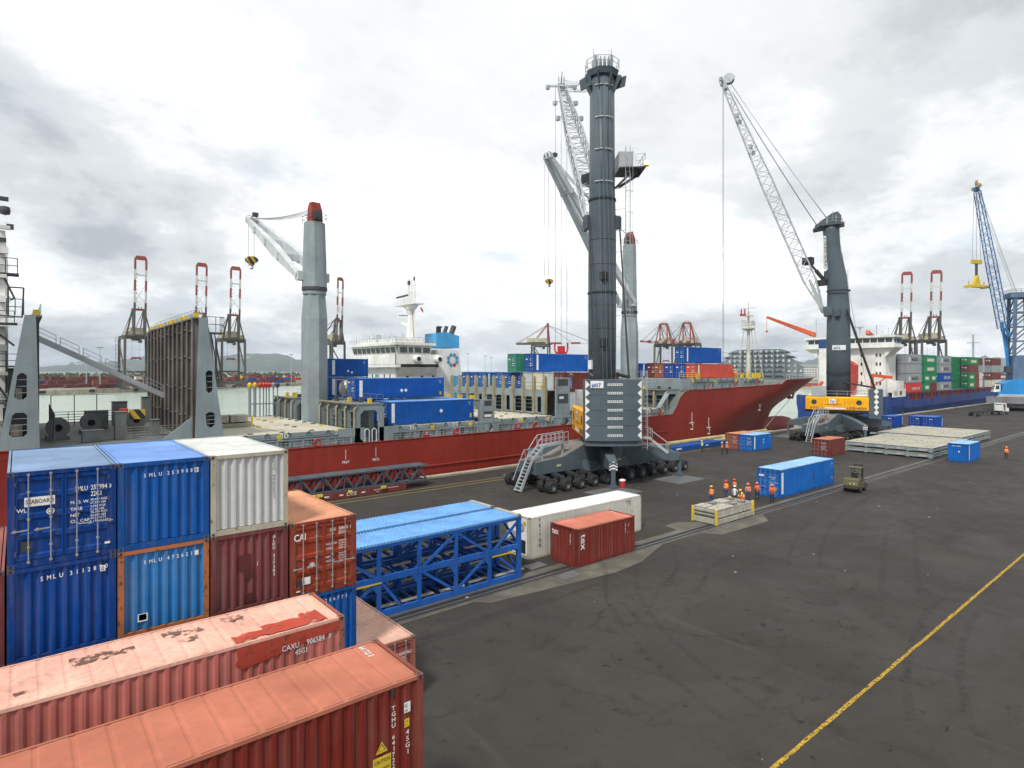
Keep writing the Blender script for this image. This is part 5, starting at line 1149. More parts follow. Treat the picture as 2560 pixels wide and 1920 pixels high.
        e.quad(W_(ln*.29,hz*.06)+side, W_(ln*.64,hz*.06)+side, W_(ln*.64,hz*.14)+side, W_(ln*.33,hz*.2)+side, 0); e.quad(W_(ln*.38,hz*.5)+side, W_(ln*.49,hz*.5)+side, W_(ln*.49,hz*.86)+side, W_(ln*.38,hz*.86)+side, 0)
        e.text('Kgs', W_(ln*.395,hz*.58)+side*2, dirr, (0,0,1), hz*.2, 2, 'L', .8); e.text('HARBOUR OPERATIONS', W_(ln*.31,hz*.36)+side, dirr, (0,0,1), hz*.075, 1)
        for q in (.27,.45,.62): e.quad(W_(ln*q,.1), W_(ln*q+.03,.1), W_(ln*q+.03,hz-.3), W_(ln*q,hz-.3), 1)
        B(e, 'house_lettering', [M_letter, M_dlet, M_blet], eh)
    m = MB(); m.rail([tuple(Pt(f1-.4,hw*.9,zb+.6+cw['hh'])), tuple(Pt(f0,hw*.9,zb+.6+cw['hh']))],1.1,.035,1.8); m.rail([tuple(Pt(f1-.4,-hw*.9,zb+.6+cw['hh'])), tuple(Pt(f0,-hw*.9,zb+.6+cw['hh']))],1.1,.035,1.8); B(m, 'guard_rail', M_galv, sp_)
    m = MB(); q = Pt(f1-2.6,hw*.55,zb+.6+cw['hh']+1.0); m.cbox(tuple(q),(2.6,2.2,2.0),0,math.atan2(d.y,d.x)); m.cbox(tuple(q+s*1.12),(1.9,.04,1.5),1,math.atan2(d.y,d.x)); B(m, 'cooler_box', [M_boom, M_galv], sp_)
    # counterweight
    z0, z1 = cw['z']; fr = cw['rear']; m = MB(); nseg = 10
    arc = lambda r_: [Pt(fr - cw['bulge']*(1-(2*k/nseg-1)**2), hw*(2*k/nseg-1), r_) for k in range(nseg+1)]
    m.prism(arc(z0+.35)+[Pt(f0,hw,z0+.35), Pt(f0,-hw,z0+.35)], (0,0,z1-z0-.35)); m.prism([p+d*.25 for p in arc(z0-.25)]+[Pt(f0,hw*.97,z0-.25), Pt(f0,-hw*.97,z0-.25)], (0,0,.6))
    for k in range(1,4): z = z0+.35+(z1-z0-.35)*k/4; m.prism([p-d*.012 for p in arc(z-.02)]+[Pt(fr+.5,hw+.012,z-.02), Pt(fr+.5,-hw-.012,z-.02)], (0,0,.03), 1)
    cwt = B(m, 'counterweight', [M_hcg, M_hcd])
    m = MB(); back = lambda l, z: Pt(fr - cw['bulge']*(1-(l/hw)**2) - .02, l, z)
    hgt = z1-z0-.6; lr = -s   # seen from behind, text runs towards -s ... (right hand side)
    if style == 'zig':
        nz = 7; h_ = hgt/nz
        for i in range(nz):
            for g in (-1, 1):
                a, b_, c_ = back(hw*g*.995,z0+.5+i*h_), back(hw*g*.995,z0+.5+(i+1)*h_), back(hw*g*.84,z0+.5+(i+.5)*h_); m.add([a,c_,b_], [(0,1,2)], 0)
            z = z0+.5+(i+.5)*h_; a = back(hw*.23,z); [m.quad(back(hw*(.23-.053*q),z-.13), back(hw*(.23-.053*(q+1)),z-.13), back(hw*(.23-.053*(q+1)),z+.13), back(hw*(.23-.053*q),z+.13), 0) for q in range(10)]
            for k in range(8): l = hw*.2-k*hw*.063; m.quad(back(l,z-.09)-d*.01, back(l-hw*.035,z-.09)-d*.01, back(l-hw*.035,z+.09)-d*.01, back(l,z+.09)-d*.01, 3)
        a, b_ = back(hw*.82,z1-.95)-d*.1, back(hw*.38,z1-.95)-d*.1; m.quad(a, b_, b_+V((0,0,.8)), a+V((0,0,.8)), 0); m.text(num, a.lerp(b_,.08)+V((0,0,.1))-d*.03, (b_-a).normalized(), (0,0,1), .46, 2, 'L', 1.0)
        for g in (-1,1): m.disc(back(hw*g*.92,z0+.1)-d*.05, .09, s, (0,0,1), 10, 4)
    else:
        for i in range(5):
            z = z0+.9+(hgt-.4)*i/4.3
            for g in (-1,1):
                a = Pt(fr+1.0,hw*g,z)+s*g*.015; m.quad(a-d*.42, a-V((0,0,.52)), a+d*.42, a+V((0,0,.52)), 0)
            m.quad(back(hw*.5,z-.14), back(-hw*.5,z-.14), back(-hw*.5,z+.14), back(hw*.5,z+.14), 0)
        a, b_ = back(hw*.95,z1-.85), back(hw*.2,z1-.85); m.quad(a, b_, b_+V((0,0,.7)), a+V((0,0,.7)), 0); m.text(num, a.lerp(b_,.1)+V((0,0,.1))-d*.03, (b_-a).normalized(), (0,0,1), .4, 2, 'L', 1.0)
    B(m, 'counterweight_marks', [M_letter, M_dlet, M_blet, M_hcg, M_red], cwt)
    # --- tower
    m = MB(); n = 24; rot = math.atan2(d.y,d.x); zk = zp+1.0 if lean else zt
    ring = lambda z, r_, off, sx=1.0: [tuple(Pt(off+r_*sx*math.cos(2*math.pi*i/n), r_*math.sin(2*math.pi*i/n), z)) for i in range(n)]
    if lean: loft(m, [ring(zb+.4,r_low,0,1.22), ring(zp-6,r_low*1.0,0,1.22), ring(zp+.5,r_low*.97,0,1.2), ring(zp+7,r_low*.9,.25,1.1), ring(zt-5,r_top*1.02,lean*.85), ring(zt-1.2,r_top,lean), ring(zt,r_top*1.03,lean)])
    else: loft(m, [ring(zb+.4,r_low*.98,0), ring(zp-9,r_low,0), ring(zp-1,r_low*.99,0), ring(zp+3.2,r_low*.92,0), ring(zt-14,r_top*1.04,0), ring(zt,r_top,0)])
    tw = B(m, 'crane_tower', M_hcg, smooth=True)
    m = MB()
    for z, r_ in ((zp-9,r_low),(zp+2.4,r_low*.95)) if not lean else ((zp-12,r_low*1.22),(zp+4,r_low*1.18)): m.lathe([(r_,z-.12),(r_+.09,z-.1),(r_+.09,z+.1),(r_,z+.12)],(cx,cy,0),24)
    B(m, 'tower_flange', M_hcd, tw)
    m = MB()
    if not lean:
        for k in range(4):
            z = zp+4.4+k*3.9; r_ = r_low*.95 + (r_top-r_low*.92)*((z-zp-3)/(zt-zp-3))
            for g in (-1,1): m.path([Pt(-r_*math.cos(t)*1.03,r_*math.sin(t)*1.03,z) for t in (g*.06,g*.25,g*.5,g*.72)],.055,5)
        m.cbox(tuple(Pt(-r_low*.5,r_low*.87,13.8)),(.5,.5,1.1))
        for l, z_ in ((.3,zt-2),(-.45,zt-2)): m.path([Pt(-math.sqrt(max(.1,(r_low*1.0)**2-l*l))-.02,l,zb+7.4+i*(z_-zb-7.4)/6) if i < 4 else Pt(-math.sqrt(max(.1,(r_low*.96)**2-l*l))-.02,l,zb+7.4+i*(z_-zb-7.4)/6) for i in range(7)],.018,4,3)
        for z_ in (15.5,18.2,21,26,29): m.lathe([(r_low*.995,z_-.03),(r_low+.025,z_),(r_low*.995,z_+.03)],(cx,cy,0),24,3)
        for z_ in (16.5,24.5): m.cbox(tuple(Pt(-r_low-.01,.1,z_)),(.7,.7,.9),3)
    else:
        a = Pt(0,r_low+.05,17.0); m.quad(a+d*1.0, a-d*1.3, a-d*1.3+V((0,0,.95)), a+d*1.0+V((0,0,.95)), 0); m.text(num, a+d*.8+V((0,0,.15))+s*.02, -d, (0,0,1), .55, 2)
        q = Pt(lean*.8+r_top*.74,r_top*.80,zt-2.2); rr_ = (-d*.72+s*-.62).normalized(); rr_ = (s*(-.75)+d*(.0)-d*.66).normalized(); nn = (d*.66+s*.75); m.quad(q-rr_*.6+nn*.1+V((0,0,-6.6)), q+rr_*.6+nn*.1+V((0,0,-6.6)), q+rr_*.6+nn*.1, q-rr_*.6+nn*.1, 0); m.text('LIEBHERR', q+rr_*(-.42)+nn*.13+V((0,0,-.35)), (0,0,-1), rr_, .82, 1, 'L', 1.25)
    B(m, 'tower_marks', [M_letter, M_dlet, M_blet, M_hcd], tw)
    # head platform, sheaves
    m = MB(); hc = lean
    if not lean:
        loft(m, [ngon(cx,cy,zt-.9,1.85,8,rot+math.pi/8), ngon(cx,cy,zt-.2,2.1,8,rot+math.pi/8)]); 
        for i in range(8): a = rot+math.pi/8+i*math.pi/4; m.beam((cx+r_top*.9*math.cos(a),cy+r_top*.9*math.sin(a),zt-2.6),(cx+2.2*math.cos(a),cy+2.2*math.sin(a),zt-.8),.12,.5)
        for g in (-1,1): m.beam(Pt(-.4,g*2.0,zt-2.2),Pt(-.4,g*2.2,zt-.9),1.8,.12)
    else:
        m.prism([Pt(hc-2.3,-1.7,zt-.2), Pt(hc+1.8,-1.7,zt-.2), Pt(hc+3.2,-1.0,zt-.9), Pt(hc+3.2,1.0,zt-.9), Pt(hc+1.8,1.7,zt-.2), Pt(hc-2.3,1.7,zt-.2)],(0,0,.35))
        for g in (-.9,.9): m.prism([Pt(hc-1.6,g,zt+.1), Pt(hc+3.0,g,zt-.9), Pt(hc+2.8,g,zt+.1), Pt(hc-.2,g,zt+2.2), Pt(hc-1.2,g,zt+2.4), Pt(hc-1.8,g,zt+1.5)], s*.15*(1 if g>0 else -1))
    hp = B(m, 'tower_head', M_hcg, tw); m = MB()
    P8 = [tuple(Pt(hc+2.1*math.cos(a),2.1*math.sin(a),zt-.1)) for a in [math.pi/8+i*math.pi/4 for i in range(9)]]; m.rail(P8,1.2,.035,1.2); B(m, 'head_railing', M_boom, hp)
    m = MB()
    for g in (-.75,-.25,.25,.75): 
        q = Pt(hc-.3,g,zt+.95); k = 16; ra = .8; ww = s*.07
        for sg in (-1,1): m.add([q+ww*sg+d*ra*math.cos(2*math.pi*i/k)+V((0,0,ra*math.sin(2*math.pi*i/k))) for i in range(k)], [tuple(range(k)) if sg > 0 else tuple(range(k-1,-1,-1))])
        b0 = len(m.v)-2*k
        for i in range(k): m.f.append((b0+i,b0+(i+1)%k,b0+k+(i+1)%k,b0+k+i)); m.m.append(0)
    for g in (-1,1): m.beam(Pt(hc-.9,g,zt-.1),Pt(hc-.9,g,zt+1.6),.18,.4); m.beam(Pt(hc+.6,g,zt-.1),Pt(hc+.6,g,zt+1.7),.18,.4); m.tube(Pt(hc-.3,g*1.1,zt+2.6),Pt(hc-.3,g*1.1,zt+.6),.05)
    B(m, 'head_sheave', M_galv, hp)
    # --- boom
    tip = V(tip); foot = Pt(r_low*1.2+.5,0,zp); D_ = (tip-foot); Ln = D_.length; D_.normalize(); m = MB()
    U_ = s.cross(D_)*-1 if s.cross(D_).z < 0 else s.cross(D_)
    p1, p2, p3 = foot+D_*Ln*.13, foot+D_*Ln*.55, foot+D_*Ln*.97; 
    for g in (-1,1):
        m.beam(foot+s*g*1.5, p1+s*g*1.35-U_*1.1, .4, .3); m.beam(foot+s*g*1.5, p1+s*g*1.35+U_*1.1, .3, .3); m.beam(foot+s*g*1.5, p1+s*g*1.35, .1, .9, w2=.1, h2=.5)
    lattice(m, p1, p2, 2.7, 2.2, 2.5, 2.3, s, 11, .15, .065); lattice(m, p2, p3, 2.5, 2.3, 1.3, .9, s, 12, .13, .06)
    lattice(m, p1-D_*Ln*.05, p1, 2.8, 1.6, 2.7, 2.2, s, 1, .1, .07)
    m.beam(p3, tip, 1.3, 1.0); bm = B(m, 'boom', M_boom, root)
    m = MB()
    for g in (-.5,0,.5):
        for c_, ra in ((tip,.75),(tip+D_*.1+U_*1.2-d*.1,1.05 if lean else .5)): q = c_+s*g; m.add([q+d*ra*math.cos(i*math.pi/8)+V((0,0,ra*math.sin(i*math.pi/8))) for i in range(16)], [tuple(range(16))]); m.add([q+s*.1+d*ra*math.cos(i*math.pi/8)+V((0,0,ra*math.sin(i*math.pi/8))) for i in range(16)], [tuple(range(16))])
    m.beam(tip-s*2.4, tip+s*2.4, .35, .35)
    for g in (-1,1):
        for q, e in ((0,2.6),(.16,1.9),(.3,2.0)): c_ = tip-D_*Ln*q+s*g*e; m.cbox(tuple(c_-V((0,0,.3))),(.6,.6,.7)); m.beam(c_, tip-D_*Ln*q, .1, .1)
    m.tube(tip+U_*.5, tip+U_*2.6, .08)
    B(m, 'boom_head', M_galv, bm)
    m = MB(); a = Pt(r_low*1.1,0,zp+5.5); b_ = foot+D_*Ln*.2+U_*1.1
    for g in (-.0,): m.tube(a+s*g, a.lerp(b_,.6)+s*g, .38, n=12); m.tube(a.lerp(b_,.6), b_, .22, n=10)
    m.cbox(tuple(b_),(1.4,1.8,1.4)); m.cbox(tuple(a.lerp(b_,.25)-V((0,0,.9))),(1.2,1.6,1.1)); B(m, 'luffing_cylinder', M_hcd, root)
    m = MB()
    for g in (-1,1): m.beam(Pt(r_low*.6,g*1.75,zp+.1), foot+s*g*1.75, .5, 1.7); m.cbox(tuple(Pt(0,g*r_low*1.02,zp-.3)),(1.0,.8,1.5))
    B(m, 'boom_bracket', M_hcg, tw)
    # back stays
    m = MB()
    for g in (-1,1):
        for o in (0,.32) if not lean else (0,): m.tube(Pt(fr+1.2-o,g*hw*.62,z1+.1), Pt(-r_low*.85,g*(r_low+.1),zp+.2-o*2), .085 if not lean else .2, n=8)
        m.tube(Pt(fr+1.2,g*hw*.62,z1+.25), Pt(-.3,g*r_low*.9,z1+1.4 if lean else z1+.6), .14 if lean else .2, n=8)
    B(m, 'back_stay', M_hcd, cwt)
    # ropes
    m = MB(); hd = Pt(hc+.4,0,zt+.9)
    for g in (-.75,-.25,.25,.75):
        a, b_ = hd+s*g, tip+s*g*.8+U_*(1.1); sag = 1.6 if not lean else .5; m.path([a.lerp(b_,k/8)-V((0,0,sag*math.sin(math.pi*k/8)*(1+g*.4))) for k in range(9)], .04, 4); b2 = tip-D_*3.2+s*g*1.2+U_*.9; a2 = Pt(hc+2.2,g*1.4,zt-.3); m.path([a2.lerp(b2,k/8)-V((0,0,sag*.7*math.sin(math.pi*k/8))) for k in range(9)], .04, 4)
        m.tube(Pt(hc-.9,g,zt+.4), Pt(fr+2.5,g,z1), .03, n=4)
    B(m, 'luffing_rope', M_wire, tw)
    # cab with caged ladder on the right of the tower
    m = MB(); rs = -1; zc = zp+6; q = r_low+.2
    m.prism([Pt(2.2,rs*q,zc), Pt(-1.3,rs*q,zc), Pt(-1.6,rs*(q+3.1),zc), Pt(2.2,rs*(q+3.1),zc)],(0,0,.18),1); m.prism([Pt(2.6,rs*(q+.1),zc+.2), Pt(-.3,rs*(q+.1),zc+.2), Pt(-.3,rs*(q+1.9),zc+.2), Pt(2.6,rs*(q+1.9),zc+.2)],(0,0,2.2),0)
    m.beam(Pt(.5,rs*(q+.2),zc-1.8),Pt(.5,rs*(q+2.9),zc-.05),.3,.3,1); m.beam(Pt(-.6,rs*(q-.4),zc-2.2),Pt(-.6,rs*(q+1.8),zc-.05),.25,.25,1)
    cab = B(m, 'operator_cab', [M_boom, M_hcd], tw); m = MB()
    m.prism([Pt(2.62,rs*(q+.3),zc+.8), Pt(2.62,rs*(q+1.7),zc+.8), Pt(2.62,rs*(q+1.7),zc+2.1), Pt(2.62,rs*(q+.3),zc+2.1)], d*.03); m.prism([Pt(.6,rs*(q+1.92),zc+.9), Pt(2.3,rs*(q+1.92),zc+.9), Pt(2.3,rs*(q+1.92),zc+2.0), Pt(.6,rs*(q+1.92),zc+2.0)], s*rs*.03); B(m, 'cab_window', M_glass, cab)
    m = MB(); m.rail([tuple(Pt(-1.2,rs*(q+2.0),zc+.18)), tuple(Pt(-1.5,rs*(q+3.05),zc+.18)), tuple(Pt(2.2,rs*(q+3.05),zc+.18))],1.6,.035,1.2)
    lx, ly = -1.0, rs*(q+1.1); zl = z1+3
    for g in (-.28,.28): m.tube(Pt(lx,ly+g,zl), Pt(lx,ly+g,zc+2.9), .035, n=5)
    for k in range(int((zc-zl+2)/.6)): m.tube(Pt(lx,ly-.28,zl+k*.6), Pt(lx,ly+.28,zl+k*.6), .02, n=4)
    for k in range(int((zc-zl)/2.6)):
        z = zl+1.5+k*2.6; m.path([Pt(lx,ly-.35,z), Pt(lx-.5,ly-.45,z), Pt(lx-.8,ly,z), Pt(lx-.5,ly+.45,z), Pt(lx,ly+.35,z)],.03,4); m.tube(Pt(lx,ly+.28,z+.6), Pt(-.3,rs*(r_low*.8),z+.6), .04, n=4)
    for g in (-.45,0,.45): m.tube(Pt(lx-.7+abs(g)*.4,ly+g,zl+1.4), Pt(lx-.7+abs(g)*.4,ly+g,zc+2.4), .02, n=4)
    B(m, 'caged_ladder', M_galv, cab)
    if not lean:
        m = MB(); q_ = Pt(-1.75,rs*(q+3.1),zc+.3); m.cbox(tuple(q_),(.5,.5,.34),0); m.lathe([(.02,-.3),(.26,-.22),(.3,0),(.2,.2),(.02,.25)],tuple(q_-d*.2+V((0,0,.2))),10,1)
        B(m, 'work_lamp', [M_yel, plain('lamp_glow', (1.0,.72,.25), .4, emit=6)], cab)
    # lower caged ladder and landing beside the counterweight
    m = MB(); lx, ly = fr+1.6, rs*(hw+.75)
    for g in (-.3,.3):
        for e in (0,.7): m.tube(Pt(lx+e,ly+g,z0-.9 if e == 0 else z0+1.5), Pt(lx+e,ly+g,z1+1.0), .035, n=5)
    for k in range(int((z1-z0)/1.35)): z = z0+1.6+k*1.35; m.path([Pt(lx,ly-.3,z), Pt(lx+.7,ly-.3,z), Pt(lx+.7,ly+.3,z), Pt(lx,ly+.3,z)],.035,4)
    for k in range(18): m.tube(Pt(lx,ly-.3,z0-.6+k*.5), Pt(lx,ly+.3,z0-.6+k*.5), .02, n=4)
    a = Pt(lx+1.2,ly-.6,z0+.2); m.prism([Pt(lx+.3,ly+.5,z0+.3), Pt(lx+2.8,ly+.5,z0+.3), Pt(lx+2.8,ly-.9,z0+.3), Pt(lx+.3,ly-.9,z0+.3)],(0,0,.1)); m.rail([tuple(Pt(lx+.3,ly-.9,z0+.4)), tuple(Pt(lx+2.8,ly-.9,z0+.4))],1.1,.03,.8)
    for g in (0,.8): m.beam(Pt(lx+2.8-g,ly-.9,z0+.3), Pt(lx+2.8-g,ly-3.2,z0-1.5), .1, .3); m.path([Pt(lx+2.8-g,ly-.9,z0+1.4), Pt(lx+2.8-g,ly-3.2,z0-.3), Pt(lx+2.8-g,ly-3.2,z0-1.5)],.035,4)
    for k in range(6): q_ = Pt(lx+2.4,ly-1.1-k*.38,z0+.15-k*.3); m.cbox(tuple(q_),(.8,.3,.05),0,math.atan2(d.y,d.x))
    B(m, 'landing_ladder', M_boom, sp_)
    return tip, s, d
def dirv(cx, cz): return (.7717*cx+.636*cz, -.636*cx+.7717*cz)
t07 = world(1403,215,115.5)
tip7, s7, d7 = harbour_crane('tall slate harbour crane with number 07 on its zigzag-edged counterweight', (55.6,50.0), dirv(-.02,1), 49.9, 31.6, 1.72, 1.5, 0, t07,
    dict(house=(-5.6,5.2), w=6.3, hh=3.1, z=(4.95,12.1), rear=-7.4, bulge=.45), '#07', 'zig')
t06 = world(1808,207,127.2)
tip6, s6, d6 = harbour_crane('slate harbour crane with yellow engine house and long light boom by the ship bow', (124.0,50.0), dirv(-.866,.5), 41.6, 24.6, 1.72, 1.45, 1.25, t06,
    dict(house=(-5.1,5.9), w=5.6, hh=2.5, z=(4.3,9.5), rear=-7.3, bulge=.15), '#06', 'dia')
# hoist ropes with their hooks
def hoist(label, tip, s, zend, parent_label, n=3):
    o = thing('hoist_block', label, 'crane hook', (tip.x,tip.y,zend)); m = MB()
    for k in range(n): g = (k-(n-1)/2)*(1.1 if n == 3 else .9); m.tube(tip+s*g*1.0, V((tip.x,tip.y,zend))+s*g*1.0+V((0,0,.5)), .035, n=4)
    m.build('rope', M_wire, o, True); return o
hb7 = hoist('red lifting beam hanging on three ropes from the tall crane boom', tip7, s7, 17.0, '')
mb = MB(); q = V((tip7.x,tip7.y,17.0))
for g in (-1,1): mb.path([q+s7*g*1.25+V((0,0,1.4)), q+s7*g*1.25, q+s7*g*.8-V((0,0,.9))],.16,6)
mb.beam(q-s7*1.1-V((0,0,.8)), q+s7*1.1-V((0,0,.8)), .6, .8); mb.beam(q-s7*.7+V((0,0,.1)), q+s7*.7+V((0,0,.1)), .8, 1.3); mb.build('lifting_beam', paint('hook_red', (.5,.03,.04), .45, dirt=.1), hb7, True)
hb6 = hoist('hook block hanging on thin ropes over the forward hatch', tip6, s6, 13.6, '', 2)
mb = MB(); mb.lathe([(.02,-.3),(.8,-.25),(.9,0),(.8,.25),(.02,.3)],(tip6.x,tip6.y,13.6),14,0,'y'); mb.tube((tip6.x,tip6.y,13),(tip6.x,tip6.y,12.2),.18); mb.build('block', M_hook, hb6, True)
# bucket on the near outrigger pad
o = thing('water_cooler', 'red and white water cooler standing on the steel pad of the tall crane', 'cooler', (50.6,42.6,.36)); mb = MB()
mb.lathe([(.02,0),(.3,0),(.34,.75),(.3,.78),(.02,.78)],(0,0,0),14); mb.build('tub', M_red, o); mb = MB(); mb.lathe([(.02,.78),(.36,.78),(.36,.9),(.1,.98),(.02,.98)],(0,0,0),14); mb.build('lid', M_letter, o)
# ------------------------------------------------------------------ blue open frames
M_fblue = paint('frame_blue', (.012,.09,.36), .45, rust=.12, dirt=.15)
M_froof = paint('frame_roof_blue', (.12,.31,.62), .5, rust=.42, dirt=.4, scale=1.2, rustcol=(.07,.08,.10))
M_plank = paint('weathered_plank', (.42,.40,.36), .9, rust=.45, dirt=.4, scale=2, rustcol=(.12,.1,.08))
def open_frame(label, x0, y0, L=12.3, W=2.44, H=4.0):
    o = thing('open_frame_rack', label, 'frame rack', (x0,y0,.01), 0, 'blue open frame racks on the quay'); st = L/5
    m = MB()
    for x in (.12, L-.12):
        for y in (.1, W-.1): m.box((x-.14,y-.1,0),(x+.14,y+.1,H-.12))
    for i in range(1,5):
        for y in (.08, W-.08): m.box((i*st-.1,y-.08,.3),(i*st+.1,y+.08,H-.3))
    m.build_parts('post', M_fblue, o); m = MB()
    for y in (.08, W-.08):
        m.box((0,y-.1,0),(L,y+.1,.32)); m.box((.26,y-.09,H/2-.16),(L-.26,y+.09,H/2+.16)); m.box((.26,y-.09,H-.34),(L-.26,y+.09,H-.12))
    for x in (.12, L-.12): m.box((x-.1,.2,0.02),(x+.1,W-.2,.28)); m.box((x-.1,.2,H/2-.12),(x+.1,W-.2,H/2+.12)); m.box((x-.1,.2,H-.3),(x+.1,W-.2,H-.13))
    for i in range(1,20): m.box((i*L/20-.05,.2,.12),(i*L/20+.05,W-.2,.26)); m.box((i*L/20-.04,.2,H/2-.06),(i*L/20+.04,W-.2,H/2+.08))
    m.build('rail', M_fblue, o); m = MB()
    up, mid, lo = H-.34, H/2, .3
    for y in (.05, W-.05):
        for (a, za, b_, zb) in ((2,mid,3,up),(3,up,4,mid),(2,mid,3,lo),(3,lo,4,mid),(0.05,up,1,mid),(.05,lo,1,mid),(4.95,up,4.08,mid),(4.95,lo,4.08,mid),(1,mid,1.5,lo+.1)):
            m.beam((a*st,y,za),(b_*st,y,zb),.09,.15)
        for i in (1,2,3,4): m.prism([(i*st-.1,y-.05,mid-.16),(i*st-.55,y-.05,mid-.16),(i*st-.1,y-.05,mid-.8)],(0,.1,0))
    for x in (.06, L-.06):
        for z0,z1 in ((lo,mid),(mid,up)): m.beam((x,.15,z0),(x,W-.15,z1),.09,.15)
    m.build('diagonal_brace', M_fblue, o); m = MB()
    k = 62; vs = []
    for i in range(k):
        x = .15+(L-.3)*i/k; p = (L-.3)/k
        for dx_, z in ((0,0),(p*.25,.05),(p*.55,.05),(p*.8,0)): vs += [(x+dx_,-.02,H-.09+z),(x+dx_,W+.02,H-.09+z)]
    m.add(vs, [(2*i,2*i+2,2*i+3,2*i+1) for i in range(len(vs)//2-1)]); m.box((.15,-.03,H-.16),(L-.15,W+.03,H-.1))
    m.build('roof', M_froof, o); m = MB()
    for x in (0,L-.3):
        m.box((x,-.01,H-.12),(x+.3,W+.01,H+.005),0)
        for y in (-.03,W-.17): m.box((x+.06,y,H-.13),(x+.24,y+.2,H+.02),1)
    m.build('end_cap', [paint('rust_cream_cap', (.36,.35,.30), .8, rust=.75, dirt=.3, scale=3, rustcol=(.2,.08,.03)), M_rib], o)
    m = MB(); r = random.Random(int(y0*10))
    for lev in (.3, H/2+.1):
        for y in ((.5,) if lev < .5 else (1.4,)):
            x = .8
            while x < L-1.2: l = r.uniform(.8,2.6); m.cbox((x+l/2,y+r.uniform(-.12,.12),lev+.05),(l,.24,.07),0,r.uniform(-.04,.04)); x += l+r.uniform(.05,.9)
    m.build_parts('dunnage_plank', M_plank, o)
    m = MB(); m.box((st*.25+.4,-.03,mid-.2),(st+.1,-.012,mid-.12)); m.box((st*4.2-.35,-.03,mid-.3),(st*4.9-.4,-.012,mid-.22)); m.build_parts('yellow_edge', M_yel, o)
    return o
open_frame('blue open steel frame with corrugated roof, nearer the camera of the two', 12.35, 29.0)
open_frame('blue open steel frame with corrugated roof, behind its twin', 12.4, 31.9)
# ------------------------------------------------------------------ flat racks with crates
M_rack = paint('rack_cream_green', (.34,.34,.27), .7, rust=.3, dirt=.35)
M_crate = paint('crate_white_wood', (.40,.38,.33), .85, rust=.12, dirt=.35, scale=1.6)
def flat_rack(label, x0, y0, z0, L=6.1, W=2.44, mat=None, post=1.3, group=None):
    o = thing('flat_rack', label, 'flat rack', (x0,y0,z0), 0, group); m = MB(); mat = mat or M_rack
    for y in (0, W-.16): m.box((.02,y,0.03),(L-.02,y+.16,.42))
    m.box((.05,.16,.3),(L-.05,W-.16,.43)); m.box((0,.16,.05),(.14,W-.16,.5)); m.box((L-.14,.16,.05),(L,W-.16,.5)); m.build('platform', mat, o)
    for x in (0, L-.18):
        m = MB(); m.box((x+.03,.2,post-.28),(x+.13,W-.2,post-.1)); m.box((x+.03,.2,.75),(x+.13,W-.2,.82)); e = m.build('end_rail', mat, o)
        for y in (-.01, W-.19): m = MB(); m.box((x,y,.0),(x+.18,y+.2,post)); m.build('corner_post', M_yel, e)
    return o
def crate(label, x, y, z, sx, sy, sz, open_top, group, rz=0):
    o = thing('crate', label, 'crate', (x,y,z), rz, group); m = MB(); t = .05
    for (a, b_) in (((-sx/2,-sy/2,.12),(sx/2,-sy/2+t,sz)),((-sx/2,sy/2-t,.12),(sx/2,sy/2,sz)),((-sx/2,-sy/2+t,.12),(-sx/2+t,sy/2-t,sz)),((sx/2-t,-sy/2+t,.12),(sx/2,sy/2-t,sz))):
        m.box(a, b_)
    m.box((-sx/2+t,-sy/2+t,.12),(sx/2-t,sy/2-t,.2))
    for z_ in (.4,.66): m.box((-sx/2-.006,-sy/2-.006,z_),(sx/2+.006,-sy/2,z_+.012),1); m.box((-sx/2-.006,-sy/2,z_),(-sx/2,sy/2,z_+.012),1)
    m.build('panel', [M_crate, M_rib], o); m = MB()
    for g in (-.35,.35): m.box((g*sx-.06,-sy/2-.01,0),(g*sx+.06,sy/2+.01,.12))
    m.build_parts('runner', M_rib, o); m = MB()
    if open_top: m.beam((-sx/2,0,sz-.03),(sx/2,.02,sz-.02),.07,.06); m.cbox((.15,.2,.5),(.5,.3,.5),0,.4); m.build('cross_bar', M_rib, o)
    else: m.box((-sx/2-.02,-sy/2-.02,sz),(sx/2+.02,sy/2+.02,sz+.05)); m.beam((-sx/2,-.1,sz+.07),(sx/2,.15,sz+.08),.08,.05); m.build('lid', M_crate, o)
    return o
flat_rack('cream flat rack with yellow corner posts loaded with white crates, by the workers', 45.4, 28.0, .04)
n = 0
crn = ['front left','front middle','front right','second from the right, front row','back left','back middle','back right','second from the right, back row']
for j, y in enumerate((28.62, 29.78)):
    for i, x in enumerate((46.25,47.65,49.05,50.55)):
        op = (i+j) % 3 == 2 or i == 3
        q = (('nearest','second','third','farthest')[i]) + ' from the yellow posts'
        crate('%s white crate on the quayside flat rack, %s row, %s' % ('open' if op else 'lidded', 'front' if j == 0 else 'back', ('next to the yellow posts','second along','third along','at the workers\' end')[i]), x, y, .48, 1.28, 1.08, .78+.06*((i*3+j) % 3), op, 'crates on the quayside flat rack', rnd.uniform(-.04,.04))
flat_rack('grey flat rack of crates lying on the aft hatch cover of the red ship', 15.2, 75.3, 6.42, L=6.6)
for i, x in enumerate((16.2,18.2,20.3)): crate('grey crate on the hatch-cover flat rack, %s' % ('aft end','middle','beside the yellow post')[i], x, 76.5, 6.87, 1.9, 2.0, .85, False, 'crates on the hatch-cover flat rack')
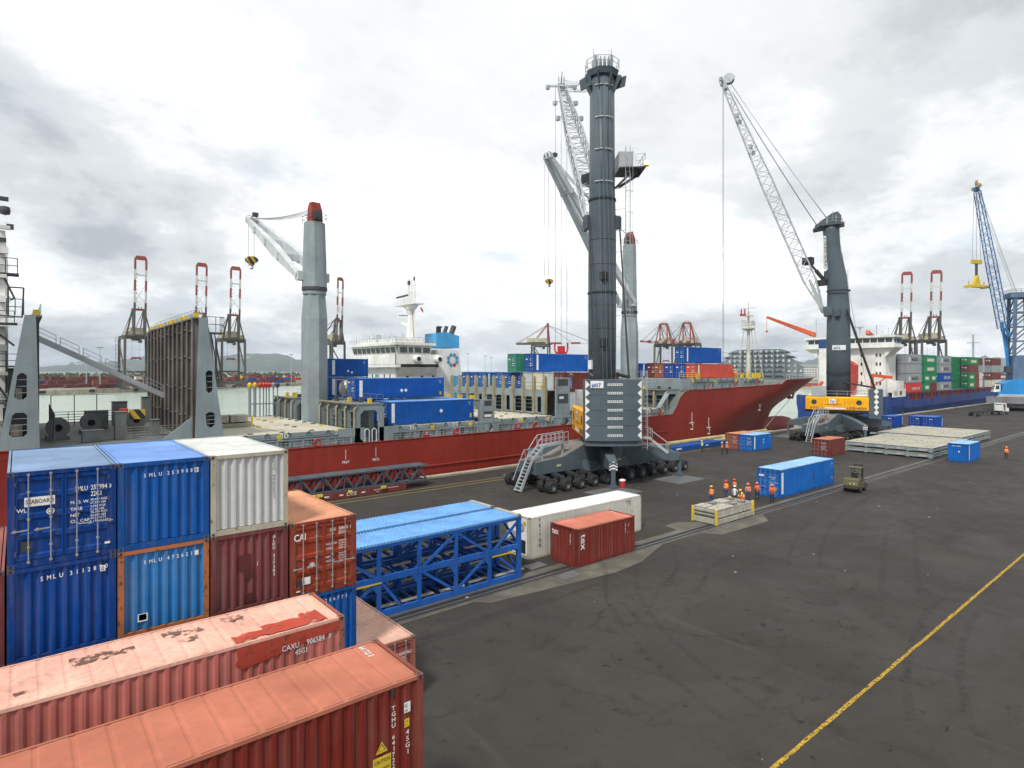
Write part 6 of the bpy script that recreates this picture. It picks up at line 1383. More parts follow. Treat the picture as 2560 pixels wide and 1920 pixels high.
# red flat rack with steel truss girder
M_ues = paint('rack_maroon', (.16,.032,.03), .55, rust=.2, dirt=.2); M_truss = paint('truss_blue_grey', (.07,.082,.105), .55, rust=.12, dirt=.2)
o = thing('flat_rack', 'dark red flat rack lettered UES lying under a steel truss by the ship', 'flat rack', (20.8,58.3,.01)); m = MB()
m.box((0,0,.03),(12.2,.2,.66)); m.box((0,2.2,.03),(12.2,2.4,.66)); m.box((.05,.2,.5),(12.15,2.2,.64)); m.box((12.0,.2,.03),(12.19,2.2,.66)); m.build('platform', M_ues, o)
m = MB(); m.text('UES',(5.2,-.008,.2),(1,0,0),(.25,0,1),.38,0,'L',1.3)
for x, w_ in ((2.9,.5),(4.5,.4),(6.9,.4)): m.box((x,-.01,.3),(x+w_,-.004,.44))
m.text('UESU 960411 2',(8.3,-.008,.4),(1,0,0),(0,0,1),.12); m.text('45P1',(8.6,-.008,.18),(1,0,0),(0,0,1),.12); m.box((9.9,-.01,.46),(11.2,-.004,.5)); m.build('lettering', M_letter, o)
m = MB()
for x in (2.4,5.6,9.4,1.7): m.cbox((x,-.08,.62),(.55 if x != 5.6 else .35,.3,.24))
m.build_parts('lashing_winch', M_yel, o)
o = thing('truss_girder', 'dark blue-grey steel truss lying on the dark red flat rack', 'truss', (19.0,58.7,.68)); m = MB(); L, W, H = 16.6, 1.75, 1.75
for y in (0, W): m.box((0,y-.14,0),(L-.6,y+.14,.22),0)
m.box((0,-.16,H-.12),(L+.35,W+.16,H+.03),0)
for i in range(9): m.box((i*2.05+.3,-.16,H+.028),(i*2.05+.36,W+.16,H+.036),1)
for y in (0, W):
    k = 7
    for i in range(k): a = .3+i*(L-1)/k; b_ = a+(L-1)/k; c_ = (a+b_)/2; m.beam((a,y,H-.1),(c_,y,.15),.14,.2); m.beam((c_,y,.15),(b_,y,H-.1),.14,.2); m.box((a-.05,y-.06,.2),(a+.05,y+.06,H-.1))
for i in range(8): m.beam((.3+i*2.2,0,.1),(.3+i*2.2,W,.1),.14,.14); m.beam((.3+i*2.2,0,.1),(1.4+i*2.1,W,H-.1),.08,.1)
m.beam((L-.9,0,H-.1),(L+.2,0,.1),.14,.24); m.beam((L-.9,W,H-.1),(L+.2,W,.1),.14,.24); m.box((L-.6,-.15,-.02),(L+.35,W+.15,.08)); m.build('girder', [M_truss, M_hcd], o)
# mooring logs and a long low blue rack at the quay edge
M_log = paint('weathered_log', (.42,.37,.19), .85, rust=.35, dirt=.35, scale=1.2, rustcol=(.13,.11,.05))
for i, (a, b_) in enumerate((((84.0,61.0,.75),(119,62.1,.75)),((83.0,60.2,.35),(101,60.6,.35)),((100.8,60.9,.35),(121,62.0,.35)))):
    o = thing('timber_pole', ('long pale timber pole on top of the two others along the quay edge','pale timber pole low on the quay edge, at the crane end','pale timber pole low on the quay edge, at the bow end')[i], 'pole', a, 0, 'timber poles along the quay edge'); m = MB(); A = V((0,0,0)); Bv = V(b_)-V(a)
    k = 7
    for q in range(k): m.tube(A.lerp(Bv,q/k)+V((0,rnd.uniform(-.04,.04),rnd.uniform(-.02,.03))), A.lerp(Bv,(q+1.01)/k)+V((0,rnd.uniform(-.04,.04),0)), .36-.01*q, .35-.01*q, n=10)
    m.build('trunk', M_log, o)
o = thing('flat_rack', 'long low blue flat rack lying by the timber poles at the quay edge', 'flat rack', (80.5,57.6,.01)); m = MB(); m.box((0,0,.04),(15.5,.2,.75)); m.box((0,2.2,.04),(15.5,2.4,.75)); m.box((0,.2,.55),(15.5,2.2,.7)); m.build('platform', P_BLUE[0], o); m = MB(); m.box((1.2,-.01,.25),(2.6,-.004,.5)); m.box((9.5,-.01,.3),(10.3,-.004,.5)); m.build('lettering', M_letter, o)
m = MB(); m.tube((117.5,62.6,.1),tuple(V((158.5,YC-halfb(158.5,8.2)-.3,8.0))), .055, n=6); m.lathe([(.35,0),(.28,.15),(.2,.35),(.38,.5),(.3,.6),(.02,.62)],(117.5,62.4,.2),12); tag(m.build('mooring_rope', paint('rope_tan', (.36,.32,.24), .9, dirt=.2)), 'taut tan mooring rope rising from a bollard to the red bow', 'rope')
for x in (36.5,62,140,168,200,226,250): m = MB(); m.lathe([(.36,0),(.3,.1),(.2,.3),(.42,.48),(.36,.6),(.02,.63)],(x,62.75,.22),12); tag(m.build('bollard', M_dkst), 'low dark mooring bollard on the concrete quay edge', 'bollard', 'mooring bollards on the quay edge')
# pontoon hatch covers stacked on the quay
def pontoon(label, x, y, z, L, W, h=.62):
    o = thing('hatch_pontoon', label, 'hatch cover', (x,y,z), 0, 'hatch covers stacked on the quay'); m = MB(); m.box((.06,.06,.1),(L-.06,W-.06,h),0)
    for i in range(int(L/3.1)+1): xx = .04+i*(L-.5)/int(L/3.1); m.box((xx,0,0),(xx+.42,.06,h-.05),0); m.box((xx,W-.06,0),(xx+.42,W,h-.05),0)
    for i in range(5): yy = .1+i*(W-.6)/4; m.box((0,yy,0),(.06,yy+.4,h-.05),0); m.prism([(-.004,yy+.5,h-.1),(-.004,yy+1.6,h-.1),(-.004,yy+1.9,.16),(-.004,yy+.7,.16)],(-.02,0,0),2)
    m.build('cover', [M_sgrey, M_cream, M_galv], o); m = MB(); m.box((0,0,h),(L,W,h+.05),0)
    for i in range(6):
        for j in range(4): m.cbox((1.5+i*(L-3)/5+rnd.uniform(-.5,.5),1.2+j*(W-2.4)/3,h+.08),(rnd.uniform(.25,.6),.22,.07),1 if (i*j)%4 == 1 else 3)
    m.build('top_plate', [paint('pontoon_top', (.36,.345,.285), .7, rust=.28, dirt=.45, scale=.5), M_yel, M_rib, M_edge], o); return o
M_tim = paint('timber_baulk', (.2,.15,.09), .9, dirt=.3)
for (x, y, L, W, nm) in ((103.6,28.7,18.4,12.2,'nearer'),(124.2,30.2,18.6,13,'farther')):
    for k in range(2): pontoon('grey hatch cover with cream top, %s of the %s stack' % (('lower','upper')[k], nm), x+.15*k, y, .12+k*.84, L, W)
    for i in range(3):
        for k in range(2): m = MB(); m.box((x+2+i*6.5,y+.3,.01 if k == 0 else .80),(x+2.3+i*6.5,y+W-.3,.11 if k == 0 else .95)); tag(m.build('timber_baulk', M_tim), 'timber baulk %s the %s hatch cover stack' % (('on the ground under','between the covers of')[k], nm), 'timber', 'timber baulks under the hatch covers')
# ------------------------------------------------------------------ forklift and terminal tractor
M_ofk = paint('forklift_olive', (.10,.095,.042), .6, rust=.35, dirt=.5, scale=1.5)
M_drv = plain('driver_shirt', (.30,.42,.36), .8)
def wheel(par, x, y, r, w_, name='wheel'):
    m = MB(); m.lathe([(r*.45,-w_/2),(r*.85,-w_/2-.01),(r,-w_*.3),(r,w_*.3),(r*.85,w_/2+.01),(r*.45,w_/2)],(x,y,r),16,0,'y'); o = m.build(name, M_tyre, par)
    m = MB(); m.lathe([(.02,-w_*.42),(r*.2,-w_*.5),(r*.46,-w_*.4),(r*.46,w_*.4),(r*.2,w_*.5),(.02,w_*.42)],(x,y,r),12,0,'y'); m.build('rim', M_rimm, o)
fk = thing('forklift', 'olive green forklift with overhead guard driving beside the crane rails', 'forklift', (70.6,26.7,.01), rad(6)); m = MB()
m.prism([(-1.55,-.75,.5),(-1.7,-.75,.75),(-1.62,-.75,1.35),(-1.2,-.75,1.5),(-.35,-.75,1.42),(-.3,-.75,.95),(.85,-.75,.9),(.95,-.75,.4),(-1.0,-.75,.36)],(0,1.5,0)); m.build('body', M_ofk, fk)
m = MB(); m.prism([(-1.75,-.7,.45),(-1.85,-.7,.8),(-1.7,-.7,1.2),(-1.5,-.7,1.2),(-1.5,-.7,.45)],(0,1.4,0)); cwf = m.build('counterweight', M_ofk, fk); m = MB()
for y in (-.35,.05): m.lathe([(.02,-1.86),(.065,-1.88),(.065,-1.8)],(0,y,1.0),10,0,'x')
m.build_parts('lamp', M_letter, cwf); m = MB()
for x, y in ((-.65,-.6),(-.65,.6),(.8,-.6),(.8,.6)): m.beam((x*1.05,y,1.35 if x < 0 else .9),(x*.86,y,2.5),.08,.08)
m.box((-.62,-.66,2.48),(.76,.66,2.53)) if False else None
for i in range(7): m.box((-.6+i*.22,-.62,2.48),(-.54+i*.22,.62,2.53))
for y in (-.66,.6): m.box((-.64,y,2.46),(.76,y+.06,2.54))
m.box((-.64,-.66,2.535),(.3,.66,2.56)); m.build('overhead_guard', M_ofk, fk)
m = MB()
for y in (-.42,.34): m.box((1.05,y,.2),(1.2,y+.12,2.75))
for z in (.5,1.5,2.6): m.box((1.08,-.32,z),(1.18,.34,z+.12))
m.box((1.22,-.6,.35),(1.3,.6,.9)); ms = m.build('mast', M_hcd, fk)
for y in (-.42,.26): m = MB(); m.prism([(1.3,y,.1),(2.6,y,.08),(2.6,y,.11),(1.38,y,.17),(1.38,y,.8),(1.3,y,.8)],(0,.16,0)); m.build('fork', M_hcd, ms)
m = MB(); m.box((-.35,-.3,1.35),(.15,.3,1.45)); m.box((-.42,-.3,1.42),(-.32,.3,1.95)); m.tube((.45,0,1.35),(.62,0,1.75),.03); m.lathe([(.17,0),(.19,.02),(.17,.04)],(.48,0,1.72),12); m.build('seat', M_black, fk)
for x, r in ((-1.05,.36),(.7,.45)):
    for y in (-.68,.68): wheel(fk, x, y, r, .3)
tr = thing('terminal_tractor', 'white terminal tractor with empty dark trailer near the blue-hulled ship', 'truck', (224.5,45.2,.01), rad(-12)); m = MB()
m.box((-3.2,-.5,.75),(2.6,.5,1.05)); m.box((-2.6,-1.1,.95),(-1.2,1.1,1.15)); m.build('chassis', M_hcd, tr)
m = MB(); m.prism([(-1.0,-1.15,1.0),(2.5,-1.15,.9),(2.55,-1.15,1.9),(1.3,-1.15,2.05),(1.0,-1.15,3.35),(-.9,-1.15,3.4)],(0,2.3,0)); cb_ = m.build('cab', M_white, tr)
m = MB(); m.prism([(-.7,-1.17,2.25),(.2,-1.17,2.25),(.2,-1.17,3.1),(-.7,-1.17,3.1)],(0,.01,0)); m.prism([(1.25,-.95,2.2),(1.02,-.95,3.15),(1.02,.95,3.15),(1.25,.95,2.2)],(.03,0,0)); m.prism([(-.93,-.9,2.2),(-.93,.9,2.2),(-.92,.9,3.1),(-.92,-.9,3.1)],(.01,0,0)); m.build('window', M_glass, cb_)
m = MB(); m.box((-.3,-1.2,1.15),(.35,-1.155,2.95)); m.build('door', M_ues, cb_); m = MB(); m.tube((-1.2,.9,1.2),(-1.2,.9,4.1),.09); m.build('exhaust', M_galv, tr)
for x, r in ((-2.3,.5),(1.7,.5)):
    for y in (-1.0,1.0): wheel(tr, x, y, r, .35)
tl = thing('trailer', 'empty dark container trailer coupled behind the white terminal tractor', 'trailer', (214.6,47.3,.01), rad(-12)); m = MB()
for y in (-.55,.45): m.box((-5.5,y,1.0),(7.6,y+.12,1.3))
for i in range(9): m.box((-5.4+i*1.55,-1.15,1.05),(-5.2+i*1.55,1.15,1.2))
m.build('frame', M_hcd, tl)
for x in (-4.6,-3.4):
    for y in (-.95,.95): wheel(tl, x, y, .5, .45)
m = MB(); m.box((1.5,-.6,.3),(1.7,-.4,1.0)); m.box((1.5,.4,.3),(1.7,.6,1.0)); m.build_parts('landing_leg', M_hcd, tl)
# ------------------------------------------------------------------ people
M_skin = plain('dark_skin', (.085,.042,.026), .6); M_or = plain('hi_vis_orange', (.85,.13,.02), .7); M_lime = plain('hi_vis_lime', (.55,.75,.08), .7); M_jean = plain('blue_work_trousers', (.03,.06,.15), .85)
M_blk = plain('black_trousers', (.015,.015,.017), .85); M_boot = plain('work_boots', (.02,.016,.012), .8); M_shirt = plain('white_work_shirt', (.55,.56,.58), .8); M_refl = plain('reflective_yellow_tape', (.75,.72,.2), .5); M_tapew = plain('reflective_silver_tape', (.7,.72,.7), .4)
M_hy = plain('yellow_helmet', (.85,.5,.02), .35); M_hr = plain('red_helmet', (.75,.10,.05), .35); M_hp = plain('pink_red_helmet', (.8,.2,.16), .35); M_hw = plain('white_helmet', (.75,.75,.74), .35); M_navy = plain('navy_overalls', (.02,.025,.06), .85)
_pm = {}
def person_mesh(pose):
    """one continuous skinned body; zone per bone: 0 skin, 1 jacket, 2 trousers, 3 boots"""
    if pose in _pm: return _pm[pose]
    J, Rr, E, Z = [], [], [], []
    def j(p, r, par=None, z=1, ry=None):
        J.append(p); Rr.append((r, ry or r))
        if par is not None: E.append((par, len(J)-1)); Z.append(z)
        return len(J)-1
    lean, crouch = {'stand':(0,0),'hips':(.02,0),'lean':(.30,.04),'bend':(.95,.12),'walk':(.05,.02),'crouch':(.5,.42),'sit':(.05,.42)}[pose]
    hz = .95-crouch; f = lambda t: (t*math.sin(lean), t*math.cos(lean))   # forward is +x
    pel = j((0,0,hz), .135, None, 2, .16)
    sp = [pel]
    for t, r, ry in ((.16,.125,.155),(.32,.135,.175),(.46,.12,.18)): dx_, dz = f(t); sp.append(j((dx_,0,hz+dz), r, sp[-1], 1, ry))
    dx_, dz = f(.56); nk = j((dx_+.01,0,hz+dz), .058, sp[-1], 1)
    hx, hz2 = f(.64); hx += .02+lean*.03
    hd = j((hx,0,hz+hz2), .075, nk, 0); h2 = j((hx+.01,0,hz+hz2+.09), .092, hd, 0, .085); j((hx,0,hz+hz2+.17), .065, h2, 0); j((hx+.125,0,hz+hz2+.07), .013, h2, 0)
    for g in (-1,1): j((hx-.005,g*.098,hz+hz2+.075), .014, h2, 0)
    for g in (-1,1):
        sx, sz = f(.45); sh = j((sx,g*.20,hz+sz), .062, sp[3], 1)
        if pose == 'hips': el, wr = (sx-.02,g*.255,hz+sz-.27), (sx+.19,g*.07,hz+sz-.22-.04*g)
        elif pose == 'lean': el, wr = (sx+.04,g*.26,hz+sz-.27), (sx+.24,g*.17,hz+sz-.42)
        elif pose in ('bend','crouch'): el, wr = (sx+.16,g*.24,hz+sz-.24), (sx+.36,g*.12,hz+sz-.34)
        elif pose == 'sit': el, wr = (sx+.10,g*.24,hz+sz-.26), (sx+.38,g*.14,hz+sz-.22)
        elif pose == 'walk': el, wr = (sx-.06*g,g*.25,hz+sz-.28), (sx+.16*g+.08,g*.24,hz+sz-.50)
        else: el, wr = (sx-.03,g*.26,hz+sz-.29), (sx+.05,g*.25,hz+sz-.55)
        e = j(el, .047, sh, 1); w_ = j(wr, .034, e, 1); dv = (V(wr)-V(el)).normalized(); sd_ = V((0,1,0))-dv*dv.y; sd_.normalize(); pm = V(wr)+dv*.07; p_ = j(tuple(pm), .028, w_, 0)
        for q, l in ((-.028,.070),(-.01,.085),(.01,.08),(.028,.062)):
            a = j(tuple(pm+dv*.035+sd_*q), .0095, p_, 0); cv = dv.cross(sd_)*(.018*g); b_ = j(tuple(pm+dv*(.035+l*.55)+sd_*q+cv), .0088, a, 0); j(tuple(pm+dv*(.03+l*.9)+sd_*q+cv*2.3), .0078, b_, 0)
        t1 = j(tuple(V(wr)+dv*.04-sd_*g*.045), .0105, p_, 0); j(tuple(V(wr)+dv*.085-sd_*g*.06), .009, t1, 0)
    for g in (-1,1):
        if pose == 'walk': kn, an = (.12*g,g*.10,.50), (.20*g-.08,g*.10,.10)
        elif pose == 'crouch': kn, an = (.33,g*.16,hz+.02), (.02,g*.15,.09)
        elif pose == 'sit': kn, an = (.42,g*.13,hz+.0), (.44,g*.13,hz-.40)
        elif pose == 'bend': kn, an = (.10,g*.13,.47), (-.02,g*.14,.09)
        else: kn, an = (.015,g*.12,.50), (0,g*.135,.09)
        hp_ = j((0,g*.095,hz-.06), .098, pel, 2); k = j(kn, .065, hp_, 2); a = j(an, .048, k, 2); h_ = j((an[0]-.03,an[1],an[2]-.045), .042, a, 3); j((an[0]+.16,an[1]+g*.02,an[2]-.05), .038, a, 3)
    me = bpy.data.meshes.new('body'); me.from_pydata(J, E, []); o = bpy.data.objects.new('body', me); C.objects.link(o)
    md = o.modifiers.new('s', 'SKIN'); md.use_smooth_shade = True; md.branch_smoothing = .3
    for i, sv in enumerate(me.skin_vertices[0].data): sv.radius = Rr[i]; sv.use_root = (i == 0)
    o.modifiers.new('b', 'SUBSURF').levels = 1
    dg = bpy.context.evaluated_depsgraph_get(); out = bpy.data.meshes.new_from_object(o.evaluated_get(dg)); bpy.data.objects.remove(o); out.name = 'body'
    segs = [(V(J[a]), V(J[b_]), z, Rr[a], Rr[b_]) for (a, b_), z in zip(E, Z)]
    zid = []
    for p in out.polygons:
        c = p.center; best = (9, 1)
        for a, b_, z, ra, rb in segs:
            ab = b_-a; t = max(0, min(1, (c-a).dot(ab)/max(1e-9, ab.length_squared))); dd = (c-(a+ab*t)).length - (sum(ra)/2*(1-t)+sum(rb)/2*t)
            if dd < best[0]: best = (dd, z)
        zid.append(best[1])
    for p, z in zip(out.polygons, zid): p.use_smooth = True
    _pm[pose] = (out, zid, (hx, 0, hz+hz2), lean, hz); return _pm[pose]
def person(label, x, y, face_deg, pose, jacket, trousers, helmet, tape=None, z=.012, group='dock workers', sc=1.0):
    o = thing('person', label, 'person', (x,y,z), rad(face_deg), group); me, zid, hd, lean, hz = person_mesh(pose); o.scale = (sc,)*3
    c = with_mats(me, [M_skin, jacket, trousers, M_boot]); c.polygons.foreach_set('material_index', zid); place('body', c, o)
    m = MB(); m.lathe([(.118,.0),(.122,.03),(.108,.085),(.07,.125),(.02,.14)],(0,0,0),16); m.lathe([(.116,-.004),(.15,-.006),(.15,.006),(.118,.008)],(.012,0,0),16); m.box((.1,-.06,-.012),(.185,.06,.004)); h = m.build('helmet', helmet, o); h.location = (hd[0],0,hd[2]+.115); h.rotation_euler = (0,lean*.5,0)
    m = MB()
    for g in (-.034,.034): m.lathe([(.001,-.012),(.013,0),(.001,.012)],(hd[0]+.098,g,hd[2]+.085),6)
    m.build('eyes', M_dark, o)
    if tape:
        m = MB()
        for t in (.1,.2):
            n = 18; rx, ry = .15, .20
            ring = []
            for zz in (-.026,.026): ring += [(rx*math.cos(2*math.pi*i/n), ry*math.sin(2*math.pi*i/n), t+zz+.02) for i in range(n)]
            m.add(ring, [(i,(i+1)%n,n+(i+1)%n,n+i) for i in range(n)])
        for g in (-.10,.10):
            pts = [(.150,g,.2),(.152,g,.36),(.10,g,.47),(0,g,.51),(-.10,g,.47),(-.15,g,.36),(-.148,g,.2)]
            for a, b_ in zip(pts, pts[1:]): m.add([(a[0],a[1]-.026,a[2]),(b_[0],b_[1]-.026,b_[2]),(b_[0],b_[1]+.026,b_[2]),(a[0],a[1]+.026,a[2])], [(0,1,2,3)])
        v = m.build('reflective_tape', tape, o); v.location = (0,0,hz); v.rotation_euler = (0,lean,0)
    return o
person('worker in yellow helmet and orange vest standing apart behind the crates', 52.4, 32.9, 70, 'stand', M_or, M_jean, M_hy, M_refl)
person('worker in red helmet and banded orange vest, standing beside one with dark trousers', 56.2, 33.6, 60, 'stand', M_or, M_jean, M_hr, M_refl)
person('worker in red helmet and dark trousers standing hands on hips, farthest back of the group', 57.5, 33.4, 75, 'hips', M_or, M_blk, M_hr, M_refl)
person('worker in white helmet and white shirt bending over beside the crates', 54.4, 31.6, 30, 'lean', M_shirt, M_navy, M_hw, None)
person('worker in yellow helmet and yellow-orange vest sitting low by the crates', 55.6, 31.3, 140, 'crouch', M_hy, M_or, M_hy, M_tapew)
person('worker in pink helmet and orange vest with pale tape, bending by the group', 57.0, 31.6, 200, 'lean', M_or, M_jean, M_hp, M_tapew)
person('worker in pink helmet, plain orange jacket and black trousers facing the group', 57.6, 31.0, 190, 'hips', M_or, M_blk, M_hp, None)
person('worker in orange jacket and black trousers in front of the blue container doors', 57.5, 29.4, 215, 'hips', M_or, M_blk, M_hp, None, sc=1.03)
person('worker in white helmet and lime vest standing alone by the blue flat rack', 85.1, 55.1, 150, 'walk', M_lime, M_blk, M_hw, M_tapew)
person('worker in white helmet and orange vest, the nearer one of two by the brown container', 84.7, 51.3, 120, 'stand', M_or, M_blk, M_hw, M_refl, sc=1.06)
person('worker in orange jacket, the farther one of two by the brown container', 85.6, 51.0, 160, 'stand', M_or, M_navy, M_hw, M_tapew, sc=1.03)
person('worker in yellow helmet walking on open asphalt near the small blue container', 113.0, 22.0, 200, 'walk', M_or, M_navy, M_hy, M_refl)
person('orange-clad worker crouching lowest between maroon container and stacked hatch covers', 100.9, 41.4, 40, 'crouch', M_or, M_navy, M_hr, M_refl, sc=1.1)
person('orange-clad worker leaning by the stacked hatch covers beside the maroon container', 101.3, 40.7, 90, 'lean', M_or, M_navy, M_hy, M_refl)
person('worker in orange on the ship deck leaning ahead of the coral red container', 113.9, 66.3, 180, 'lean', M_or, M_or, M_hy, M_tapew, z=11.52)
person('worker in orange on the ship deck in white helmet ahead of the coral red container', 114.9, 66.5, 200, 'stand', M_or, M_or, M_hw, M_tapew, z=11.52)
person('driver in pale green shirt and white helmet sitting on the olive forklift', 70.5, 26.7, 6, 'sit', M_drv, M_jean, M_hw, None, z=.98, sc=.92)
# ------------------------------------------------------------------ ship-to-shore gantry cranes across the water
M_sts = paint('gantry_olive', (.085,.08,.065), .6, rust=.2, dirt=.3, scale=.3); M_stsd = paint('gantry_dark', (.07,.065,.06), .6, dirt=.3, scale=.3)
M_stsr = paint('gantry_red', (.25,.045,.035), .6, dirt=.3, scale=.3); M_stsw = paint('gantry_white', (.55,.54,.50), .6, dirt=.25, scale=.3); M_stsb = paint('gantry_beige', (.42,.39,.28), .6, rust=.1, dirt=.3, scale=.3)
def gantry(label, x, y, rz, up, sc=1.0):
    o = thing('gantry_crane', label, 'gantry crane', (x,y,-.2), rad(rz), 'gantry cranes across the harbour'); w, dp = 9.5, 17; m = MB(); S = lambda p: (p[0]*sc, p[1]*sc, p[2]*sc)
    bm = lambda p, q, a, b_=None, mi=0, mb=None: (mb or m).beam(S(p), S(q), a*sc, (b_ or a)*sc, mi)
    for sx in (-1,1):
        for yy in (0, dp): bm((sx*w,yy,1.5),(sx*w*.96,yy,40),1.5,1.6); 
        bm((sx*w,0,12),(sx*w,dp,12),1.2,1.8); bm((sx*w,0,39),(sx*w,dp,39),1.2,1.8); bm((sx*w,0,13),(sx*w,dp,38),.8)
    for yy in (0, dp): bm((-w,yy,40),(w,yy,40),1.4,2.0); bm((-w,yy,3.5),(w,yy,3.5),1.6,3.2)
    bm((-w,dp,13),(w,dp,13),1.0,1.6)
    lg = m.build('portal_frame', [M_sts, M_stsd], o); m = MB()
    for sx in (-1,1):
        for yy in (0, dp): m.cbox(S((sx*w,yy,.8)),(6*sc,1.6*sc,1.6*sc))
    m.build_parts('bogie', M_stsd, o); m = MB()
    bm((-3.6,-3,41.5),(-3.6,dp+18,41.5),1.0,2.2); bm((3.6,-3,41.5),(3.6,dp+18,41.5),1.0,2.2)
    for i in range(6): bm((-3.6,-2+i*7,41.5),(3.6,-2+i*7,41.5),.6,1.0)
    bm((-9.5,-1,40.8),(9.5,-1,40.8),2.4,.3); m.build('girder', [M_sts], o); m = MB()
    m.box(S((-4.8,3,43)),S((4.8,dp+6,47.2))); m.box(S((-9,.5,41.2)),S((9,2.4,44.2))); m.build('machinery_house', M_stsb, o); m = MB()
    ap = 61
    for sx in (-1,1): bm((sx*8.6,0,40),(sx*4.0,1,ap),.9,1.0); bm((sx*4.6,dp,42),(sx*3.6,2,ap),.7); bm((sx*3.7,1,42),(sx*3.7,1,ap),1.0); bm((sx*3.6,dp+16,42.5),(sx*3.6,2,ap),.35)
    bm((-4.6,1,ap),(4.6,1,ap),1.4,1.6,1)
    for i in range(3): m.lathe([(.2*sc,-.3*sc),(1.2*sc,0),(.2*sc,.3*sc)],S((-2+i*2,1,ap+1.4)),10,0,'x')
    m.build('apex_frame', [M_sts, M_stsr] if up else [M_stsr, M_stsr], o); m = MB()
    if up:
        B0 = 42; cols = [(61,1),(66,1),(66,3),(75,3),(75,2),(83,2),(83,3),(91,3),(91,2),(97,2)]
        for sx in (-1,1):
            for (z0,c0),(z1,c1) in zip(cols[::1], cols[1:]):
                if z1 > z0: bm((sx*3.7,-2.5-(z0-B0)*.06,z0),(sx*3.7,-2.5-(z1-B0)*.06,z1),1.15,1.3,c1)
            bm((sx*3.7,-2.5,B0),(sx*3.7,-2.5-(19)*.06,61),1.15,1.3,0); m.prism([S((sx*4.3,-6.3,97)),S((sx*4.3,-6.3,99.2)),S((sx*3.0,-6.3,101.5)),S((0,-6.3,101.5)),S((0,-6.3,98.4)),S((sx*3.1,-6.3,98.4)),S((sx*3.1,-6.3,97))],(0,1.2*sc,0),2)
        bm((-3.7,-5,87),(3.7,-5,87),.8,.9,3); bm((-3.7,-4,66),(3.7,-4,80),.3,.3,3); bm((3.7,-4,66),(-3.7,-4,75),.3,.3,3)
        for i in range(9): bm((-3.0,-3-i*.25,64+i*3),(-2.2,-3-i*.25,64+i*3),.2,.5,1)
    else:
        cols = [(-2.5,1),(-14,2),(-24,3),(-34,2),(-44,3),(-50,2)]
        for sx in (-1,1):
            for (y0,c0),(y1,c1) in zip(cols, cols[1:]): bm((sx*3.7,y0,41.8),(sx*3.7,y1,41.8),1.1,1.8,c1)
            bm((sx*3.6,1,ap),(sx*3.6,-24,42.6),.3,.3,0); bm((sx*3.6,1,ap),(sx*3.6,-46,42.6),.3,.3,0)
        for y_ in (-12,-24,-36,-49): bm((-3.7,y_,41.5),(3.7,y_,41.5),.6,.8,2)
    m.build('boom', [M_sts, M_stsd, M_stsr, M_stsw], o); m = MB()
    m.box(S((-2.5,6,37.5)),S((2.5,11,40.2))); m.box(S((1.0,4.4,35.6)),S((3.2,7,38.2)),1); bm((-4.5,6,36.8),(4.5,6,36.8),.2,.2)
    for sx in (-2.6,2.6): m.tube(S((sx,8,37.5)),S((sx,8,24.5)),.07*sc,n=4)
    tr_ = m.build('trolley', [M_stsd, M_glass], o); m = MB(); m.box(S((-3,7.2,23.2)),S((3,8.8,24.6))); m.box(S((-3.6,7.0,22.6)),S((-2.8,9.0,23.6))); m.box(S((2.8,7.0,22.6)),S((3.6,9.0,23.6))); m.build('spreader', M_stsr, tr_); m = MB()
    for i in range(11): m.box(S((-w-2.4,dp-2,4+i*3.3)),S((-w-.8,dp+1,4.15+i*3.3))); bm((-w-2.2,dp-2 if i%2 else dp+1,4+i*3.3),(-w-2.2,dp+1 if i%2 else dp-2,7.3+i*3.3),.15,.4)
    m.build('stair_tower', M_stsd, o); return o
def gw(px, d): a = (px-1280)/1500; return (.7717*a+.636)*d, (-.636*a+.7717)*d
for px, d, rz, up, sc, lb in ((347,425,6,1,.92,'boom-up gantry crane with low red spreader, behind the inclined gangway'),(499,452,4,1,.92,'boom-up gantry crane whose base the ribbed steel wall hides'),(584,474,2,1,.93,'boom-up gantry crane between ribbed steel wall and striped hook block'),(846,560,28,1,.98,'leaning boom-up gantry crane beside the aft deck crane pedestal'),
        (1372,640,40,0,1.0,'boom-down gantry crane seen side on above the green container'),(1658,560,-74,0,.92,'left of two boom-down gantry cranes behind the forward deck crane'),(1716,548,-74,0,.92,'right of two boom-down gantry cranes behind the forward deck crane'),
        (2262,506,-56,1,.94,'left of two boom-up gantry cranes behind the grey containers'),(2335,498,-56,1,.94,'right of two boom-up gantry cranes behind the grey containers')):
    x, y = gw(px, d); g_ = gantry(lb, x, y, rz, up, sc)
    if px == 846:
        for c in kids(g_):
            if c.name.startswith('boom'): c.rotation_euler = (rad(-2),rad(0),0)
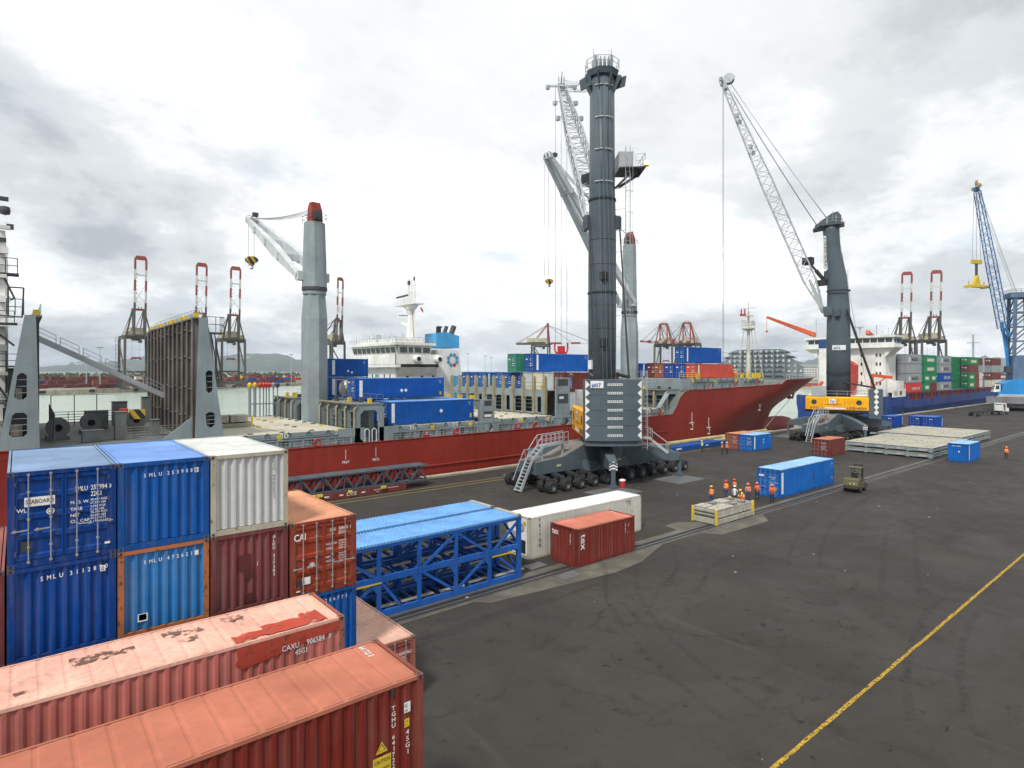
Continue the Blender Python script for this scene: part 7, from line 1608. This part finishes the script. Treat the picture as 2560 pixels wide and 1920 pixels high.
# ------------------------------------------------------------------ far yard: containers across the water
def far_cont_mesh(L):
    m = MB(); W, H = 2.44, 2.6
    m.box((.06,.06,.06),(L-.06,W-.06,H-.05),0)
    for x in (0, L-.14):
        for y in (0, W-.14): m.box((x,y,0),(x+.14,y+.14,H),1)
    for y in (0, W-.1):
        for z in (0, H-.1): m.box((.14,y,z),(L-.14,y+.1,z+.1),1)
    n = int(L/.9)
    for i in range(n): m.box((.3+i*(L-.6)/n,.03,.12),(.3+(i+.5)*(L-.6)/n,W-.03,H-.12),0)
    return m
FCM = {}
for L in (12.19, 6.06):
    mb = far_cont_mesh(L); me = mb.mesh('shipping_container'); me.materials.append(M_hcd); me.materials.append(M_hcd); me.polygons.foreach_set('material_index', mb.m); FCM[L] = me
FCOL = [('maroon',P_MAR,26),('dark red',P_MARD,14),('orange-brown',P_BRN,9),('red',P_RED,6),('blue',P_ROY,10),('pale blue',P_QBLUE,4),('pale pink',P_PINK2,7),('orange',pal('orange_container',(.5,.14,.02)),4),('green',P_GRN,2),('cream',P_CREAM,4),('teal',P_TEAL,2),('yellow',pal('yellow_container',(.6,.4,.02)),1)]
def frand(r):
    t = r.random()*sum(c[2] for c in FCOL)
    for nm, p, k in FCOL:
        t -= k
        if t <= 0: return nm, p
    return FCOL[0][:2]
def far_cont(x, y, z, rz, L, nm, p):
    o = place('shipping_container', with_mats(FCM[L], [p[0], p[2]])); o.location = (x,y,z); o.rotation_euler = (0,0,rz)
    return tag(o, '%s container in the yard across the harbour water' % nm, 'container', 'containers in the far yard: '+nm)
fr = random.Random(21); rest = MB(); RC = [P_MAR[0],P_MARD[0],P_BRN[0],P_ROY[0],P_PINK2[0],P_CREAM[0]]
def yard(p, q, rows, setb, hmax, prob, individual, rowgap=9):
    cnt = 0; dx_, dy_ = q[0]-p[0], q[1]-p[1]; Ln = math.hypot(dx_, dy_); ux, uy = dx_/Ln, dy_/Ln; nx, ny = -uy, ux; rz = math.atan2(uy, ux)
    for r_ in range(rows):
        s_ = fr.uniform(0,4); off = setb+r_*rowgap
        while s_ < Ln-12.5:
            L = 12.19 if fr.random() < .7 else 6.06
            if fr.random() < prob:
                h = max(1, min(hmax, int(fr.gauss(hmax*.55+r_*.35, 1.0))))
                for k in range(h):
                    nm, pp = frand(fr); x, y = p[0]+ux*s_+nx*off, p[1]+uy*s_+ny*off; z = -.28+k*2.62
                    if individual: far_cont(x, y, z, rz, L, nm, pp)
                    else:
                        c_ = (x+ux*L/2+nx*1.2, y+uy*L/2+ny*1.2, z+1.3); rest.cbox(c_, (L,2.44,2.58), fr.choice((0,0,0,1,1,2,3,4,5)), rz); rest.cbox((c_[0],c_[1],c_[2]),(L-.5,2.5,2.2), len(rest.m) and rest.m[-1] or 0, rz)
                    cnt += 1
            s_ += L+fr.choice((.4,.4,.4,1.5,5))
    return cnt
n1 = yard((30,508),(198,614),2,6,2,.62,True,8)
n1 += yard((175,606),(285,676),2,6,4,.9,True,8)
n2 = yard((10,515),(300,700),6,24,3,.8,False,15)
n1 += yard((470,330),(560,205),1,-46,4,.6,True)
n2 += yard((640,190),(1500,190),4,20,4,.85,False,14)
tag(rest.build('container_rows', RC), kind='stuff')
M_scrub, ns, lk, b, tc = custom('mangrove_scrub'); lk.new(rmp(ns, lk, noise(ns, lk, tc, .15, 6), [(.35, (.03,.055,.018)), (.65, (.085,.115,.04))]), b.inputs['Base Color']); b.inputs['Roughness'].default_value = 1
mb = MB()
for i in range(2600):
    t = fr.random(); x = -400+fr.random()*2600; y = 850+fr.random()*900 if x < 700 else 420+fr.random()*900
    c_ = V((x,y,fr.uniform(1,5.5))); s_ = fr.uniform(2,6)
    for k in range(3):
        a = V((fr.gauss(0,1),fr.gauss(0,1),fr.gauss(0,.6))).normalized()*s_; b_ = V((fr.gauss(0,1),fr.gauss(0,1),fr.gauss(0,.7))).normalized()*s_; mb.add([c_-a, c_+b_, c_+a, c_-b_*.7+V((0,0,1))], [(0,1,2,3)])
tag(mb.build('scrub', M_scrub), kind='stuff')
def light_mast(x, y, h, label):
    o = thing('light_mast', label, 'light mast', (x,y,-.3), 0, 'light masts in the far yard'); m = MB(); m.tube((0,0,0),(0,0,h),.42,.2,8); m.build('pole', M_galv, o); m = MB(); m.lathe([(.3,h-.3),(2.2,h-.1),(2.2,h+.1),(.3,h+.2)],(0,0,0),8)
    for i in range(6): a = i*math.pi/3; m.cbox((1.9*math.cos(a),1.9*math.sin(a),h-.4),(.8,.8,.6))
    m.build('lamp_ring', M_galv, o)
for px, d, py, lb in ((198,520,905,'shortest light mast left of the gangway in the far yard'),(216,500,890,'light mast second from the left in the far yard'),(250,470,868,'tallest light mast at the left in the far yard'),(728,640,885,'light mast left of the aft deck crane in the far yard'),(1170,800,883,'tall light mast right of the blue and white funnel'),(1213,800,890,'light mast, left of a close pair beyond the stacked containers'),(1228,820,893,'light mast, right of a close pair beyond the stacked containers')):
    x, y = gw(px, d); light_mast(x, y, HC+(925-py)/1500*d+.3, lb)
# low white terminal buildings between the ships
M_bld = paint('terminal_white', (.55,.55,.52), .7, dirt=.2, scale=.1)
for px, d, w_, h, lb in ((2030,900,70,20,'long pale multi-storey building beyond the bow'),):
    x, y = gw(px, d); o = thing('terminal_building', lb, 'building', (x,y,-.3), rad(-50)); m = MB(); m.box((-w_/2,0,0),(w_/2,14,h)); m.box((-w_/2-1,-1,h),(w_/2+1,15,h+1)); m.build('wall', M_bld, o); m = MB()
    for k in range(5):
        for i in range(18): m.box((-w_/2+1.5+i*w_/18.5,-.05,2+k*3.6),(-w_/2+3.6+i*w_/18.5,.02,3.7+k*3.6)) 
    m.build_parts('window', M_glass, o)
# ------------------------------------------------------------------ white ship with blue funnel behind the red ship
M_sky = paint('funnel_sky_blue', (.07,.34,.62), .5, dirt=.08, scale=.3); M_logo = plain('emblem_blue', (.06,.27,.42), .5)
ws = thing('coaster_ship', 'white ship with blue-topped funnel and tall mast berthed behind the red ship', 'ship', (66,112.5,-3)); fx, ny_, fy_ = 56.2, 102.9, 122.6
def B(mb, n, mats, par=ws, **k): return mb.build(n, mats, par, True, **k)
m = MB(); loft(m, [[(36,112.6,z),(42,106+(3-z)*.3,z),(54,103,z),(140,103,z),(143,112.6,z),(140,122,z),(54,122,z),(42,119-(3-z)*.3,z)] for z in (-3,1.8)]); B(m, 'hull', paint('hull_navy', (.02,.05,.18), .5, rust=.1, dirt=.2, scale=.3))
m = MB(); m.box((fx,ny_+.6,1.8),(66,fy_-.6,13.6)); m.box((fx-.0,ny_+.6,4.9),(66.05,fy_-.6,5.1)); dkh = B(m, 'deckhouse', M_wship); m = MB()
for y in (105.5,107.8,113,115.5,118,120.5): m.box((fx-.03,y,11.4),(fx+.02,y+.45,12.3))
for x in (58.5,61.8,64.4): m.box((x,ny_+.57,11.4),(x+.6,ny_+.62,12.3))
m.build_parts('porthole', M_glass, dkh, True); m = MB()
for i in range(9): 
    a = rad(22.5+i*45)
    if i < 8: m.disc((fx-.04,111.2+1.15*math.sin(a)*.9,10.9+1.15*math.cos(a)),.36,(0,-1,0),(0,0,1),12,1 if i == 3 else 0)
B(m, 'emblem', [M_logo, M_red], dkh)
m = MB(); m.prism([(fx-.9,ny_-1.1,14.2),(fx-.9,fy_+1.1,14.2),(fx-.9,fy_+1.1,16.2),(fx-.9,ny_-1.1,16.2)],(.12,0,0)); m.box((fx-.9,ny_-1.1,13.7),(64.9,fy_+1.1,14.25)); m.prism([(fx-.9,ny_-1.1,14.2),(64.9,ny_-1.1,14.2),(64.9,ny_-1.1,16.2),(fx-.9,ny_-1.1,16.2)],(0,.12,0)); m.prism([(64.8,ny_+.6,12.0),(64.8,ny_-1.0,13.7),(64.8,ny_+.6,13.7)],(-8,0,0))
br_ = B(m, 'bridge_wing', M_wship); m = MB(); m.box((fx+.2,ny_-1.12,13.72),(64.9,ny_-1.101,14.3)); B(m, 'wing_edge_strip', M_black, br_); m = MB()  # black strip along the lower edge of the near wing
m.prism([(fx+.2,ny_+.2,16.2),(fx-.25,ny_-.1,18.0),(fx-.25,fy_+.1,18.0),(fx+.2,fy_-.2,16.2)],(.01,0,0)); m.box((fx+.21,ny_+.2,14.2),(64,fy_-.2,18.0)); m.box((fx-.7,ny_-.6,18.0),(64.6,fy_+.6,18.5)); m.box((fx+.5,ny_+1.5,18.5),(63,fy_-1.5,19.4)); wh_ = B(m, 'wheelhouse', M_wship); m = MB()
for i in range(9): y = ny_+.7+i*2.1; m.prism([(fx+.12,y,16.55),(fx+.12,y+1.65,16.55),(fx-.16,y+1.65,17.6),(fx-.16,y,17.6)],(-.06,0,0))
for x, w_ in ((57,1.5),(58.9,.9),(60.2,1.5),(62.1,1.6)): m.box((x,ny_+.14,16.55),(x+w_,ny_+.19,17.6))
m.build_parts('bridge_window', M_glass, wh_, True); m = MB()
for i in range(26): x = fx+fr.uniform(.5,8); y = ny_+fr.uniform(.5,19); m.tube((x,y,18.5),(x,y,18.5+fr.uniform(.8,2.6)),.06,n=4)
m.rail([(fx-.5,ny_-.5,18.5),(64.4,ny_-.5,18.5)],1.0,.04,1.2); m.rail([(fx-.5,ny_-.5,18.5),(fx-.5,fy_+.5,18.5)],1.0,.04,1.2); m.cbox((fx+.8,112,19.6),(.8,.8,1.4)); B(m, 'roof_gear', M_galv, wh_)
m = MB(); mx, my = 61.2, 106.4; loft(m, [ngon(mx,my,18.5,1.0,8), ngon(mx,my,24.2,.55,8)]); m.prism([(mx-.4,my+3.6,22.8),(mx+.4,my+3.6,22.8),(mx+.4,my,22.2),(mx-.4,my,21.6)],(0,0,.15)); m.prism([(mx-1.2,my+4.4,26.2),(mx+1.2,my+4.4,26.2),(mx+1.2,my-3.3,26.2),(mx-1.2,my-3.3,26.2)],(0,0,.2)); loft(m, [ngon(mx,my,24.2,.55,8), ngon(mx,my,25.2,.9,8), ngon(mx,my,26.2,2.2,8,0,.5,1.3)])
for dy in (-1.6,.7,-.4): m.tube((mx,my+dy,26.3),(mx,my+dy,31.5+dy*.3),.13,n=5)
for z in (27.6,28.9,30.1): m.tube((mx,my-1.6,z),(mx,my+.7,z),.09,n=5)
m.tube((mx,my-2.0,19),(mx,my-1.3,26),.08,n=5); m.tube((mx+.2,my-1.5,19),(mx+.2,my-1.0,26),.08,n=5); m.rail([(mx-1.2,my+4.3,26.4),(mx-1.2,my-3.2,26.4)],.9,.05,1.2); m.tube((mx,my+3.2,26.3),(mx,my+3.2,27.8),.35,n=8)
ms_ = B(m, 'signal_mast', M_wship); m = MB(); m.beam((mx-.9,my+4.2,28.0),(mx+.9,my+2.2,28.6),.4,.3); m.cbox((mx,my+.7,30.8),(.4,.5,.8)); m.beam((mx-.6,my+3.6,24.4),(mx+.8,my+1.2,24.2),.2,.15); m.cbox((mx,my-1.4,31.4),(.25,.25,.8)); B(m, 'radar_scanner', M_stsd, ms_)
m = MB(); m.prism([(mx+.2,my-3.4,25.2),(mx+.2,my-4.4,24.4),(mx+.2,my-4.5,24.9),(mx+.2,my-3.6,25.6)],(.06,0,0)); B(m, 'flag', M_red, ms_)
m = MB(); f0x, f1x, y0_, y1_ = 65.3, 70.8, 103.2, 107.6; m.prism([(f0x,y0_,1.8),(f1x+.9,y0_,1.8),(f1x+.6,y0_,12),(f1x,y0_,17.2),(f0x,y0_,17.2)],(0,y1_-y0_,0)); fn = B(m, 'funnel', M_wship); m = MB(); m.prism([(f0x-.03,y0_-.03,17.7),(f1x+.03,y0_-.03,17.7),(f1x+.0,y0_-.03,20.2),(67.6,y0_-.03,20.9),(f0x-.03,y0_-.03,20.6)],(0,y1_-y0_+.06,0)); m.prism([(69.2,y0_-.03,6),(f1x+.8,y0_-.03,6),(f1x+.64,y0_-.03,11.9),(69.0,y0_-.03,12)],(0,.02,0)); m.box((65.4,y0_-.03,3),(67.6,y0_-.01,5)); B(m, 'funnel_band', M_sky, fn)
m = MB()
for i in range(8): a = rad(22.5+i*45); m.disc((69.2+1.1*math.sin(a),y0_-.04,15.2+1.1*math.cos(a)),.4,(1,0,0),(0,0,1),14,1 if i == 3 else 0)
B(m, 'funnel_emblem', [M_logo, M_red], fn); m = MB()
for i in range(5): m.path([(66.2+i*.36,104.6+i*.2,20.6),(66.2+i*.36,104.6+i*.2,21.9),(66.6+i*.36,104.6+i*.2,22.1)],.14,6)
m.tube((68.2,105,20.4),(68.9,105,22.2),.4); m.tube((69.6,104.5,20.3),(70.4,104.5,22.3),.55); B(m, 'exhaust_pipe', M_dkst, fn); m = MB()
for x in (59.8,64.6): m.lathe([(.02,-1.8),(.5,-1.9),(.75,-1.75),(.8,-.2),(.3,0)],(x,ny_-.2,15.3),14,0,'y'); m.lathe([(.02,-1.95),(.42,-1.96),(.42,-1.88)],(x,ny_-.2,15.3),12,1,'y')
B(m, 'wing_fender_roll', [M_wship, M_black], br_)
# ------------------------------------------------------------------ blue container ship to the right
M_bhull = paint('hull_blue', (.014,.045,.19), .5, rust=.1, dirt=.25, scale=.2); M_cellr = paint('cell_frame_red', (.15,.032,.026), .65, rust=.25, dirt=.3, scale=.5)
bs = thing('container_ship', 'blue-hulled container ship with white bridge loaded with grey and green containers', 'ship', (262,81,-3))
def B2(mb, n, mats, par=bs, **k): return mb.build(n, mats, par, True, **k)
ZT2 = [(184,5.0),(211,4.9),(214,3.5),(335,4.6),(360,8)]; m = MB(); vs = []; xs2 = [197,198.5,201,205,211,212.5,214,230,250,270,290,310,325,335,345,352,358,362]
for x in xs2:
    hb = 15*min(1, (1-max(0,(206-x)/38)))*(1-max(0,min(1,(x-318)/46))**2.2); zt = lerp_tab(ZT2,x)
    for sg in (-1,1):
        for k in range(4): vs.append((x, 81+sg*max(.1,hb*(1 if k > 1 else .96)), -3+(zt+3)*k/3))
fs = []
for i in range(len(xs2)-1):
    for k in range(3): a = i*8+k; fs += [(a,a+8,a+9,a+1),(a+4,a+5,a+13,a+12)]
    a = i*8+3; fs.append((a,a+8,a+12,a+4))
fs.append((0,1,2,3,7,6,5,4)); m.add(vs, fs); B2(m, 'hull', M_bhull)
m = MB()
for i in range(48):
    x = 215+i*2.5; m.box((x,66.25,lerp_tab(ZT2,x)),(x+(.5 if i%3 else 1.3),66.7,5.85),0 if i % 6 else 1)
m.box((214,66.3,5.55),(335,66.8,5.85),0); m.box((214,68.4,3.2),(335,68.6,5.8),0); B2(m, 'cell_guide', [M_cellr, M_bhull])
m = MB(); m.box((198,70.4,5),(213.5,91.6,5.2)); m.prism([(203,66.3,4.9),(213.8,66.3,4.9),(213.8,66.3,7.4),(203,66.3,7.0)],(0,.25,0)); m.box((205,69,5),(213.5,89,20.4)); m.box((200,82.6,5),(205,86.6,20.3)); sup = B2(m, 'deckhouse', M_wship); m = MB(); m.box((199.9,82.5,20.2),(205.0,86.7,23.0)); B2(m, 'funnel_casing', plain('funnel_navy', (.02,.05,.17), .5), sup)
m = MB(); m.box((203.6,66,20.0),(211,93.2,20.5)); m.prism([(204.5,69,17.2),(204.5,66.2,20),(204.5,69,20)],(6,0,0)); m.prism([(204.5,89,17.2),(204.5,93,20),(204.5,89,20)],(6,0,0)); m.box((204.4,66.6,20.5),(211,92.6,23.2)); m.box((203.8,66,23.2),(211.5,93.2,23.8)); m.prism([(203.65,66,20.5),(203.65,93.2,20.5),(203.65,93.2,21.6),(203.65,66,21.6)],(.08,0,0)); wb = B2(m, 'bridge', M_wship); m = MB()
for i in range(12): y = 67+i*2.1; m.box((204.3,y,21.5),(204.41,y+1.75,22.9))
for x in (205,207.2,209.2): m.box((x,66.52,21.5),(x+1.6,66.61,22.9))
m.build_parts('bridge_window', M_glass, wb, True); m = MB()
for z in (8.5,11.5,14.5,17.2):
    for y in (70.2,71.2,75.5,80.5): m.box((204.95,y,z),(205.01,y+.5,z+1))
m.build_parts('porthole', M_glass, sup, True); m = MB()
for i in range(14): y = 67+i*1.9; m.tube((206+(i%3),y,23.8),(206+(i%3),y,24.8+fr.random()*1.4),.07,n=4)
m.tube((207,77,23.8),(207,77,27),.25); m.box((206.4,76,26.6),(207.6,78.4,26.9)); m.tube((207,90.5,23.8),(207,90.5,30),.1); m.tube((206,71.8,23.8),(206,71.8,27.2),.15); B2(m, 'antenna', M_galv, wb)
m = MB(); m.box((207,66.6,6.2),(213,69,9.8)); m.rail([(203,66.4,7.0),(213.6,66.4,7.4)],1.2,.06,1.6); m.box((204,66.28,5.4),(206.5,66.31,6.7),1); m.box((208.6,66.28,5.5),(210.4,66.31,6.7),2); B2(m, 'poop_house', [M_wship, M_stsb, M_ues], sup)
M_orr = paint('davit_orange', (.62,.10,.03), .5, dirt=.12, scale=.4)
m = MB(); m.box((201,76.6,5.2),(201.6,79.2,9)); m.prism([(200,76.8,7),(200,79.4,7.4),(200,79.9,13),(200,77.6,16),(200,75.9,14.6),(200,76.0,9)],(3,0,0)); B2(m, 'lifeboat', paint('lifeboat_red', (.42,.05,.035), .5, dirt=.15), sup); m = MB(); m.tube((199,70.6,5),(199,70.6,11.8),.45); m.beam((199,70.8,11.6),(200,65.5,10.9),.7,.9); m.beam((199,70.6,8),(199.6,67,11),.3,.3); m.tube((199,88,5.1),(200,85.5,9.5),.5); B2(m, 'davit_crane', M_orr, sup)
m = MB(); m.tube((232,80,4),(232,80,19.5),1.2,n=14); m.box((230.8,78.6,18.5),(233.4,81.4,23.3)); m.beam((231,80,22.2),(213,77,25.5),1.6,1.9,0,(0,0,1),1.0,1.2); m.beam((231,80,19.4),(224,79,23),.4,.4); B2(m, 'cargo_crane', M_orr, bs); m = MB(); m.beam((213,93.5,25.2),(195,101.5,31.0),1.0,1.5,0,(0,0,1),.5,.7); m.tube((195,101.5,30.8),(195,101.5,26.5),.06); m.lathe([(.02,-.5),(.45,0),(.02,.5)],(195,101.5,26.2),10); B2(m, 'cargo_crane', M_orr, bs)
m = MB(); m.tube((352,81,6),(352,81,30),.4); m.box((351.4,78.5,26),(352.6,83.5,26.3)); B2(m, 'foremast', M_galv, bs)
def bcont(nm, x, y, t, L, p, txt=None, tcol=0, sub='', group=None):
    mk = [('A','box','',.4,1.9,(.6,.25),0),('A','box','',1.4,1.7,(.5,.5),0)] if p not in (P_GREY,) else []
    if txt:
        w_ = text_mesh(txt)[2]; sz = min(1.25, L*.52/w_)
        if p is P_GRN: mk += [('S','box','',L*.28,.85,(L*.5,1.0),0),('S','t',txt,L*.31,1.05,min(.8,L*.42/w_),3)]
        else: mk += [('S','t',txt,L*.38,.85,sz,tcol)]
        if txt == 'MAERSK': mk += [('S','box','',L*.2,.7,(1.2,1.3),0)]
    return container(nm, (x,y,5.95+t*3.08), p, L=L, H=3.02, roofpitch=.6, marks=mk, group=group)
tn = ['bottom','second','third','top']
for t,(p,txt,c_,nm) in enumerate(((P_RED,'HAMBURG SUD',0,'red'),(P_GREY,'MAERSK',1,'grey'),(P_GREY,None,0,'unlettered grey'),(P_GREY,'MAERSK',1,'grey'))): bcont('%s container in the %s tier of the stack next to the white bridge' % (nm,tn[t]), 215.6, 66.9, t, 14.8, p, txt, c_)
for t in range(4): bcont('grey container with barred doors, %s tier behind the first stack' % tn[t], 215.8, 69.6, t, 14.4, P_GREY if t else P_RED)
for t in range(1,4): bcont('dark grey container, %s tier, half hidden by the white deckhouse' % tn[t], 216.2, 72.3, t, 14.0, P_GREY if t < 3 else P_BRN)
for j, (y, pp) in enumerate(((75,P_MAR),(78,P_CREAM))): bcont('%s container standing highest behind the white bridge of the blue ship' % ('maroon','cream')[j], 217+j*8, y, 4, 12.2, pp)
for t in (2,3): bcont('green container lettered white, %s tier of the second stack' % tn[t], 232.4, 66.9, t, 13.7, P_GRN, 'EVERGREEN')
for t in (0,1): bcont('short green container, %s tier, aft half of the second stack' % tn[t], 232.4, 66.9, t, 6.8, P_GRN, 'EVERGREEN')
bcont('short green container, second tier, forward half of the second stack', 239.3, 66.9, 1, 6.8, P_GRN, 'EVERGREEN'); bcont('short maroon container at the forward foot of the second stack', 239.3, 66.9, 0, 6.8, P_MAR)
for t,(p,txt,c_,nm) in enumerate(((P_GREY,'MAERSK',1,'grey'),(P_ROY,'CMA CGM',0,'royal blue'),(P_GREY,'MAERSK',1,'grey'),(P_GREY,'MAERSK',1,'grey'))): bcont('%s container in the %s tier of the third stack, next after the green ones' % (nm,tn[t]), 248.6, 66.9, t, 13.9, p, txt, c_)
for t in range(4): bcont('grey container, %s tier, behind the third stack' % tn[t], 247.6, 69.6, t, 13.9, P_GREY)
for t in range(4): bcont('green container with doors showing, %s tier, between grey and maroon stacks' % tn[t], 273.0, 69.6, t, 12.4, P_GRN)
for t,(p,txt,nm) in enumerate(((P_GRN,'EVERGREEN','green'),(P_GRN,'EVERGREEN','green'),(P_MARD,None,'maroon'),(P_GRN,'EVERGREEN','green'))): bcont('%s container in the %s tier of the fourth stack, near the far end' % (nm,tn[t]), 284.0, 66.9, t, 14.4 if t > 1 else 9.4, p, txt)
for t in (0,1): bcont('maroon container ending the %s tier of the fourth stack' % tn[t], 293.5, 66.9, t, 5.8, P_MARD)
for t,(p,nm) in enumerate(((P_CREAM,'cream'),(P_MAR,'maroon'),(P_GREY,'grey'),(P_MAR,'maroon'))): bcont('%s container in the %s tier of the farthest full stack on the blue ship' % (nm,tn[t]), 318.4, 66.9, t, 15.4, p)
for t,(p,nm) in enumerate(((P_CREAM,'cream'),(P_CREAM,'cream'),(P_GREY,'grey'),(P_MAR,'maroon'))): bcont('%s container, %s tier, set back from the farthest full stack' % (nm,tn[t]), 304.0, 69.6, t, 12.6, p)
for t in (0,1): bcont('blue container, %s tier, last one before the blue quay crane' % tn[t], 338, 70, t, 6.1, P_ROY)
# ------------------------------------------------------------------ blue and grey quay crane at the right edge
M_qb = paint('quay_crane_blue', (.02,.22,.52), .5, dirt=.15, scale=.4); M_qg = paint('quay_crane_grey', (.33,.33,.35), .6, rust=.1, dirt=.3, scale=.4); M_ql = paint('lattice_blue', (.03,.13,.32), .5, dirt=.1)
qx, qy = 259.0, 47.0; qc = thing('harbour_crane', 'blue and grey lattice-towered harbour crane with raised blue boom and yellow spreader', 'crane', (qx,qy,0), 0)
def B3(mb, n, mats, par=qc, **k): return mb.build(n, mats, par, True, **k)
bd = V((*dirv(-.93,.36),0)).normalized(); sd3 = V((-bd.y,bd.x,0)); Q = lambda f, l, z: V((qx,qy,0))+bd*f+sd3*l+V((0,0,z))
m = MB(); rz_ = 0
m.prism([(qx-11,qy-4.5,1.1),(qx+11,qy-4.5,1.1),(qx+11,qy-4.5,4.2),(qx-7,qy-4.5,4.6),(qx-11,qy-4.5,3.2)],(0,9,0)); m.prism([(qx-13.5,qy-6,2.4),(qx-8,qy-6,2.4),(qx-7,qy-6,4.3),(qx-14,qy-6,4.6)],(0,12,0)); m.box((qx-10,qy-4.56,1.4),(qx+2,qy-4.5,2.6),1); ch3 = B3(m, 'chassis', [M_qg, M_ues]); m = MB()
for i in range(9):
    for y in (-4,4): m.lathe([(.3,-.4),(.7,-.4),(.75,-.2),(.75,.2),(.7,.4),(.3,.4)],(qx-9+i*2.2,qy+y,.76),12,0,'y')
m.build_parts('wheel', M_tyre, ch3, True); m = MB()
m.prism([Q(7,-3.6,5.0),Q(-8,-3.6,5.0),Q(-8,3.6,5.0),Q(7,3.6,5.0)],(0,0,1.0)); m.prism([Q(6,-3.5,6.0),Q(-8,-3.5,6.0),Q(-8,-3.5,9.6),Q(2,-3.5,10.2),Q(5.5,-3.5,8.6)],sd3*7); hs3 = B3(m, 'slewing_house', M_qb); m = MB(); m.prism([Q(8.2,1.0,5.8),Q(6.2,1.0,5.8),Q(6.2,1.0,8.3),Q(7.6,1.0,8.3)],sd3*2.2); B3(m, 'driver_cab', [M_wship], hs3); m = MB(); m.prism([Q(8.0,1.1,6.6),Q(7.7,1.1,8.0),Q(7.7,3.1,8.0),Q(8.0,3.1,6.6)],bd*.05+V((0,0,0))); m.prism([Q(7.6,3.21,6.7),Q(6.5,3.21,6.7),Q(6.5,3.21,8.0),Q(7.4,3.21,8.0)],sd3*.03); B3(m, 'cab_window', M_glass, hs3); m = MB()
m.prism([Q(2.8,-3.0,9.6),Q(-3.4,-3.0,9.6),Q(-3.2,-3.0,18),Q(2.6,-3.0,18)],sd3*6)
for f, l in ((2.3,-2.6),(2.3,2.6),(-2.9,-2.6),(-2.9,2.6)): m.beam(Q(f,l,17.8),Q(f*.85,l,37.4),.9,1.1)
for k in range(4):
    z0, z1 = 18+k*4.8, 22.8+k*4.8
    for l in (-2.6,2.6): m.beam(Q(2.2,l,z0),Q(-2.7,l,z1),.35); m.beam(Q(2.2,l,z1),Q(-2.7,l,z1),.35)
    for f in (2.2,-2.7): m.beam(Q(f,-2.6,z0),Q(f,2.6,z1),.35); m.beam(Q(f,-2.6,z1),Q(f,2.6,z1),.35)
m.prism([Q(3.4,-3.4,37.2),Q(-3.4,-3.4,37.2),Q(-3.4,3.4,37.2),Q(3.4,3.4,37.2)],(0,0,1.7)); tw3 = B3(m, 'lattice_tower', paint('lattice_tower_blue', (.10,.16,.25), .55, dirt=.2)); m = MB(); m.prism([Q(3.9,-1.2,12.2),Q(2.5,-1.2,12.2),Q(2.5,1.2,12.2),Q(3.9,1.2,12.2)],(0,0,2.2)); m.rail([tuple(Q(3.3,-3.3,38.9)), tuple(Q(3.3,3.3,38.9)), tuple(Q(-3.3,3.3,38.9))],1.1,.05,1.4); B3(m, 'tower_platform', M_dkst, tw3)
qt = V(world(2441,468,206)); ft = Q(3.8,0,24.2); m = MB(); D3 = (qt-ft); pa, pb = ft+D3*.06, ft+D3*.97
for g in (-1,1): m.beam(Q(3.2,g*2.2,24.2), pa+sd3*g*1.5, .6, .8)
lattice(m, pa, ft+D3*.5, 3.2, 2.4, 2.7, 2.3, sd3, 12, .17, .07); lattice(m, ft+D3*.5, pb, 2.7, 2.3, 2.0, 1.4, sd3, 13, .15, .06); m.beam(pb, qt, 1.6, 1.0); bm3 = B3(m, 'boom', M_ql, qc); m = MB(); m.beam(Q(2.8,0,13.4), ft.lerp(qt,.12)-V((0,0,1.0)), .8, .8); B3(m, 'luffing_cylinder', M_qb, qc); m = MB(); m.beam(qt-sd3*3.2, qt+sd3*3.2, .4, .4); m.lathe([(.02,-.3),(1.05,-.25),(1.05,.25),(.02,.3)],tuple(qt+V((0,0,1.5))),16,0,'y')
for g in (-1,1): m.lathe([(.02,-.5),(.7,-.4),(.7,.4),(.02,.5)],tuple(qt+sd3*g*2.6),12,0,'x')
B3(m, 'boom_head', paint('boom_head_tan', (.36,.27,.13), .5, dirt=.2), bm3); m = MB()
for g in (-1,.3,1): m.tube(Q(1.0,g*1.2,38.6), qt+sd3*g*1.0+V((0,0,.6)), .06, n=4)
B3(m, 'luffing_rope', M_wire, tw3)
sz_ = HC+225/1500*206; sp3 = thing('spreader', 'yellow container spreader hanging from the blue lattice boom', 'spreader', (qt.x,qt.y,sz_-2.6)); m = MB(); S0 = V((qt.x,qt.y,sz_))
rr3 = V((*dirv(.95,.3),0)).normalized(); ss3 = V((-rr3.y,rr3.x,0))
m.beam(S0-rr3*4.2-V((0,0,2.2)), S0+rr3*4.2-V((0,0,2.2)), 1.6, .7)
for g in (-1,1): m.beam(S0+rr3*g*4.0-ss3*1.3-V((0,0,2.4)), S0+rr3*g*4.0+ss3*1.3-V((0,0,2.4)), .7, .8); m.beam(S0+rr3*g*3.4-V((0,0,1.8)), S0+rr3*g*3.7-V((0,0,.6)), .3, .3)
m.prism([S0-rr3*1.6-ss3*.5-V((0,0,1.9)), S0+rr3*1.6-ss3*.5-V((0,0,1.9)), S0+rr3*.3-ss3*.5+V((0,0,1.6)), S0-rr3*.3-ss3*.5+V((0,0,1.6))], ss3*1.0); m.beam(S0-rr3*2.2+V((0,0,6.2)), S0+rr3*2.2+V((0,0,6.2)), .9, 1.3); B3(m, 'spreader_frame', M_yel, sp3); m = MB(); m.tube(S0+V((0,0,1.5)), S0+V((0,0,5.6)), .4); B3(m, 'rotator', M_dkst, sp3); m = MB()
for g in (-1,0,1): m.tube(S0+rr3*g*2.0+V((0,0,6.6)), qt+sd3*g*2.2, .06, n=4)
B3(m, 'hoist_rope', M_wire, sp3)
bpy.context.view_layer.update()
